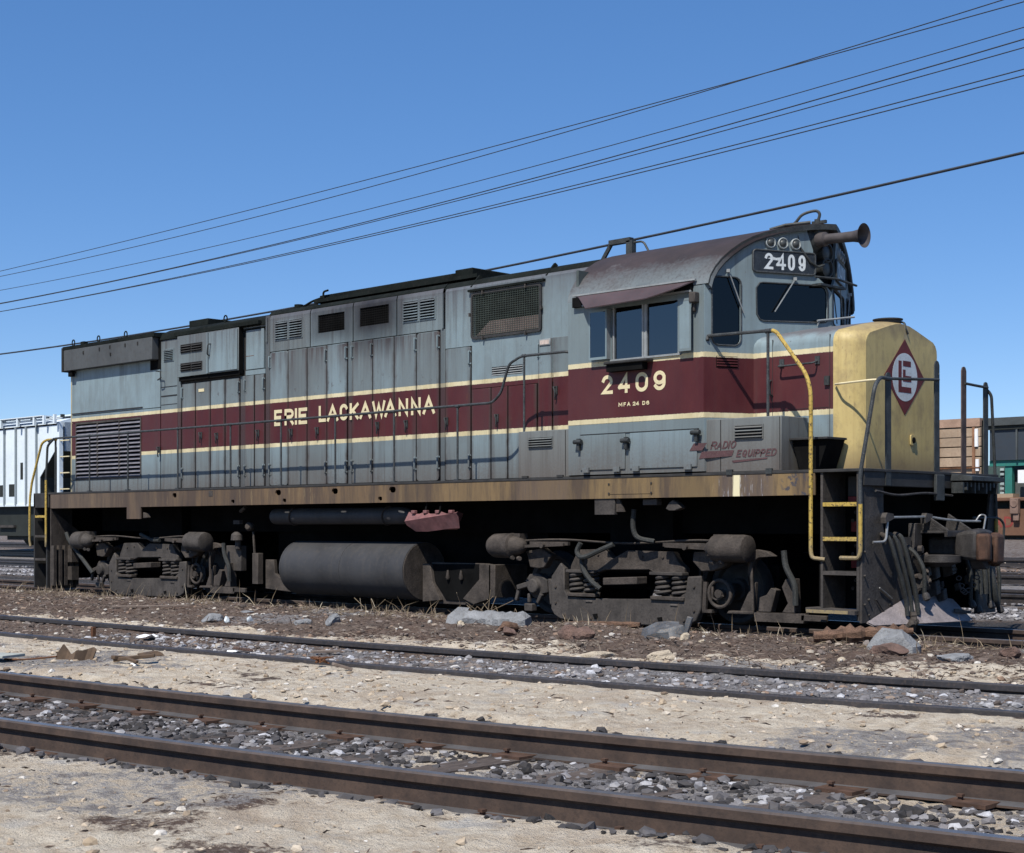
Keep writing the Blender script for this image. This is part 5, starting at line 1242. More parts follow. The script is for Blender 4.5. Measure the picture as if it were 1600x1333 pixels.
    for xo, sg in ((-1.47, 1), (1.47, -1)):
        arcp = [(X(xo + sg * 0.455 * math.cos(a)), 0.325 + 0.455 * math.sin(a)) for a in [R(-38 + 76 * k / 8) for k in range(9)]]
        arcq = [(X(xo + sg * 0.53 * math.cos(a)), 0.325 + 0.53 * math.sin(a)) for a in [R(38 - 76 * k / 8) for k in range(9)]]
        MB().side(arcp + arcq, -0.84, -0.74).build('brake_shoe', M['dust'], tr)
        MB().bar((X(xo + sg * 0.50), -0.86, 0.75), (X(xo + sg * 0.50), -0.86, 0.15), 0.05, 0.03).build('brake_beam_hanger', M['dust'], tr)
    MB().tube(smooth_path([(X(-2.05), -1.22, 0.86), (X(-1.0), -1.20, 0.90), (X(0.1), -1.18, 0.86), (X(1.2), -1.20, 0.905), (X(1.9), -1.22, 0.86)]), 0.014, 6).build('brake_pipe', M['dust'], tr)
    # wheels and axles
    for xo in (-1.47, 1.47):
        for s in (-1, 1):
            MB().lathe([(0, 0.43), (0.04, 0.415), (0.11, 0.40), (0.135, 0.38), (0.12, 0.33), (0.08, 0.30), (0.09, 0.14), (0.14, 0.12)], (X(xo), s * 0.69, 0.325), (0, s, 0), 32).build('wheel', M['darksteel'], tr)
        MB().cyl((X(xo), -0.95, 0.325), (X(xo), 0.95, 0.325), 0.08, 14).build('axle', M['darksteel'], tr)
        MB().box(X(xo - 0.42), X(xo + 0.42), -0.60, 0.60, 0.08, 0.62).build('traction_motor', M['black'], tr, bevel=0.03)
truck(4.85, True)
truck(-5.73, False)
# flexible hoses round the front truck
for pts in ([(5.17, -1.32, 1.27), (5.16, -1.32, 1.05), (5.22, -1.3, 0.93), (5.42, -1.24, 0.885)], [(4.80, -1.26, 0.85), (4.60, -1.30, 0.77), (4.42, -1.31, 0.70), (4.30, -1.31, 0.69), (4.24, -1.30, 0.76), (4.29, -1.29, 0.86)], [(4.27, -1.25, 0.70), (4.30, -1.26, 0.55), (4.42, -1.25, 0.40), (4.55, -1.22, 0.30)], [(-5.80, -1.22, 0.93), (-5.62, -1.22, 0.88), (-5.45, -1.2, 0.83), (-5.25, -1.2, 0.83)]):
    MB().tube(smooth_path(pts), 0.032, 8).build('air_hose', M['rubber'], loco)

# ---- fuel tank, air reservoir and underslung gear
tk = MB().lathe([(0, 0.34), (0.0, 0.405), (2.80, 0.405), (2.80, 0.39)], (-1.72, -0.98, 0.44), (1, 0, 0), 40).build('fuel_tank', M['tank'], loco, sharp=40)
for xs_ in (-1.70, -0.32, 1.06): MB().lathe([(0, 0.4085), (0.016, 0.4085)], (xs_, -0.98, 0.44), (1, 0, 0), 40).build('tank_weld', M['tank'], tk)
MB().lathe([(0, 0.40), (0.012, 0.40), (0.014, 0.02)], (1.082, -0.98, 0.44), (1, 0, 0), 36).build('tank_end', M['dust'], tk)
tp = MB(); tp.side([(1.20, 0.02), (1.56, 0.055), (1.40, 0.30), (1.35, 0.55), (1.20, 0.55)], -1.12, -1.06); tp.side([(2.50, 0.12), (2.54, 0.12), (2.54, 0.566), (2.32, 0.565), (2.32, 0.36), (2.0, 0.09), (2.20, 0.02), (2.50, 0.10)], -1.12, -1.06)
tp.box(2.50, 2.62, -1.12, -0.5, 0.12, 0.56); tp.box(1.30, 2.4, -1.05, -0.98, 0.0, 0.57)
tp.build('battery_cradle', M['dust'], loco, bevel=0.008)
MB().plate([(1.36, 0.545), (2.31, 0.56), (2.31, 0.36), (1.98, 0.06), (1.62, 0.06), (1.40, 0.30)], [], lambda a, b, t: (a, -1.066 + t, b), 0.01).build('cradle_opening', M['black'], loco)
for x in (1.68, 1.94): MB().lathe([(0, 0.012), (0.10, 0.032), (0.13, 0.02)], (x, -1.09, 0.47), (0, 0, -1), 8).build('hanging_lug', M['dust'], loco)
ar = MB().lathe([(0, 0.06), (0.03, 0.115), (0.06, 0.122), (2.98, 0.122), (3.10, 0.10), (3.20, 0.05)], (-2.08, -1.20, 1.215), (1, 0, 0), 24).build('air_reservoir', M['tank'], loco)
for x in (-1.55, 0.58): MB().tube([(x + 0.02 * math.sin(a), -1.20 + 0.13 * math.cos(a), 1.215 + 0.13 * math.sin(a)) for a in [2 * math.pi * k / 20 for k in range(20)]], 0.012, 6, closed=True).build('reservoir_strap', M['dust'], ar)
mp = MB(); mp.box(-2.62, -2.47, -1.22, -1.12, 0.17, 0.65); mp.side([(-2.44, 0.10), (-2.44, 0.55), (-2.23, 0.55), (-2.2, 0.34), (-1.9, 0.2), (-1.46, 0.05)], -1.10, -1.04); mp.lathe([(0, 0.06), (0.08, 0.07), (0.12, 0.04)], (-2.66, -1.2, 1.06), (0.3, -1, 0), 12); mp.bar((-2.62, -1.2, 0.98), (-2.58, -1.2, 0.62), 0.03, 0.03)
mp.build('drain_post', M['dust'], loco, bevel=0.006)
MB().cyl((-2.95, -1.2, 1.30), (-2.80, -1.22, 1.36), 0.03, 8).build('valve_handle', M['dustgrey'], loco); MB().box(-3.08, -2.92, -1.25, -1.18, 1.10, 1.16).build('valve_tag', M['dustgrey'], loco)
vb = MB(); vb.lathe([(0, 0.10), (0.10, 0.09), (0.14, 0.04)], (-3.02, -1.22, 0.84), (0, 0, 1), 12); vb.cyl((-3.02, -1.2, 0.7), (-3.02, -1.2, 0.86), 0.05, 8)
vb.box(-3.4, -3.0, -1.16, -1.05, 0.36, 0.76)
vb.build('control_valve', M['dustgrey'], loco, bevel=0.01)
# faded red rerailing frog hung on the side
rf_ = MB()
n = 9
upr = [(1.30 + 0.97 * k / n, -1.46, 1.245 + 0.018 * math.cos(k * 2.1)) for k in range(n + 1)]
mid = [(1.285 + 1.02 * k / n, -1.53, 1.135 + 0.012 * k) for k in range(n + 1)]
mid2 = [(1.30 + 1.02 * k / n, -1.50, 1.08 + 0.012 * k) for k in range(n + 1)]
lwr = [(1.42 + 0.72 * k / n + (0.14 if k == n else 0), -1.44, 0.995 + 0.07 * max(0, k - 3) / n) for k in range(n + 1)]
bck = [(1.30 + 0.97 * k / n, -1.36, 1.235) for k in range(n + 1)]
bck2 = [(1.42 + 0.72 * k / n, -1.36, 1.02) for k in range(n + 1)]
rf_.loft([list(c) for c in zip(bck, upr, mid, mid2, lwr, bck2)], True, True)
frog = rf_.build('rerailing_frog', M['redcast'], loco, sharp=22)
for x in (1.42, 1.66, 1.90, 2.16): MB().obox((x, -1.475, 1.26), (0.035, 0, 0), (0, 0.03, 0), (0, 0, 0.022)).build('frog_tooth', M['redcast'], frog, bevel=0.008)
MB().bar((1.66, -1.45, 1.40), (1.66, -1.50, 1.22), 0.03, 0.01).build('frog_hanger', M['black'], frog)
MB().bar((1.94, -1.45, 1.40), (1.94, -1.50, 1.22), 0.03, 0.01).build('frog_hanger', M['black'], frog)

# ================================================================== GROUND
def vnoise(x, y, seed):
    """smooth value noise in numpy"""
    xi = np.floor(x).astype(np.int64); yi = np.floor(y).astype(np.int64)
    fx = x - xi; fy = y - yi
    fx = fx * fx * (3 - 2 * fx); fy = fy * fy * (3 - 2 * fy)
    def h(a, b):
        n = (a * 374761393 + b * 668265263 + seed * 974634777) & 0x7fffffff
        n = ((n ^ (n >> 13)) * 1274126177) & 0x7fffffff
        n = n ^ (n >> 16)
        return (n & 0xffff) / 65535.0
    return (h(xi, yi) * (1 - fx) + h(xi + 1, yi) * fx) * (1 - fy) + (h(xi, yi + 1) * (1 - fx) + h(xi + 1, yi + 1) * fx) * fy
def fbm(x, y, seed, octv=4, gain=0.5):
    s = 0.0; a = 1.0; t = 0.0
    for k in range(octv):
        s = s + a * vnoise(x * 2 ** k, y * 2 ** k, seed + k * 17); t += a; a *= gain
    return s / t
# centre line of the far rail of the siding in front (bends gently)
RX = np.array([-80, -20, -6, -0.232, 4.905, 8.387, 10.687, 11.9, 14.0, 18.0, 40.0])
RYS = np.array([-8.6, -7.05, -6.74, -6.62, -6.475, -6.235, -5.98, -5.80, -5.42, -4.65, 0.0])
def rail_y(x):
    x = np.asarray(x, float)
    # smooth interpolation through the points
    d = 0.9
    return (np.interp(x - d, RX, RYS) + np.interp(x, RX, RYS) * 2 + np.interp(x + d, RX, RYS)) / 4
G1 = 1.50          # rail spacing of the sidings
def ground_base(x, y):
    d = y - rail_y(x)
    z = np.full_like(d, -0.055)
    z = np.where(d < -1.52, -0.020, z)
    z = np.where(d < -3.3, -0.05 - 0.01 * np.clip((-3.3 - d) / 0.6, 0, 1), z)
    bed = np.clip((-3.42 - d) / 0.14, 0, 1) * np.clip((d + 5.55) / 0.16, 0, 1)
    z = z * (1 - bed) - 0.158 * bed
    # low berm between the siding and the locomotive
    berm = np.clip((y + 5.6) / 1.0, 0, 1) * np.clip((-2.1 - y) / 0.9, 0, 1)
    z = z + 0.055 * berm * (d > 0)
    low = np.clip((y + 2.9) / 1.3, 0, 1)
    z = z * (1 - low) + (-0.235) * low
    far = np.clip((y - 2.0) / 25.0, 0, 1.0)
    z = z + far * 0.95
    return z
def axis(lo, hi, step, far_lo, far_hi):
    a = list(np.arange(lo, hi + 1e-6, step))
    s = step; p = lo; left = []
    while p > far_lo:
        s *= 1.22; p -= s; left.append(p)
    s = step; p = hi; right = []
    while p < far_hi:
        s *= 1.22; p += s; right.append(p)
    return np.array(left[::-1] + a + right)
gx = axis(-13.0, 17.5, 0.055, -1500, 1500)
gy = axis(-15.0, -1.2, 0.050, -1200, 2500)
GX, GY = np.meshgrid(gx, gy, indexing='ij')
D = GY - rail_y(GX)
n_big = fbm(GX * 0.45, GY * 0.45, 3, 4)
n_med = fbm(GX * 1.7, GY * 1.7, 11, 4)
n_sm = fbm(GX * 6.0, GY * 6.0, 23, 4, 0.6)
n_fine = fbm(GX * 17.0, GY * 17.0, 41, 2)
near = np.clip(1 - (np.hypot(GX - 6, GY + 7) - 22) / 20, 0, 1)
amp = np.where(D > 0, 1.0, np.where(D > -1.6, 0.55, 0.75))
amp = np.where(GY > -1.4, 0.35, amp)
GZ = ground_base(GX, GY) + near * amp * ((n_med - 0.5) * 0.075 * np.where(D < -1.5, 0.55, 1.0) + (n_sm - 0.5) * 0.075 * np.where(D < -1.5, 0.65, 1.0) + (n_fine - 0.5) * 0.036)
GZ += np.where(GY > 40, (n_big - 0.5) * 0.3, 0)
for off in (0.0, -G1):        # keep rail heads clear of the dirt
    w = np.exp(-((D - off) / 0.075) ** 2); GZ = GZ * (1 - w) + np.clip(GZ, -0.055, -0.030) * w
# masks that steer the material: pale sand, dark cinders, grey gravel
sand = np.where((D > 0.0) & (D < 1.6), np.clip(1.75 - D / (0.26 + 0.85 * n_med * np.clip(0.6 + GX / 12, 0.6, 1.5)), 0, 1), 0.0)
sand = np.maximum(sand, np.where((D < -1.52) & (D > -3.6), 1.0, 0.0))
sand = np.maximum(sand, np.where((D <= -5.2), np.clip((-5.2 - D) / 0.5 + (n_med - 0.5), 0, 1) * 0.9, 0.0))
sand = np.maximum(sand, np.where((D <= -3.6) & (D > -5.3), np.clip((n_big - 0.45) * 5, 0, 0.8), 0.0))
cind = np.where((D <= -3.45) & (D > -5.6), np.clip((-3.35 - D) / 0.25 + (n_sm - 0.5) * 2.2, 0, 1) * np.clip((9.0 - GX) / 2.5 + (n_med - 0.5) * 2, 0.0, 1), 0.0)
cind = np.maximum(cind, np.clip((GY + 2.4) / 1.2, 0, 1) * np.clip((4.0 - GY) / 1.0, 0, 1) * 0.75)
grav = np.where((D <= 0) & (D > -1.52), np.clip((GX - 4) / 5.0 + (n_med - 0.5) * 1.5, 0.10, 0.9), 0.0)
grav = np.maximum(grav, np.where((D <= -3.6) & (D > -5.35), np.clip(0.55 + (n_med - 0.5) * 2.0, 0, 1), 0.0))
grav = np.maximum(grav, np.where(GY > 3.6, np.clip((GY - 3.6) / 0.4, 0, 1) * np.where(GY < 9.0, 1.0, 0.45), 0.0))
grav = np.maximum(grav, np.where((D > 0.2) & (GY < -2.2), np.clip((n_big - 0.53) * 6 + (n_med - 0.5) * 1.2, 0, 0.75), 0))
grav = np.maximum(grav, np.where((D < -1.6) & (D > -3.4), np.clip((n_big - 0.62) * 7 + (n_med - 0.5) * 1.5, 0, 0.6), 0))
grav = np.maximum(grav, np.where(D < -5.3, np.clip((n_big - 0.60) * 7 + (n_med - 0.5) * 1.5, 0, 0.5), 0))
sand = sand * np.where(D < -1.55, np.clip(1.25 - np.clip((n_med - 0.55) * 4.0, 0, 1), 0.25, 1), 1.0)
ni, nj = GX.shape
verts = np.stack([GX, GY, GZ], -1).reshape(-1, 3)
idx = np.arange(ni * nj).reshape(ni, nj)
quads = np.stack([idx[:-1, :-1], idx[1:, :-1], idx[1:, 1:], idx[:-1, 1:]], -1).reshape(-1, 4)
gme = bpy.data.meshes.new('ground')
gme.vertices.add(len(verts)); gme.vertices.foreach_set('co', verts.ravel())
gme.loops.add(quads.size); gme.loops.foreach_set('vertex_index', quads.ravel())
gme.polygons.add(len(quads)); gme.polygons.foreach_set('loop_start', np.arange(0, quads.size, 4))
gme.update(); gme.validate()
gme.shade_smooth()
for nm_, arr in (('sand', sand), ('cinder', cind), ('gravel', grav)):
    at = gme.attributes.new(nm_, 'FLOAT', 'POINT'); at.data.foreach_set('value', arr.ravel().astype(np.float32))
def ground_z(x, y):
    i = int(np.clip(np.searchsorted(gx, x), 0, ni - 1)); j = int(np.clip(np.searchsorted(gy, y), 0, nj - 1))
    return float(GZ[i, j])
def ground_mat():
    t = NT('yard_ground')
    def attr(n):
        a = t.n('ShaderNodeAttribute'); a.attribute_name = n; return a.outputs['Fac']
    a = t.noise(1.3, 5, 0.6); b = t.noise(9.0, 5, 0.65, offset=(3, 3, 3)); c_ = t.noise(42, 5, 0.7); d = t.noise(150, 3, 0.7)
    dirt = t.mix(t.ramp(b, 0.32, 0.66), (0.066, 0.048, 0.039), (0.185, 0.140, 0.112))
    dirt = t.mix(t.math('MULTIPLY', t.ramp(a, 0.45, 0.62), 0.6), dirt, (0.125, 0.078, 0.056))
    dirt = t.mix(t.math('MULTIPLY', t.ramp(c_, 0.55, 0.68), 0.7), dirt, (0.27, 0.225, 0.18))
    dirt = t.mix(t.math('MULTIPLY', t.ramp(c_, 0.42, 0.34), 0.8), dirt, (0.045, 0.034, 0.030))
    snd = t.mix(t.ramp(b, 0.35, 0.62), (0.48, 0.39, 0.285), (0.66, 0.58, 0.46))
    snd = t.mix(t.math('MULTIPLY', t.ramp(a, 0.52, 0.68), 0.55), snd, (0.36, 0.275, 0.205))
    snd = t.mix(t.math('MULTIPLY', t.ramp(c_, 0.60, 0.70), 0.65), snd, (0.20, 0.155, 0.12))
    snd = t.mix(t.math('MULTIPLY', t.ramp(t.noise(2.6, 4, 0.6, offset=(8, 1, 0)), 0.58, 0.68), 0.55), snd, (0.42, 0.42, 0.41))
    grv = t.mix(t.ramp(c_, 0.38, 0.62), (0.12, 0.115, 0.115), (0.31, 0.30, 0.30))
    grv = t.mix(t.math('MULTIPLY', t.ramp(b, 0.5, 0.66), 0.55), grv, (0.16, 0.125, 0.105))
    cin = t.mix(t.ramp(c_, 0.4, 0.65), (0.022, 0.021, 0.021), (0.075, 0.070, 0.068))
    e = t.math('ADD', b, t.math('MULTIPLY', c_, 0.6))
    def soft(m): return t.ramp(t.math('ADD', m, t.ramp(e, 0.55, 1.05, -0.38, 0.38)), 0.36, 0.62)
    c = t.mix(soft(attr('sand')), dirt, snd)
    c = t.mix(t.math('MULTIPLY', soft(attr('gravel')), 0.9), c, grv)
    c = t.mix(soft(attr('cinder')), c, cin)
    sp = t.noise(85, 4, 0.75, offset=(4, 4, 4))
    c = t.mix(t.math('MULTIPLY', t.ramp(sp, 0.60, 0.68), 0.75), c, (0.42, 0.38, 0.33))
    c = t.mix(t.math('MULTIPLY', t.ramp(sp, 0.40, 0.33), 0.8), c, (0.040, 0.032, 0.028))
    t.bump(t.math('ADD', t.math('ADD', c_, t.math('MULTIPLY', b, 1.2)), t.math('MULTIPLY', d, 0.5)), 0.03, 0.9)
    return t.finish(c, 0.95, 0.0, 0.15)
M['ground'] = ground_mat()
gme.materials.append(M['ground'])
ground = bpy.data.objects.new('ground', gme); COL.objects.link(ground); ground['kind'] = 'structure'

# ------------------------------------------------------------------ tracks
M['railtop'] = simple('worn_rail', (0.034, 0.031, 0.032), 0.45, vary=0.35, scale=5, dirt=(0.10, 0.075, 0.06), dirt_amt=0.6, spec=0.5)
def used_rail():
    t = NT('used_rail')
    nz = t.n('ShaderNodeSeparateXYZ'); t.set(nz.inputs[0], t.n('ShaderNodeNewGeometry').outputs['Normal'])
    a = t.noise(6, 5, 0.65); b = t.noise(40, 4, 0.7)
    web = t.mix(t.ramp(a, 0.35, 0.65), (0.040, 0.028, 0.023), (0.082, 0.054, 0.040))
    web = t.mix(t.math('MULTIPLY', t.ramp(b, 0.5, 0.7), 0.6), web, (0.030, 0.022, 0.019))
    head = t.mix(t.ramp(a, 0.3, 0.7), (0.115, 0.110, 0.112), (0.20, 0.20, 0.21))
    top = t.ramp(nz.outputs[2], 0.75, 0.95)
    t.bump(b, 0.002)
    return t.finish(t.mix(top, web, head), t.ramp(nz.outputs[2], 0.75, 0.95, 0.85, 0.32), t.ramp(nz.outputs[2], 0.75, 0.95, 0.0, 0.5), 0.4)
M['railblue'] = used_rail()
M['plate_rust'] = simple('tie_plate_rust', (0.075, 0.042, 0.028), 0.9, vary=0.45, scale=14, dirt=(0.04, 0.03, 0.025), dirt_amt=0.6)
M['sleeper'] = simple('weathered_sleeper', (0.085, 0.066, 0.055), 0.9, vary=0.45, scale=3, dirt=(0.17, 0.14, 0.12), dirt_amt=0.6, bump=0.01, stretch=(3, 0.6, 3))
def sweep(path_xy, z_top, name, m, parent, head=0.036, h=0.15):
    prof = [(-head, 0), (-head, -0.035), (-0.010, -0.05), (-0.010, -h + 0.022), (-0.068, -h + 0.010), (-0.068, -h), (0.068, -h), (0.068, -h + 0.010), (0.010, -h + 0.022), (0.010, -0.05), (head, -0.035), (head, 0), (head - 0.01, 0.008), (-head + 0.01, 0.008)]
    secs = []
    for i, (x, y) in enumerate(path_xy):
        a = path_xy[max(i - 1, 0)]; b = path_xy[min(i + 1, len(path_xy) - 1)]
        dx, dy = b[0] - a[0], b[1] - a[1]; L = math.hypot(dx, dy); nx_, ny_ = -dy / L, dx / L
        zt = z_top(x, y) if callable(z_top) else z_top
        secs.append([(x + nx_ * p, y + ny_ * p, zt + q) for p, q in prof])
    return MB().loft(secs, True, True).build(name, m, parent)
def track(name, ycs, x0, x1, z_top, rail_m, sleepers=True, sx=(None, None), step=0.56):
    tr = bpy.data.objects.new(name, None); COL.objects.link(tr); tr['kind'] = 'structure'
    xs = list(np.arange(x0, x1 + 0.1, 1.0 if x1 - x0 < 120 else 3.0))
    for off in ycs:
        path = [(x, off(x)) for x in xs]
        sweep(path, z_top, 'rail', rail_m, tr)
    if sleepers:
        a, b = ycs[0], ycs[-1]; x = sx[0]; me = None
        while x < sx[1]:
            y = (a(x) + b(x)) / 2
            zt = z_top(x, y) if callable(z_top) else z_top
            if me is None:
                me = MB().box(-0.11, 0.11, -1.30, 1.30, -0.12, 0).mesh('sleeper'); me.materials.append(M['sleeper'])
            o = bpy.data.objects.new('sleeper', me); COL.objects.link(o); o.parent = tr
            o.location = (x + rnd.uniform(-0.03, 0.03), y + rnd.uniform(-0.04, 0.04), zt - 0.148 + rnd.uniform(-0.012, 0.006)); o.rotation_euler = (0, 0, rnd.uniform(-0.02, 0.02))
            x += step
    return tr
track('railway_track', [lambda x: -0.75, lambda x: 0.75], -70, 40, -0.095, M['railblue'], True, (-14, 16))
track('railway_track', [lambda x: float(rail_y(x)) - G1, lambda x: float(rail_y(x))], -40, 18, 0.0, M['railtop'], False)
near_track = track('railway_track', [lambda x: float(rail_y(x)) - 5.20, lambda x: float(rail_y(x)) - 3.70], -40, 18, 0.0, M['railblue'], True, (3.5, 17.0), 0.60)
plate_me = MB().box(-0.10, 0.10, -0.15, 0.15, 0, 0.018).mesh('tie_plate'); plate_me.materials.append(M['plate_rust'])
spike_m = MB(); spike_m.box(-0.009, 0.009, -0.009, 0.009, 0, 0.022); spike_m.box(-0.014, 0.014, -0.016, 0.012, 0.018, 0.030)
spike_me = spike_m.mesh('spike'); spike_me.materials.append(M['plate_rust'])
for tie in [o for o in near_track.children if o.name.startswith('sleeper')]:
    for off in (-5.20, -3.70):
        yy = float(rail_y(tie.location.x)) + off
        pl = bpy.data.objects.new('tie_plate', plate_me); COL.objects.link(pl); pl.parent = near_track
        pl.location = (tie.location.x, yy, -0.149)
        for sy in (-0.085, 0.085):
            sk = bpy.data.objects.new('spike', spike_me); COL.objects.link(sk); sk.parent = near_track
            sk.location = (tie.location.x + sy * 0.6, yy + sy, -0.135); sk.rotation_euler = (0, 0, 0 if sy < 0 else math.pi)
def zfar(y): return float(ground_base(np.array([0.0]), np.array([y]))[0]) + 0.14
for yc in (6.4, 10.2, 14.8):
    track('railway_track', [lambda x, yc=yc: yc - 0.75, lambda x, yc=yc: yc + 0.75], -140, 60, zfar(yc), M['railtop'], True, (-8, 8) if yc < 8 else (-10, 4), 0.6)
track('railway_track', [lambda x: 27.2, lambda x: 28.7], -140, 60, zfar(27.9), M['railtop'], False)

# ------------------------------------------------------------------ loose stuff on the ground
def rock_mesh(n, seed, area, size, name, m, keep=None, flat=0.65):
    r = np.random.RandomState(seed)
    ico_v = []; ph = (1 + 5 ** 0.5) / 2
    for a, b in ((-1, ph), (1, ph), (-1, -ph), (1, -ph)):
        ico_v += [(a, b, 0), (0, a, b), (b, 0, a)]
    iv = np.array(ico_v, float); iv /= np.linalg.norm(iv[0])
    bm = bmesh.new()
    for p in iv: bm.verts.new(p)
    bmesh.ops.convex_hull(bm, input=bm.verts); bm.verts.index_update()
    iv = np.array([v.co[:] for v in bm.verts]); tf = np.array([[v.index for v in f.verts] for f in bm.faces]); bm.free()
    V = []; F = []; c = 0; tries = 0
    while c < n and tries < n * 12:
        tries += 1
        x = r.uniform(area[0], area[1]); y = r.uniform(area[2], area[3])
        if keep is not None and r.rand() > keep(x, y): continue
        s = size[0] * (size[1] / size[0]) ** (r.rand() ** 2.2)
        p = iv * (1 + r.uniform(-0.32, 0.32, (len(iv), 1))) * s * np.array([1, r.uniform(0.6, 1), flat * r.uniform(0.6, 1.1)])
        an = r.uniform(0, 6.28); ca, sa = math.cos(an), math.sin(an)
        q = np.stack([p[:, 0] * ca - p[:, 1] * sa, p[:, 0] * sa + p[:, 1] * ca, p[:, 2]], -1)
        q += np.array([x, y, ground_z(x, y) + s * 0.08])
        V.append(q); F.append(tf + c * len(iv)); c += 1
    V = np.concatenate(V); F = np.concatenate(F)
    me = bpy.data.meshes.new(name); me.from_pydata(V.tolist(), [], F.tolist()); me.materials.append(m)
    o = bpy.data.objects.new(name, me); COL.objects.link(o); o['kind'] = 'stuff'
    return o
def island_mat(name, stops, rough=0.9):
    t = NT(name)
    g = t.n('ShaderNodeNewGeometry').outputs['Random Per Island']
    rp = t.n('ShaderNodeValToRGB'); cr = rp.color_ramp
    cr.elements[0].position = 0; cr.elements[0].color = (*stops[0][1], 1)
    cr.elements[1].position = 1; cr.elements[1].color = (*stops[-1][1], 1)
    for p, c in stops[1:-1]:
        e = cr.elements.new(p); e.color = (*c, 1)
    t.set(rp.inputs[0], g)
    f = t.noise(60, 4, 0.7)
    c = t.mix(t.math('MULTIPLY', t.ramp(f, 0.4, 0.7), 0.4), rp.outputs[0], (0.08, 0.065, 0.055))
    return t.finish(c, rough, 0, 0.2)
stone_m = island_mat('mixed_stones', [(0, (0.06, 0.05, 0.045)), (0.3, (0.15, 0.115, 0.095)), (0.55, (0.22, 0.19, 0.17)), (0.75, (0.25, 0.165, 0.115)), (0.9, (0.42, 0.37, 0.30)), (1, (0.58, 0.55, 0.50))])
sand_m = island_mat('sandy_stones', [(0, (0.22, 0.165, 0.12)), (0.4, (0.42, 0.33, 0.23)), (0.8, (0.54, 0.46, 0.36)), (1, (0.62, 0.60, 0.56))])
grey_m = island_mat('grey_ballast', [(0, (0.09, 0.085, 0.085)), (0.5, (0.22, 0.21, 0.215)), (0.85, (0.36, 0.355, 0.36)), (1, (0.52, 0.52, 0.54))])
dark_m = island_mat('dark_cinders', [(0, (0.018, 0.018, 0.019)), (0.6, (0.055, 0.053, 0.055)), (1, (0.13, 0.125, 0.13))])
def dd(x, y): return y - float(rail_y(x))
rock_mesh(15000, 1, (-12, 16, -6.7, -1.6), (0.005, 0.045), 'loose_stones', stone_m, lambda x, y: 0.0 if abs(dd(x, y)) < 0.07 else (1.0 if dd(x, y) > 0 else 0.0))
rock_mesh(4500, 2, (-10, 16, -9.0, -4.0), (0.007, 0.042), 'loose_stones', stone_m, lambda x, y: 1.0 if -1.44 < dd(x, y) < -0.06 else 0.0)
rock_mesh(3000, 8, (3, 16, -8.5, -4.0), (0.010, 0.045), 'ballast_stones', grey_m, lambda x, y: 1.0 if -1.44 < dd(x, y) < -0.06 else 0.0)
rock_mesh(11000, 3, (-8, 17, -14, -4.0), (0.004, 0.034), 'sand_lumps', sand_m, lambda x, y: 1.0 if (0.06 < dd(x, y) < 0.9 or -3.4 < dd(x, y) < -1.58 or dd(x, y) < -6.0) else 0.0)
rock_mesh(2600, 14, (4, 17, -12.5, -8.0), (0.015, 0.045), 'ballast_stones', grey_m, lambda x, y: 1.0 if (-3.63 < dd(x, y) < -3.42 or -5.13 < dd(x, y) < -3.77 or -5.5 < dd(x, y) < -5.27) else 0.0)
rock_mesh(9500, 4, (4, 17, -12.5, -8.0), (0.012, 0.045), 'cinder_stones', dark_m, lambda x, y: 1.0 if (-3.63 < dd(x, y) < -3.35 or -5.13 < dd(x, y) < -3.77 or -5.65 < dd(x, y) < -5.27) else 0.0)
rock_mesh(6000, 5, (-24, 9, 3.4, 5.5), (0.02, 0.06), 'ballast_stones', grey_m)
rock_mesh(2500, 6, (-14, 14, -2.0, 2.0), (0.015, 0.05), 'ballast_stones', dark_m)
rock_mesh(500, 9, (-8, 8, 8, 15), (0.03, 0.16), 'loose_stones', stone_m)

def blades(n, seed, area, length, name, m, keep=None, lie=0.5, width=0.004):
    r = np.random.RandomState(seed); V = []; F = []; c = 0; tries = 0
    while c < n and tries < n * 10:
        tries += 1
        x = r.uniform(area[0], area[1]); y = r.uniform(area[2], area[3])
        if keep is not None and r.rand() > keep(x, y): continue
        z = ground_z(x, y); L = r.uniform(*length); az = r.uniform(0, 6.283); el = r.uniform(0.03, 0.35) if r.rand() < lie else r.uniform(0.5, 1.45)
        d = np.array([math.cos(az) * math.cos(el), math.sin(az) * math.cos(el), math.sin(el)])
        side = np.cross(d, [0.69, -0.72, 0.1]); side /= max(np.linalg.norm(side), 1e-3)
        w = width * r.uniform(0.6, 1.5); dr = r.uniform(0.0, 0.35) * L
        p0 = np.array([x, y, z - 0.004]); p1 = p0 + d * L * 0.5 + np.array([0, 0, 0.05 * L]); p2 = p0 + d * L + np.array([0, 0, -dr * 0.4])
        p2[2] = max(p2[2], z + 0.003)
        b = len(V)
        V += [p0 - side * w, p0 + side * w, p1 - side * w * 0.8, p1 + side * w * 0.8, p2]
        F += [(b, b + 1, b + 3, b + 2), (b + 2, b + 3, b + 4)]
        c += 1
    me = bpy.data.meshes.new(name); me.from_pydata([tuple(v) for v in V], [], F); me.materials.append(m)
    o = bpy.data.objects.new(name, me); COL.objects.link(o); o['kind'] = 'stuff'
    return o
straw_m = island_mat('dry_straw', [(0, (0.10, 0.070, 0.045)), (0.4, (0.20, 0.15, 0.095)), (0.75, (0.33, 0.26, 0.17)), (1, (0.50, 0.44, 0.33))])
green_m = island_mat('green_weeds', [(0, (0.035, 0.075, 0.02)), (1, (0.075, 0.13, 0.035))])
twig_m = island_mat('dark_twigs', [(0, (0.03, 0.022, 0.018)), (0.4, (0.085, 0.058, 0.045)), (0.75, (0.16, 0.115, 0.09)), (1, (0.34, 0.28, 0.22))])
def patch(x, y): return float(vnoise(np.array([x * 0.9]), np.array([y * 1.3]), 77)[0]) ** 2 * 1.6
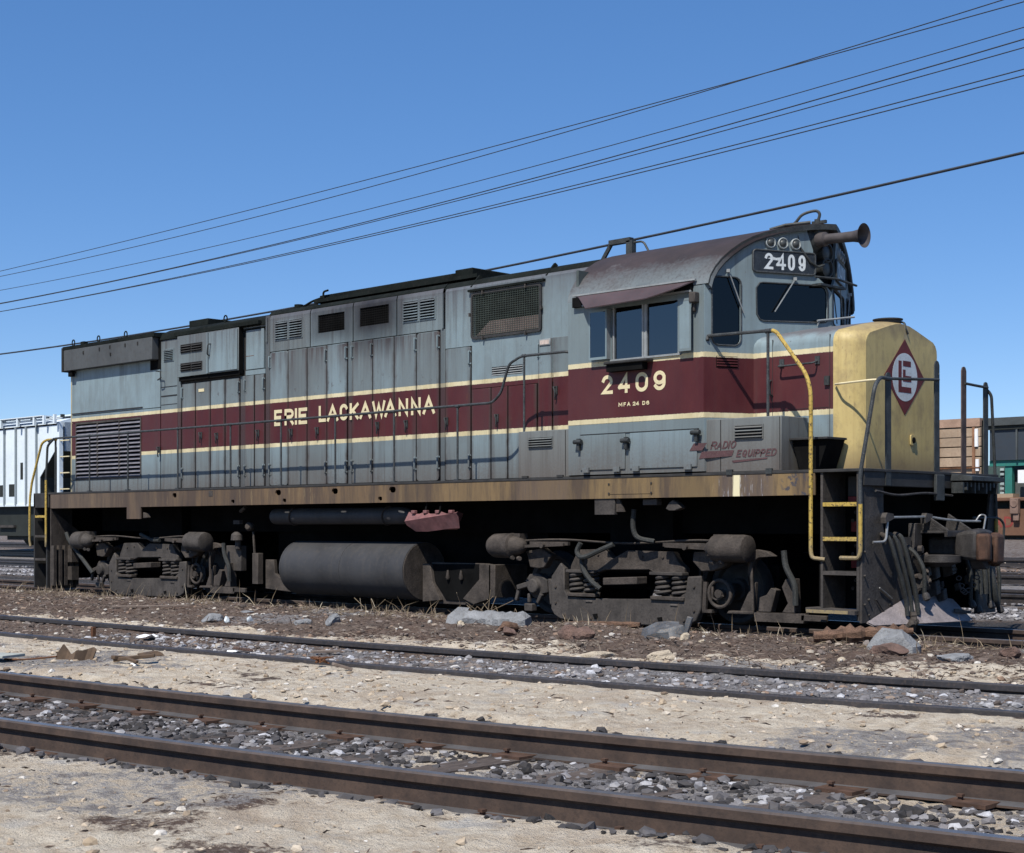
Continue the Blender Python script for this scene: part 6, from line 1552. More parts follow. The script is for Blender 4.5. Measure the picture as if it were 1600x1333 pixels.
blades(15000, 21, (-12, 15, -3.8, -1.35), (0.04, 0.17), 'dry_grass', straw_m, lambda x, y: (0.12 + patch(x, y)) * (1.0 if y > -2.6 else 0.4), 0.82, 0.0026)
blades(260, 22, (-10, 14, -2.6, -1.5), (0.20, 0.50), 'dry_weed_stalks', straw_m, lambda x, y: patch(x, y), 0.45, 0.0032)
blades(20000, 23, (-11, 15, -5.6, -1.7), (0.02, 0.13), 'fallen_twigs', twig_m, lambda x, y: 0.35 + patch(x, y), 0.97, 0.004)
blades(2600, 24, (-6, 16, -13, -4.3), (0.02, 0.10), 'fallen_twigs', twig_m, lambda x, y: 0.6 if dd(x, y) < 0 else 0.3, 1.0, 0.004)
blades(240, 25, (-5.1, -4.3, -2.1, -1.5), (0.04, 0.12), 'green_weeds', green_m, None, 0.2, 0.006)
blades(160, 26, (0.6, 1.4, -2.6, -1.9), (0.04, 0.10), 'green_weeds', green_m, lambda x, y: 0.3, 0.3, 0.004)

# ------------------------------------------------------------------ single pieces of debris
def lump(name, label, cat, x, y, sx, sy, sz, m, seed, sink=0.25, rz=0.0, tilt=0.0, jag=0.28, sub=2, group=None):
    r = random.Random(seed)
    bm = bmesh.new(); bmesh.ops.create_icosphere(bm, subdivisions=3, radius=1.0)
    dirs = [Vector((r.uniform(-1, 1), r.uniform(-1, 1), r.uniform(-1, 1))).normalized() for _ in range(12)]
    cut = [r.uniform(0.50, 0.92) for _ in dirs]
    from mathutils import noise as mn
    for v in bm.verts:
        p = v.co.copy(); q = p.copy()
        for d_, c_ in zip(dirs, cut):
            e = p.dot(d_)
            if e > c_: p -= d_ * (e - c_)
        p *= 1 + 0.16 * mn.noise(q * 1.7 + Vector((seed, 0, 0))) + 0.10 * mn.noise(q * 4.5 + Vector((0, seed, 0))) + r.uniform(-jag, jag) * 0.10
        v.co = Vector((p.x * sx, p.y * sy, p.z * sz))
    me = bpy.data.meshes.new(name); bm.to_mesh(me); bm.free(); me.materials.append(m)
    o = bpy.data.objects.new(name, me); COL.objects.link(o)
    o.location = (x, y, ground_z(x, y) + sz * (0.45 - sink)); o.rotation_euler = (tilt, 0, rz)
    tag(o, label, cat, group)
    return o
M['concrete'] = simple('pale_broken_concrete', (0.235, 0.24, 0.245), 0.95, vary=0.3, scale=7, dirt=(0.16, 0.14, 0.125), dirt_amt=0.6, bump=0.02)
M['limestone'] = simple('cream_rock', (0.50, 0.42, 0.31), 0.95, vary=0.25, scale=9, dirt=(0.24, 0.18, 0.13), dirt_amt=0.6, bump=0.012)
M['clay'] = simple('reddish_clod', (0.15, 0.095, 0.075), 0.95, vary=0.35, scale=9, dirt=(0.07, 0.05, 0.04), dirt_amt=0.6, bump=0.015)
M['bark'] = simple('rotten_bark', (0.17, 0.10, 0.065), 0.95, vary=0.5, scale=8, dirt=(0.05, 0.03, 0.02), dirt_amt=0.7, bump=0.02, stretch=(0.5, 2, 2))
M['plank'] = simple('grey_plank', (0.20, 0.155, 0.125), 0.9, vary=0.3, scale=5, dirt=(0.09, 0.065, 0.05), dirt_amt=0.5, stretch=(0.4, 3, 3))
M['paper'] = simple('white_paper', (0.80, 0.80, 0.79), 0.8, vary=0.05, scale=9, dirt=(0.6, 0.58, 0.54), dirt_amt=0.3)
M['tar'] = simple('torn_sheet_metal', (0.085, 0.092, 0.10), 0.6, metal=0.2, vary=0.4, scale=9, dirt=(0.28, 0.20, 0.13), dirt_amt=0.7)
M['brownscrap'] = simple('brown_scrap', (0.085, 0.055, 0.034), 0.8, vary=0.4, scale=9)

def slab(name, label, cat, x, y, pts, th, m, z=None, tilt=(0, 0), jit=0.01, seed=1, group=None, peak=1.15, edge=0.75):
    """an irregular broken slab: top outline pts about (x, y)"""
    r = random.Random(seed); zz = (ground_z(x, y) if z is None else z)
    mb = MB(); k = len(pts) * 2; ring = []
    for i in range(len(pts)):
        p, q = pts[i], pts[(i + 1) % len(pts)]
        ring += [p, ((p[0] + q[0]) / 2 * r.uniform(0.9, 1.08), (p[1] + q[1]) / 2 * r.uniform(0.9, 1.08))]
    rows = []
    for s, h in ((1.04, None), (1.0, edge), (0.72, (edge + peak) / 2), (0.38, peak * 0.95)):
        rows.append([(px * s + r.uniform(-jit, jit), py * s + r.uniform(-jit, jit), -0.06 if h is None else th * h * r.uniform(0.8, 1.15) + px * s * tilt[0] + py * s * tilt[1]) for px, py in ring])
    mb.loft(rows, False, True)
    mb.add(rows[-1] + [(0, 0, th * peak)], [(i, (i + 1) % k, k) for i in range(k)])
    o = mb.build(name, m, None, 0.0, 22)
    o.location = (x, y, zz)
    return tag(o, label, cat, group)
# broken concrete kerb with a round end
rk = random.Random(3); ks = []
for i in range(19):
    s = -0.32 + 0.78 * i / 18; j = lambda q=0.012: rk.uniform(-q, q)
    ks.append([(s + j(), y + j(0.016), z + j(0.016) - 0.05 * (1 if i in (0, 18) and z > 0.1 else 0)) for y, z in ((-0.12, -0.05), (-0.135, 0.02), (-0.125, 0.08), (-0.07, 0.13), (0.0, 0.145), (0.06, 0.135), (0.12, 0.06), (0.12, -0.05))])
cc = MB().loft(ks, True, True)
cc.add([(-0.30, -0.14, -0.04), (-0.48, -0.10, -0.05), (-0.45, -0.05, 0.10), (-0.34, 0.0, 0.19), (-0.22, 0.02, 0.18), (-0.24, -0.16, 0.05), (-0.34, -0.24, -0.05)], [(0, 1, 2, 3, 4, 5), (0, 5, 6), (0, 6, 1), (1, 6, 5, 2), (2, 5, 4, 3)])
o = cc.build('concrete_kerb', M['concrete'], None, 0.0, 30); o.location = (5.20, -3.80, ground_z(5.2, -3.8)); o.rotation_euler = (0.1, 0, R(24)); tag(o, 'pale grey broken concrete kerb lying in dry weeds before the fuel tank', 'concrete')
slab('concrete_chunk', 'pale grey pointed concrete chunk on the dirt below the yellow-nosed front end', 'concrete', 10.10, -3.75, [(-0.18, -0.16), (0.02, -0.22), (0.22, -0.10), (0.20, 0.10), (0.04, 0.20), (-0.16, 0.10)], 0.16, M['concrete'], None, (0.0, 0.0), 0.018, 3, peak=1.1, edge=0.22)
slab('torn_metal', 'crumpled grey sheet of torn metal casting a dark shadow below the front truck', 'scrap metal', 7.75, -3.95, [(-0.24, -0.05), (-0.08, -0.14), (0.14, -0.10), (0.22, 0.02), (0.05, 0.12), (-0.16, 0.10)], 0.10, M['tar'], ground_z(7.75, -3.95) + 0.04, (0.05, 0.45), 0.025, 5, peak=0.9, edge=0.7)
o = MB().bar((0, 0, 0), (0.06, 0.02, 0.20), 0.05, 0.05).build('metal_stub', M['tar'], None, 0.006); o.location = (8.02, -4.0, ground_z(8.0, -4.0)); tag(o, 'short grey metal stub leaning beside the crumpled sheet metal', 'scrap metal')
# rotten bark log
r_ = random.Random(5); secs = []
for k in range(22):
    t = k / 21; x = -0.44 + 0.88 * t
    rr = 0.040 + 0.030 * math.sin(3.1 * t) + r_.uniform(-0.018, 0.018)
    secs.append([(x, rr * 1.5 * math.cos(a) + 0.05 * math.sin(5 * t), 0.085 + 0.07 * t + rr * math.sin(a) * (1 + r_.uniform(-0.35, 0.35))) for a in [2 * math.pi * j / 9 for j in range(9)]])
o = MB().loft(secs, True, True).build('rotten_log', M['bark'], None, 0, 25); o.location = (9.45, -3.20, ground_z(9.45, -3.20) - 0.02); o.rotation_euler = (0, 0, R(38)); tag(o, 'reddish rotten log lying in front of the pilot steps', 'log')
secs = [[(x, 0.05 * math.cos(a), 0.05 + 0.035 * math.sin(a) + r_.uniform(-0.012, 0.012)) for a in [2 * math.pi * j / 7 for j in range(7)]] for x in np.linspace(-0.42, 0.42, 9)]
o = MB().loft(secs, True, True).build('rusty_branch', M['bark'], None, 0, 25); o.location = (5.75, -2.55, ground_z(5.75, -2.55)); o.rotation_euler = (0, 0, R(30)); tag(o, 'rust brown rotten branch against the foot of the front truck', 'branch')
o = MB().box(-0.42, 0.42, -0.05, 0.05, 0, 0.07).build('old_timber', M['plank'], None, 0.008); o.location = (6.98, -2.28, ground_z(6.98, -2.28) - 0.01); o.rotation_euler = (0, 0, R(3)); tag(o, 'weathered brown timber beside the rail just right of the front truck frame', 'timber')
def paper(x, y, s, seed, label):
    r = random.Random(seed); mb = MB(); n = 5; vs = []
    for i in range(n):
        for j in range(n):
            vs.append(((i / (n - 1) - 0.5) * s + r.uniform(-0.01, 0.01), (j / (n - 1) - 0.5) * s * 0.7 + r.uniform(-0.01, 0.01), 0.015 + s * 0.16 * r.random() * (1 if 0 < i < n - 1 else 0.5)))
    mb.add(vs, [(i * n + j, (i + 1) * n + j, (i + 1) * n + j + 1, i * n + j + 1) for i in range(n - 1) for j in range(n - 1)])
    o = mb.build('paper_scrap', M['paper'], None, 0, 20); o.location = (x, y, ground_z(x, y) + 0.01); o.rotation_euler = (0, 0, r.uniform(0, 3)); return tag(o, label, 'paper')
paper(3.80, -7.12, 0.24, 1, 'crumpled white paper scrap lying between the two nearest rusty rails')
paper(5.90, -7.62, 0.13, 2, 'small white paper scrap lying flat near a rusty brown chip')
def board(x, y, l, w, rz, m, label, name='plank', z=0.02, tilt=0.0):
    o = MB().box(-l / 2, l / 2, -w / 2, w / 2, 0, 0.022).build(name, m, None, 0.003); o.location = (x, y, ground_z(x, y) + z); o.rotation_euler = (0, tilt, rz); return tag(o, label, name.replace('_', ' '))
board(-0.25, -4.55, 0.95, 0.08, R(62), M['plank'], 'long brown plank lying in the dead grass below the rear truck')
board(5.75, -7.40, 0.17, 0.07, R(60), M['clay'], 'short reddish board lying by the near rail left of centre', tilt=0.15)
board(6.55, -7.10, 0.26, 0.05, R(70), M['plank'], 'thin tan stick of wood lying between the siding rails')
board(7.98, -8.10, 0.15, 0.07, R(65), M['plank'], 'small grey plank sticking out of the cream sand at the near edge', tilt=0.3)
board(5.30, -9.55, 0.50, 0.26, R(20), simple('pale_green_board', (0.34, 0.355, 0.32), 0.8, vary=0.15, scale=5), 'pale grey-green board lying flat on the sand at the left edge', 'flat_board', 0.03)
o = MB().tube(smooth_path([(0, 0, 0.02), (0.25, 0.06, 0.03), (0.5, 0.18, 0.06)]), 0.008, 6).build('thin_rod', M['rust'], None); o.location = (5.45, -9.50, ground_z(5.5, -9.5)); tag(o, 'thin rusty rod pointing from the pale board to the brown scrap', 'rod')
# ragged brown sheet standing on the sand
mb = MB(); vs = []
for i in range(10):
    t = i / 9
    vs += [(-0.15 + 0.30 * t, 0.05 * math.sin(t * 9), 0.0), (-0.15 + 0.32 * t, 0.05 * math.sin(t * 9) + 0.05, 0.035 + 0.055 * abs(math.sin(t * 7.2 + 0.4)) + (0.045 if i in (1, 7, 8) else 0))]
mb.add(vs, [(2 * i, 2 * i + 2, 2 * i + 3, 2 * i + 1) for i in range(9)])
mb.add([(x, y + 0.02, z) for x, y, z in vs], [(2 * i, 2 * i + 1, 2 * i + 3, 2 * i + 2) for i in range(9)])
o = mb.build('brown_scrap', M['brownscrap'], None, 0, 20); o.location = (5.72, -9.05, ground_z(5.72, -9.05)); o.rotation_euler = (0, 0, R(40)); tag(o, 'ragged rusty brown scrap standing on the cream sand at lower left', 'scrap')
mb = MB(); mb.bar((-0.16, 0, 0.03), (0.16, 0.05, 0.06), 0.035, 0.03); mb.bar((-0.05, 0.0, 0.04), (0.06, -0.10, 0.02), 0.03, 0.025); mb.bar((-0.16, -0.02, 0.05), (-0.10, 0.05, 0.04), 0.05, 0.03)
o = mb.build('forked_stick', M['brownscrap'], None, 0.006); o.location = (6.35, -8.88, ground_z(6.35, -8.88)); o.rotation_euler = (0, 0, R(42)); tag(o, 'dark forked stick lying on the cream sand in the foreground', 'stick')
lump('white_stone', 'white flat stone tucked under the dark forked stick', 'stone', 6.42, -8.92, 0.045, 0.03, 0.02, M['paper'], 4, 0.1)
mb = MB()
for k in range(5):
    mb.tube(smooth_path([(r_.uniform(-0.1, 0.1), r_.uniform(-0.08, 0.08), 0.02 + 0.05 * r_.random()) for _ in range(5)]), 0.006, 6)
o = mb.build('tangled_wire', M['rust'], None); o.location = (7.62, -8.0, ground_z(7.62, -8.0)); tag(o, 'tangle of dark wire on the cream sand beside the near rail', 'wire')
o = MB().box(-0.02, 0.02, -0.02, 0.02, -0.02, 0.09).build('iron_spike', M['rust'], None, 0.004); o.location = (3.05, -7.30, ground_z(3.05, -7.3)); tag(o, 'dark rusty spike standing up between the siding rails', 'spike')
for nm_, lb, x, y, s, m, sd in (
    ('rock', 'cream flat rock at the left of the pale rock pair before the fuel tank', 3.45, -4.95, (0.11, 0.07, 0.06), M['concrete'], 11),
    ('rock', 'round grey rock behind the far siding rail below the fuel tank', 3.80, -4.80, (0.13, 0.10, 0.10), M['concrete'], 12),
    ('rock', 'grey angular slab tilted on the dirt under the rear truck front', 2.10, -5.2, (0.20, 0.13, 0.08), M['concrete'], 13),
    ('rock', 'small upright white stone left of another behind the siding rail', 2.45, -5.25, (0.04, 0.04, 0.07), M['white'], 14),
    ('rock', 'small white stone standing just right of its white neighbour', 2.75, -5.15, (0.04, 0.04, 0.06), M['white'], 15),
    ('rock', 'pale flat stone hard behind the siding rail, left of centre', 3.55, -5.75, (0.10, 0.06, 0.04), M['limestone'], 16),
    ('rock', 'grey slate flakes lying near the drain post of the rear truck', 1.3, -4.15, (0.15, 0.10, 0.04), M['concrete'], 17),
    ('rock', 'white round stone at the foot of the broken concrete kerb', 5.35, -4.35, (0.045, 0.04, 0.05), M['limestone'], 18),
    ('clod', 'rust red clod of earth right of the broken concrete kerb', 5.95, -4.25, (0.17, 0.11, 0.09), M['bark'], 19),
    ('clod', 'rounded reddish clod nearest the siding rail by the broken kerb', 6.25, -4.55, (0.12, 0.09, 0.07), M['clay'], 20),
    ('clod', 'big brown clod with a dark hollow below the front truck spring', 7.15, -4.60, (0.17, 0.12, 0.11), M['clay'], 21),
    ('clod', 'brown clod leaning on the big clod below the front truck', 7.45, -4.75, (0.13, 0.09, 0.10), M['clay'], 22),
    ('rock', 'peach heap of crumbled rock behind the rail below the front truck', 8.85, -5.35, (0.24, 0.12, 0.10), M['limestone'], 23),
    ('rock', 'long peach mound of crumbled rock, left of the peach heap', 8.25, -5.60, (0.30, 0.12, 0.07), M['limestone'], 24),
    ('rock', 'left of two small cream stones beside the crumpled metal sheet', 8.30, -4.35, (0.06, 0.04, 0.05), M['limestone'], 25),
    ('rock', 'right of two small cream stones beside the crumpled metal sheet', 8.45, -4.28, (0.08, 0.04, 0.05), M['limestone'], 26),
    ('rock', 'tan flat chip of rock behind the rail below the front steps', 10.15, -4.65, (0.08, 0.05, 0.03), M['limestone'], 27),
    ('rock', 'tan rock supporting the pale pointed concrete chunk', 10.25, -4.10, (0.17, 0.12, 0.07), M['clay'], 28),
    ('rock', 'flat grey-green rock half buried at the right end of the dirt', 11.0, -4.35, (0.20, 0.10, 0.05), M['concrete'], 29),
    ('brick', 'reddish brick half buried in the dirt at the right edge', 11.15, -3.75, (0.10, 0.07, 0.09), M['clay'], 30),
    ('clod', 'flat rusty brown clod on the cream sand at lower left', 5.75, -8.35, (0.13, 0.08, 0.05), M['brownscrap'], 31),
    ('brick', 'two-tone broken brick heap beside the front truck journal', 3.55, -2.15, (0.15, 0.11, 0.09), M['clay'], 32)):
    lump(nm_, lb, nm_, x, y, s[0], s[1], s[2], m, sd, 0.15, rnd.uniform(0, 3), rnd.uniform(-0.2, 0.2))
# a few tall dead stalks in front of the battery cradle
mb = MB()
for k in range(16):
    x = 3.3 + r_.uniform(-0.15, 0.75); y = -2.0 + r_.uniform(-0.5, 0.1)
    a = r_.uniform(-0.5, 0.9); L = r_.uniform(0.25, 0.60)
    mb.tube([(0 + x, y, 0), (x + a * L * 0.5, y + r_.uniform(-0.1, 0.1), L * 0.6), (x + a * L * 1.3, y + r_.uniform(-0.15, 0.15), L * (0.9 if k % 3 else 0.45))], 0.0045, 5)
o = mb.build('weed_clump', straw_m, None); o.location = (0, 0, -0.2); tag(o, 'clump of tall dead weed stalks in front of the battery cradle', 'weeds')
mb = MB()
for k in range(5):
    x = 1.2 + r_.uniform(-0.2, 0.2); y = -2.1
    mb.tube([(x, y, 0), (x + r_.uniform(-0.1, 0.15), y, 0.18), (x + r_.uniform(-0.2, 0.2), y, 0.30)], 0.004, 5)
o = mb.build('weed_clump', straw_m, None); o.location = (0, 0, -0.2); tag(o, 'small sprig of dead weeds against the dark below the fuel tank', 'weeds')

# ================================================================== BACKGROUND
# ---- white covered hopper on a far track
M['hopper'] = simple('hopper_white', (0.70, 0.77, 0.80), 0.6, vary=0.06, scale=1.0, dirt=(0.45, 0.47, 0.47), dirt_amt=0.25, streak=0.12)
M['hopperblack'] = simple('hopper_underframe', (0.020, 0.024, 0.021), 0.8, vary=0.3)
hop = thing('covered_hopper', 'white covered hopper wagon with ribbed sides behind the rear of the locomotive', 'freight wagon', (0, 0, 0))
HYN, HYF = 8.70, 11.70
ribs = [-36.2, -35.45, -34.7, -33.95, -33.2, -32.45, -31.7, -30.95, -30.36, -29.76, -29.0, -28.33, -27.67]
for i in range(len(ribs)):
    a = ribs[i]; b = ribs[i + 1] if i + 1 < len(ribs) else -26.42
    if i + 1 < len(ribs): poly = [(a, 1.76), (b, 1.76), (b, 4.245), (a, 4.245)]
    else: poly = [(a, 1.76), (-27.50, 1.76), (-27.50, 2.60), (-26.46, 3.50), (-26.42, 3.56), (-26.42, 4.245), (a, 4.245)]
    MB().side(poly, HYN, HYN + 0.03).build('side_panel', M['hopper'], hop)
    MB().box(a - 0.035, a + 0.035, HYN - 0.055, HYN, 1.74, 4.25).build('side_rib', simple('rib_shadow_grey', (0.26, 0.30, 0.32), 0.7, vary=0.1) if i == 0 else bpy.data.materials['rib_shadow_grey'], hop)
MB().box(-36.5, -26.40, HYN - 0.05, HYN + 0.06, 4.245, 4.30).build('top_chord', M['hopper'], hop)
MB().box(-36.5, -27.50, HYN - 0.03, HYN + 0.05, 1.70, 1.765).build('side_sill', M['hopper'], hop)
MB().plate([(HYN, 4.30), (HYN + 0.5, 4.44), (HYN + 1.5, 4.52), (HYF - 0.5, 4.44), (HYF, 4.30), (HYF, 4.2), (HYN, 4.2)], [], lambda a, b, t: (-36.5 + t, a, b), 10.1).build('wagon_roof', M['hopper'], hop)
wk = MB(); wk.box(-36.5, -27.0, HYN - 0.20, HYN + 0.25, 4.50, 4.525)
wk.box(-36.5, -25.9, HYN + 0.9, HYN + 1.5, 4.58, 4.62)
wk.build('running_board', M['hopper'], hop)
for x in (-34, -32, -30.6, -29.72, -28.62, -27.56, -26.95, -26.30): MB().box(x - 0.045, x + 0.045, HYN - 0.19, HYN - 0.11, 4.25, 4.52).build('board_bracket', M['hopper'], hop)
MB().box(-36.5, -25.95, HYN - 0.12, HYN - 0.08, 4.38, 4.41).build('board_rail', M['hopper'], hop)
for k in range(9): MB().box(-29.6 + k * 0.95 - 4, -29.5 + k * 0.95 - 4, HYN + 0.4, HYN + 0.50, 4.50, 4.585).build('hatch_clamp', M['hopperblack'], hop)
for x, z0, z1, w in ((-28.66, 2.56, 3.10, 0.17), (-29.32, 2.02, 2.42, 0.36), (-29.98, 2.02, 2.40, 0.30)): MB().box(x - w / 2, x + w / 2, HYN - 0.005, HYN, z0, z1).build('stencil_panel', M['hopperblack'], hop)
MB().box(-36.5, -27.45, HYN + 0.15, HYF - 0.1, 0.75, 1.72).build('underframe', M['hopperblack'], hop)
MB().side([(-27.52, 1.72), (-27.48, 1.72), (-27.48, 2.60), (-26.44, 3.50), (-26.44, 4.2), (-26.50, 4.2), (-26.50, 3.5), (-27.52, 2.63)], HYN + 0.02, HYF).build('slope_sheet', M['hopperblack'], hop)
MB().box(-26.42, -26.28, HYN - 0.01, HYN + 0.12, 1.5, 4.28).build('end_post', M['hopper'], hop)
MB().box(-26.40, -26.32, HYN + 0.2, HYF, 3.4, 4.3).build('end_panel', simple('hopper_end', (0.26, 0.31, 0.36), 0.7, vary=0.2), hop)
ld = MB()
for z in (1.7, 2.2, 2.7, 3.2, 3.7): ld.box(-26.28, -25.75, HYN + 0.02, HYN + 0.06, z, z + 0.03)
ld.build('end_ladder', M['cream'], hop)
MB().box(-27.4, -25.6, HYN + 0.3, HYF - 0.3, 1.35, 1.72).build('end_platform', M['hopperblack'], hop)
MB().box(-30.35, -29.3, HYN + 0.05, HYN + 0.14, 1.02, 1.10).build('pipe_bracket', M['dustgrey'], hop)
for x in (-27.6, -29.4):
    for y in (9.45, 10.95): MB().lathe([(0, 0.42), (0.12, 0.40), (0.13, 0.1)], (x, y, 0.86), (0, -1, 0), 20).build('wheel', M['hopperblack'], hop)
MB().box(-30.1, -26.9, 8.95, 9.15, 0.62, 1.1).build('truck_frame', M['hopperblack'], hop)

# ---- flat wagon with its load, far right
M['flat_rust'] = simple('flatcar_brown', (0.150, 0.078, 0.047), 0.85, vary=0.25, scale=1.5, dirt=(0.09, 0.05, 0.035), dirt_amt=0.5, streak=0.2)
M['green_frame'] = simple('green_steel', (0.028, 0.165, 0.135), 0.6, vary=0.2, scale=1.5, dirt=(0.05, 0.09, 0.08), dirt_amt=0.4)
M['slate_box'] = simple('slate_side', (0.034, 0.044, 0.056), 0.6, vary=0.15, scale=0.8)
M['tan_wall'] = simple('tan_boards', (0.36, 0.265, 0.180), 0.8, vary=0.22, scale=1.6, dirt=(0.24, 0.15, 0.10), dirt_amt=0.5, streak=0.25)
FY = 26.8
fl = thing('flat_wagon', 'rust brown flat wagon with faded lettering behind the front coupler', 'freight wagon', (0, 0, 0))
MB().box(-7.5, 9.0, FY, FY + 2.8, 1.80, 1.905).build('deck', M['flat_rust'], fl, bevel=0.02)
MB().box(-7.5, 9.0, FY + 0.35, FY + 2.4, 1.50, 1.80).build('deck_beam', M['hopperblack'], fl)
MB().side([(-7.5, 0.84), (9.0, 0.84), (9.0, 1.57), (-7.5, 1.57)], FY + 0.02, FY + 0.10).build('side_sill', M['flat_rust'], fl)
MB().box(-7.5, 9.0, FY - 0.06, FY + 0.12, 0.80, 0.88).build('sill_flange', M['flat_rust'], fl)
lt = MB(); letters(lt, 'RAILROAD', [(-6.35, -6.1), (-6.0, -5.75), (-5.68, -5.6), (-5.5, -5.28), (-5.2, -4.95), (-4.85, -4.6), (-4.62, -4.30), (-4.24, -3.95)], 1.03, 0.32, 0.06, lambda a, b, l: (a, FY + 0.016 - l, b))
lt.build('lettering', simple('faded_red_letters', (0.24, 0.045, 0.035), 0.8, vary=0.2, scale=3), fl, sharp=0)
sp = MB(); sp.box(-3.98, -3.72, FY - 0.16, FY, 1.42, 1.88); sp.lathe([(0, 0.12), (0.08, 0.12)], (-3.85, FY - 0.10, 1.72), (0, -1, 0), 12); sp.box(-3.90, -3.72, FY - 0.12, FY - 0.05, 1.22, 1.45)
sp.build('stake_pocket', simple('pocket_brown', (0.20, 0.13, 0.10), 0.8), fl, bevel=0.02)
MB().box(-5.05, -4.0, FY + 0.1, FY + 0.5, 1.905, 2.02).build('wood_chock', M['tan_wall'], fl)
for x in (-6.6, 7.5):
    MB().box(x - 1.0, x + 1.0, FY + 0.3, FY + 2.5, 1.0, 1.5).build('truck_frame', M['hopperblack'], fl)
    for dx in (-0.85, 0.85): MB().lathe([(0, 0.42), (0.12, 0.40), (0.13, 0.1)], (x + dx, FY + 0.7, 1.25), (0, -1, 0), 18).build('wheel', M['hopperblack'], fl)
gr = thing('steel_rack', 'green steel loading rack standing on the rust brown flat wagon', 'rack', (0, 0, 1.905))
g = MB(); g.box(-4.78, 8.5, FY + 0.18, FY + 0.38, 0.93, 1.10)
g.build('rack_beam', M['green_frame'], gr)
for x in (-4.20, -1.5, 1.2, 3.9, 6.6): MB().box(x - 0.11, x + 0.11, FY + 0.22, FY + 0.38, 0, 0.93).build('rack_post', M['green_frame'], gr)
MB().box(-7.4, 8.5, FY + 2.3, FY + 2.5, 0.0, 1.05).build('rack_wall', simple('rack_back', (0.06, 0.10, 0.095), 0.8, vary=0.2), gr)
MB().box(-4.6, 8.5, FY + 0.5, FY + 2.25, 0.0, 0.80).build('rack_panel', simple('grey_green_panel', (0.075, 0.085, 0.085), 0.8, vary=0.2), gr)
for k in range(6): MB().box(-4.46, -4.34, FY + 0.21, FY + 0.24, 0.10 + k * 0.14, 0.17 + k * 0.14).build('rack_tread', simple('pale_tread', (0.35, 0.42, 0.40), 0.7) if k == 0 else bpy.data.materials['pale_tread'], gr)
MB().box(-3.86, -3.25, FY + 0.12, FY + 0.17, 0.42, 0.80).build('placard', M['paper'], gr)
sb = thing('slate_container', 'long slate grey container riding on the green rack', 'container', (0, 0, 3.006))
MB().box(-4.74, 8.5, FY + 0.12, FY + 2.6, 0.0, 1.02).build('container_wall', M['slate_box'], sb)
MB().box(-4.80, 8.5, FY + 0.0, FY + 2.7, 1.02, 1.25).build('container_roof', simple('slate_roof', (0.055, 0.062, 0.062), 0.6, vary=0.3), sb)
MB().box(-4.80, 8.5, FY + 0.06, FY + 0.12, 0.90, 1.02).build('roof_gutter', M['hopperblack'], sb)
for x in (-3.88, -2.9, -1.9, 0, 1.9): MB().box(x - 0.025, x + 0.025, FY + 0.07, FY + 0.12, 0.0, 0.95).build('wall_post', simple('slate_post', (0.07, 0.078, 0.078), 0.6) if x == -3.88 else bpy.data.materials['slate_post'], sb)
# ---- tan boxcar end, nearer the nose
bx = thing('boxcar', 'tan boarded boxcar end with rusty posts between the front handrails', 'freight wagon', (0, 0, 0))
BX0, BX1 = -6.42, -4.92
zz = [2.66, 2.98, 3.30, 3.62, 3.92, 4.24]
for i, z in enumerate((1.9, 2.2, 2.52, 2.82, 3.12, 3.42, 3.70)):
    MB().box(BX0, BX1, FY - 0.12 + 0.008 * (i % 3), FY - 0.02, z + 0.02, z + 0.29).build('wall_board', M['tan_wall'], bx, bevel=0.012)
MB().box(BX0, BX1, FY - 0.02, FY + 0.10, 1.9, 4.2).build('wall_backing', M['hopperblack'], bx)
MB().box(BX0, BX1, FY - 0.15, FY + 0.1, 4.02, 4.27).build('end_cap', simple('peach_fascia', (0.36, 0.235, 0.165), 0.8, vary=0.25, scale=3, dirt=(0.25, 0.15, 0.10), dirt_amt=0.6), bx)
for x in (BX0 + 0.02, -6.28, -5.12): MB().box(x - 0.04, x + 0.04, FY - 0.16, FY - 0.12, 1.9, 4.0).build('corner_post', simple('rusty_corner', (0.24, 0.12, 0.065), 0.8) if x == BX0 + 0.02 else bpy.data.materials['rusty_corner'], bx)
MB().box(BX0, BX1, FY - 0.17, FY - 0.13, 2.78, 2.82).build('grab_iron', M['rust'], bx)
MB().box(-5.08, -4.98, FY - 0.16, FY - 0.10, 3.42, 3.95).build('white_strip', M['paper'], bx)
MB().box(-5.05, -4.95, FY - 0.16, FY - 0.10, 2.70, 3.05).build('white_strip', M['paper'], bx)

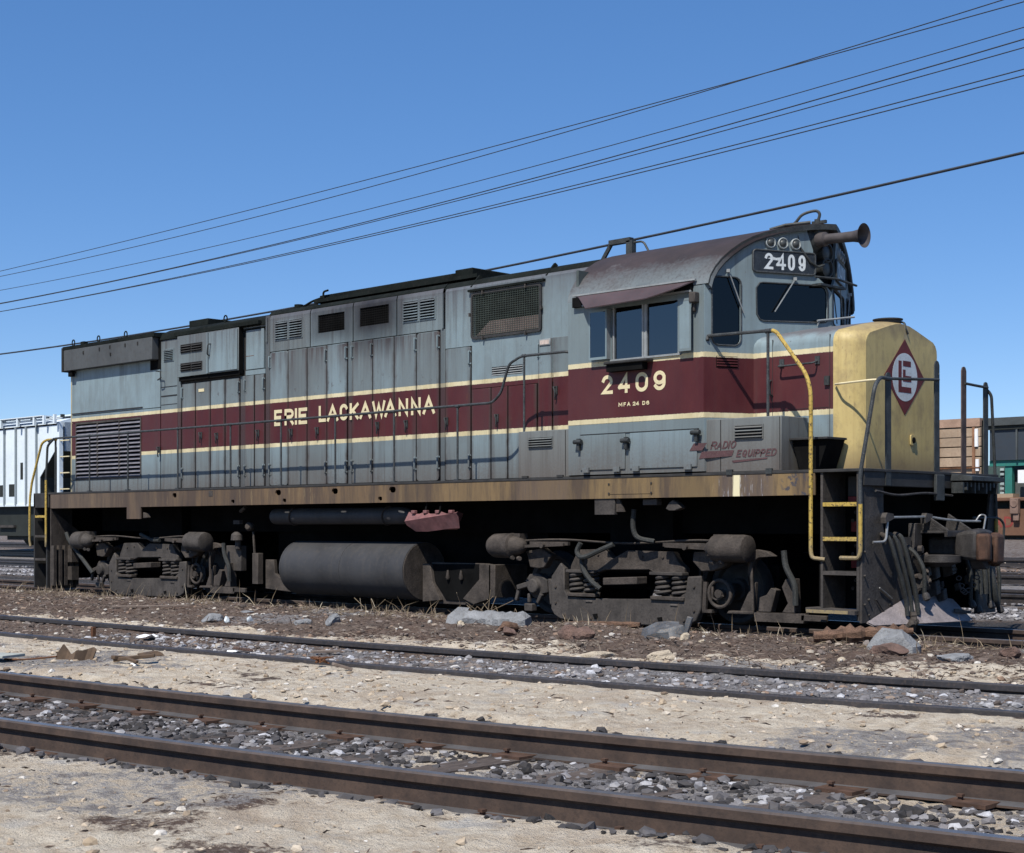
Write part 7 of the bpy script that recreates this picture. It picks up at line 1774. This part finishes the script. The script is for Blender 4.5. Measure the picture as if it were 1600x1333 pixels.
# ---- overhead wires along the yard and three distant poles
M['wire'] = simple('wire', (0.030, 0.036, 0.045), 0.6)
def wire(y, co, r, label, x0=-90, x1=9.0):
    a, b, c = co
    pts = [(x, y, a * x * x + b * x + c) for x in np.linspace(x0, x1, 45)]
    o = MB().tube(pts, r, 6).build('overhead_wire', M['wire'], None)
    return tag(o, label, 'wire', 'overhead wires across the sky')
wire(12.0, (0.00035, 0.02206, 10.87444), 0.011, 'highest thin overhead wire at the upper left')
wire(12.0, (0.00088, 0.04832, 10.93134), 0.011, 'second thin overhead wire, close under the highest one')
wire(12.0, (0.00093, 0.04688, 10.29569), 0.010, 'lone thin overhead wire midway down the group')
wire(12.0, (0.00089, 0.05194, 10.05305), 0.013, 'upper of the close pair just below the lone thin wire')
wire(12.0, (0.00077, 0.04466, 9.92288), 0.011, 'lower of the close pair just below the lone thin wire')
wire(12.0, (0.00072, 0.03991, 9.53293), 0.012, 'upper wire of the lowest thin pair')
wire(12.0, (0.00069, 0.03607, 9.42696), 0.012, 'lower wire of the lowest thin pair')
wire(9.0, (0.00092, 0.04003, 7.11656), 0.026, 'thick dark overhead wire passing behind the cab roof')
for x, y, h, lb in ((-62.0, 165.0, 9.5, 'distant utility pole seen between the front handrails'), (-50.5, 165.0, 9.2, 'distant utility pole over the slate container roof'), (-68.0, 165, 8.6, 'faintest distant utility pole beside the yellow nose')):
    p = thing('utility_pole', lb, 'pole', (x, y, 0.95))
    MB().cyl((0, 0, -0.5), (0, 0, h), 0.14, 8, 0.10).build('pole_shaft', M['plank'], p)
    MB().box(-1.0, 1.0, -0.06, 0.06, h - 0.7, h - 0.55).build('crossarm', M['plank'], p)

# ---- unseen wood added beyond the right edge, a dark reflection for the windshields
r_ = np.random.RandomState(12); V = []; F = []
for k in range(5200):
    x = 95 + r_.uniform(0, 14); y = r_.uniform(-75, 70)
    top = 11.5 + 3.5 * math.sin(y * 0.13) + 2.0 * math.sin(y * 0.41 + 1)
    z = top * r_.uniform(0.02, 1.0) ** 0.8; s = r_.uniform(0.5, 1.3)
    n1 = r_.normal(size=3); n1 /= np.linalg.norm(n1); n2 = np.cross(n1, r_.normal(size=3)); n2 /= np.linalg.norm(n2)
    c = np.array([x, y, z]); b = len(V)
    V += [tuple(c + n1 * s), tuple(c + n2 * s * 0.7), tuple(c - n1 * s * 0.8), tuple(c - n2 * s * 0.6)]; F.append((b, b + 1, b + 2, b + 3))
me = bpy.data.meshes.new('reflected_wood'); me.from_pydata(V, [], F)
me.materials.append(island_mat('reflected_leaves', [(0, (0.022, 0.035, 0.014)), (0.6, (0.045, 0.062, 0.025)), (1, (0.075, 0.08, 0.035))]))
o = bpy.data.objects.new('reflected_wood', me); COL.objects.link(o); o['kind'] = 'stuff'
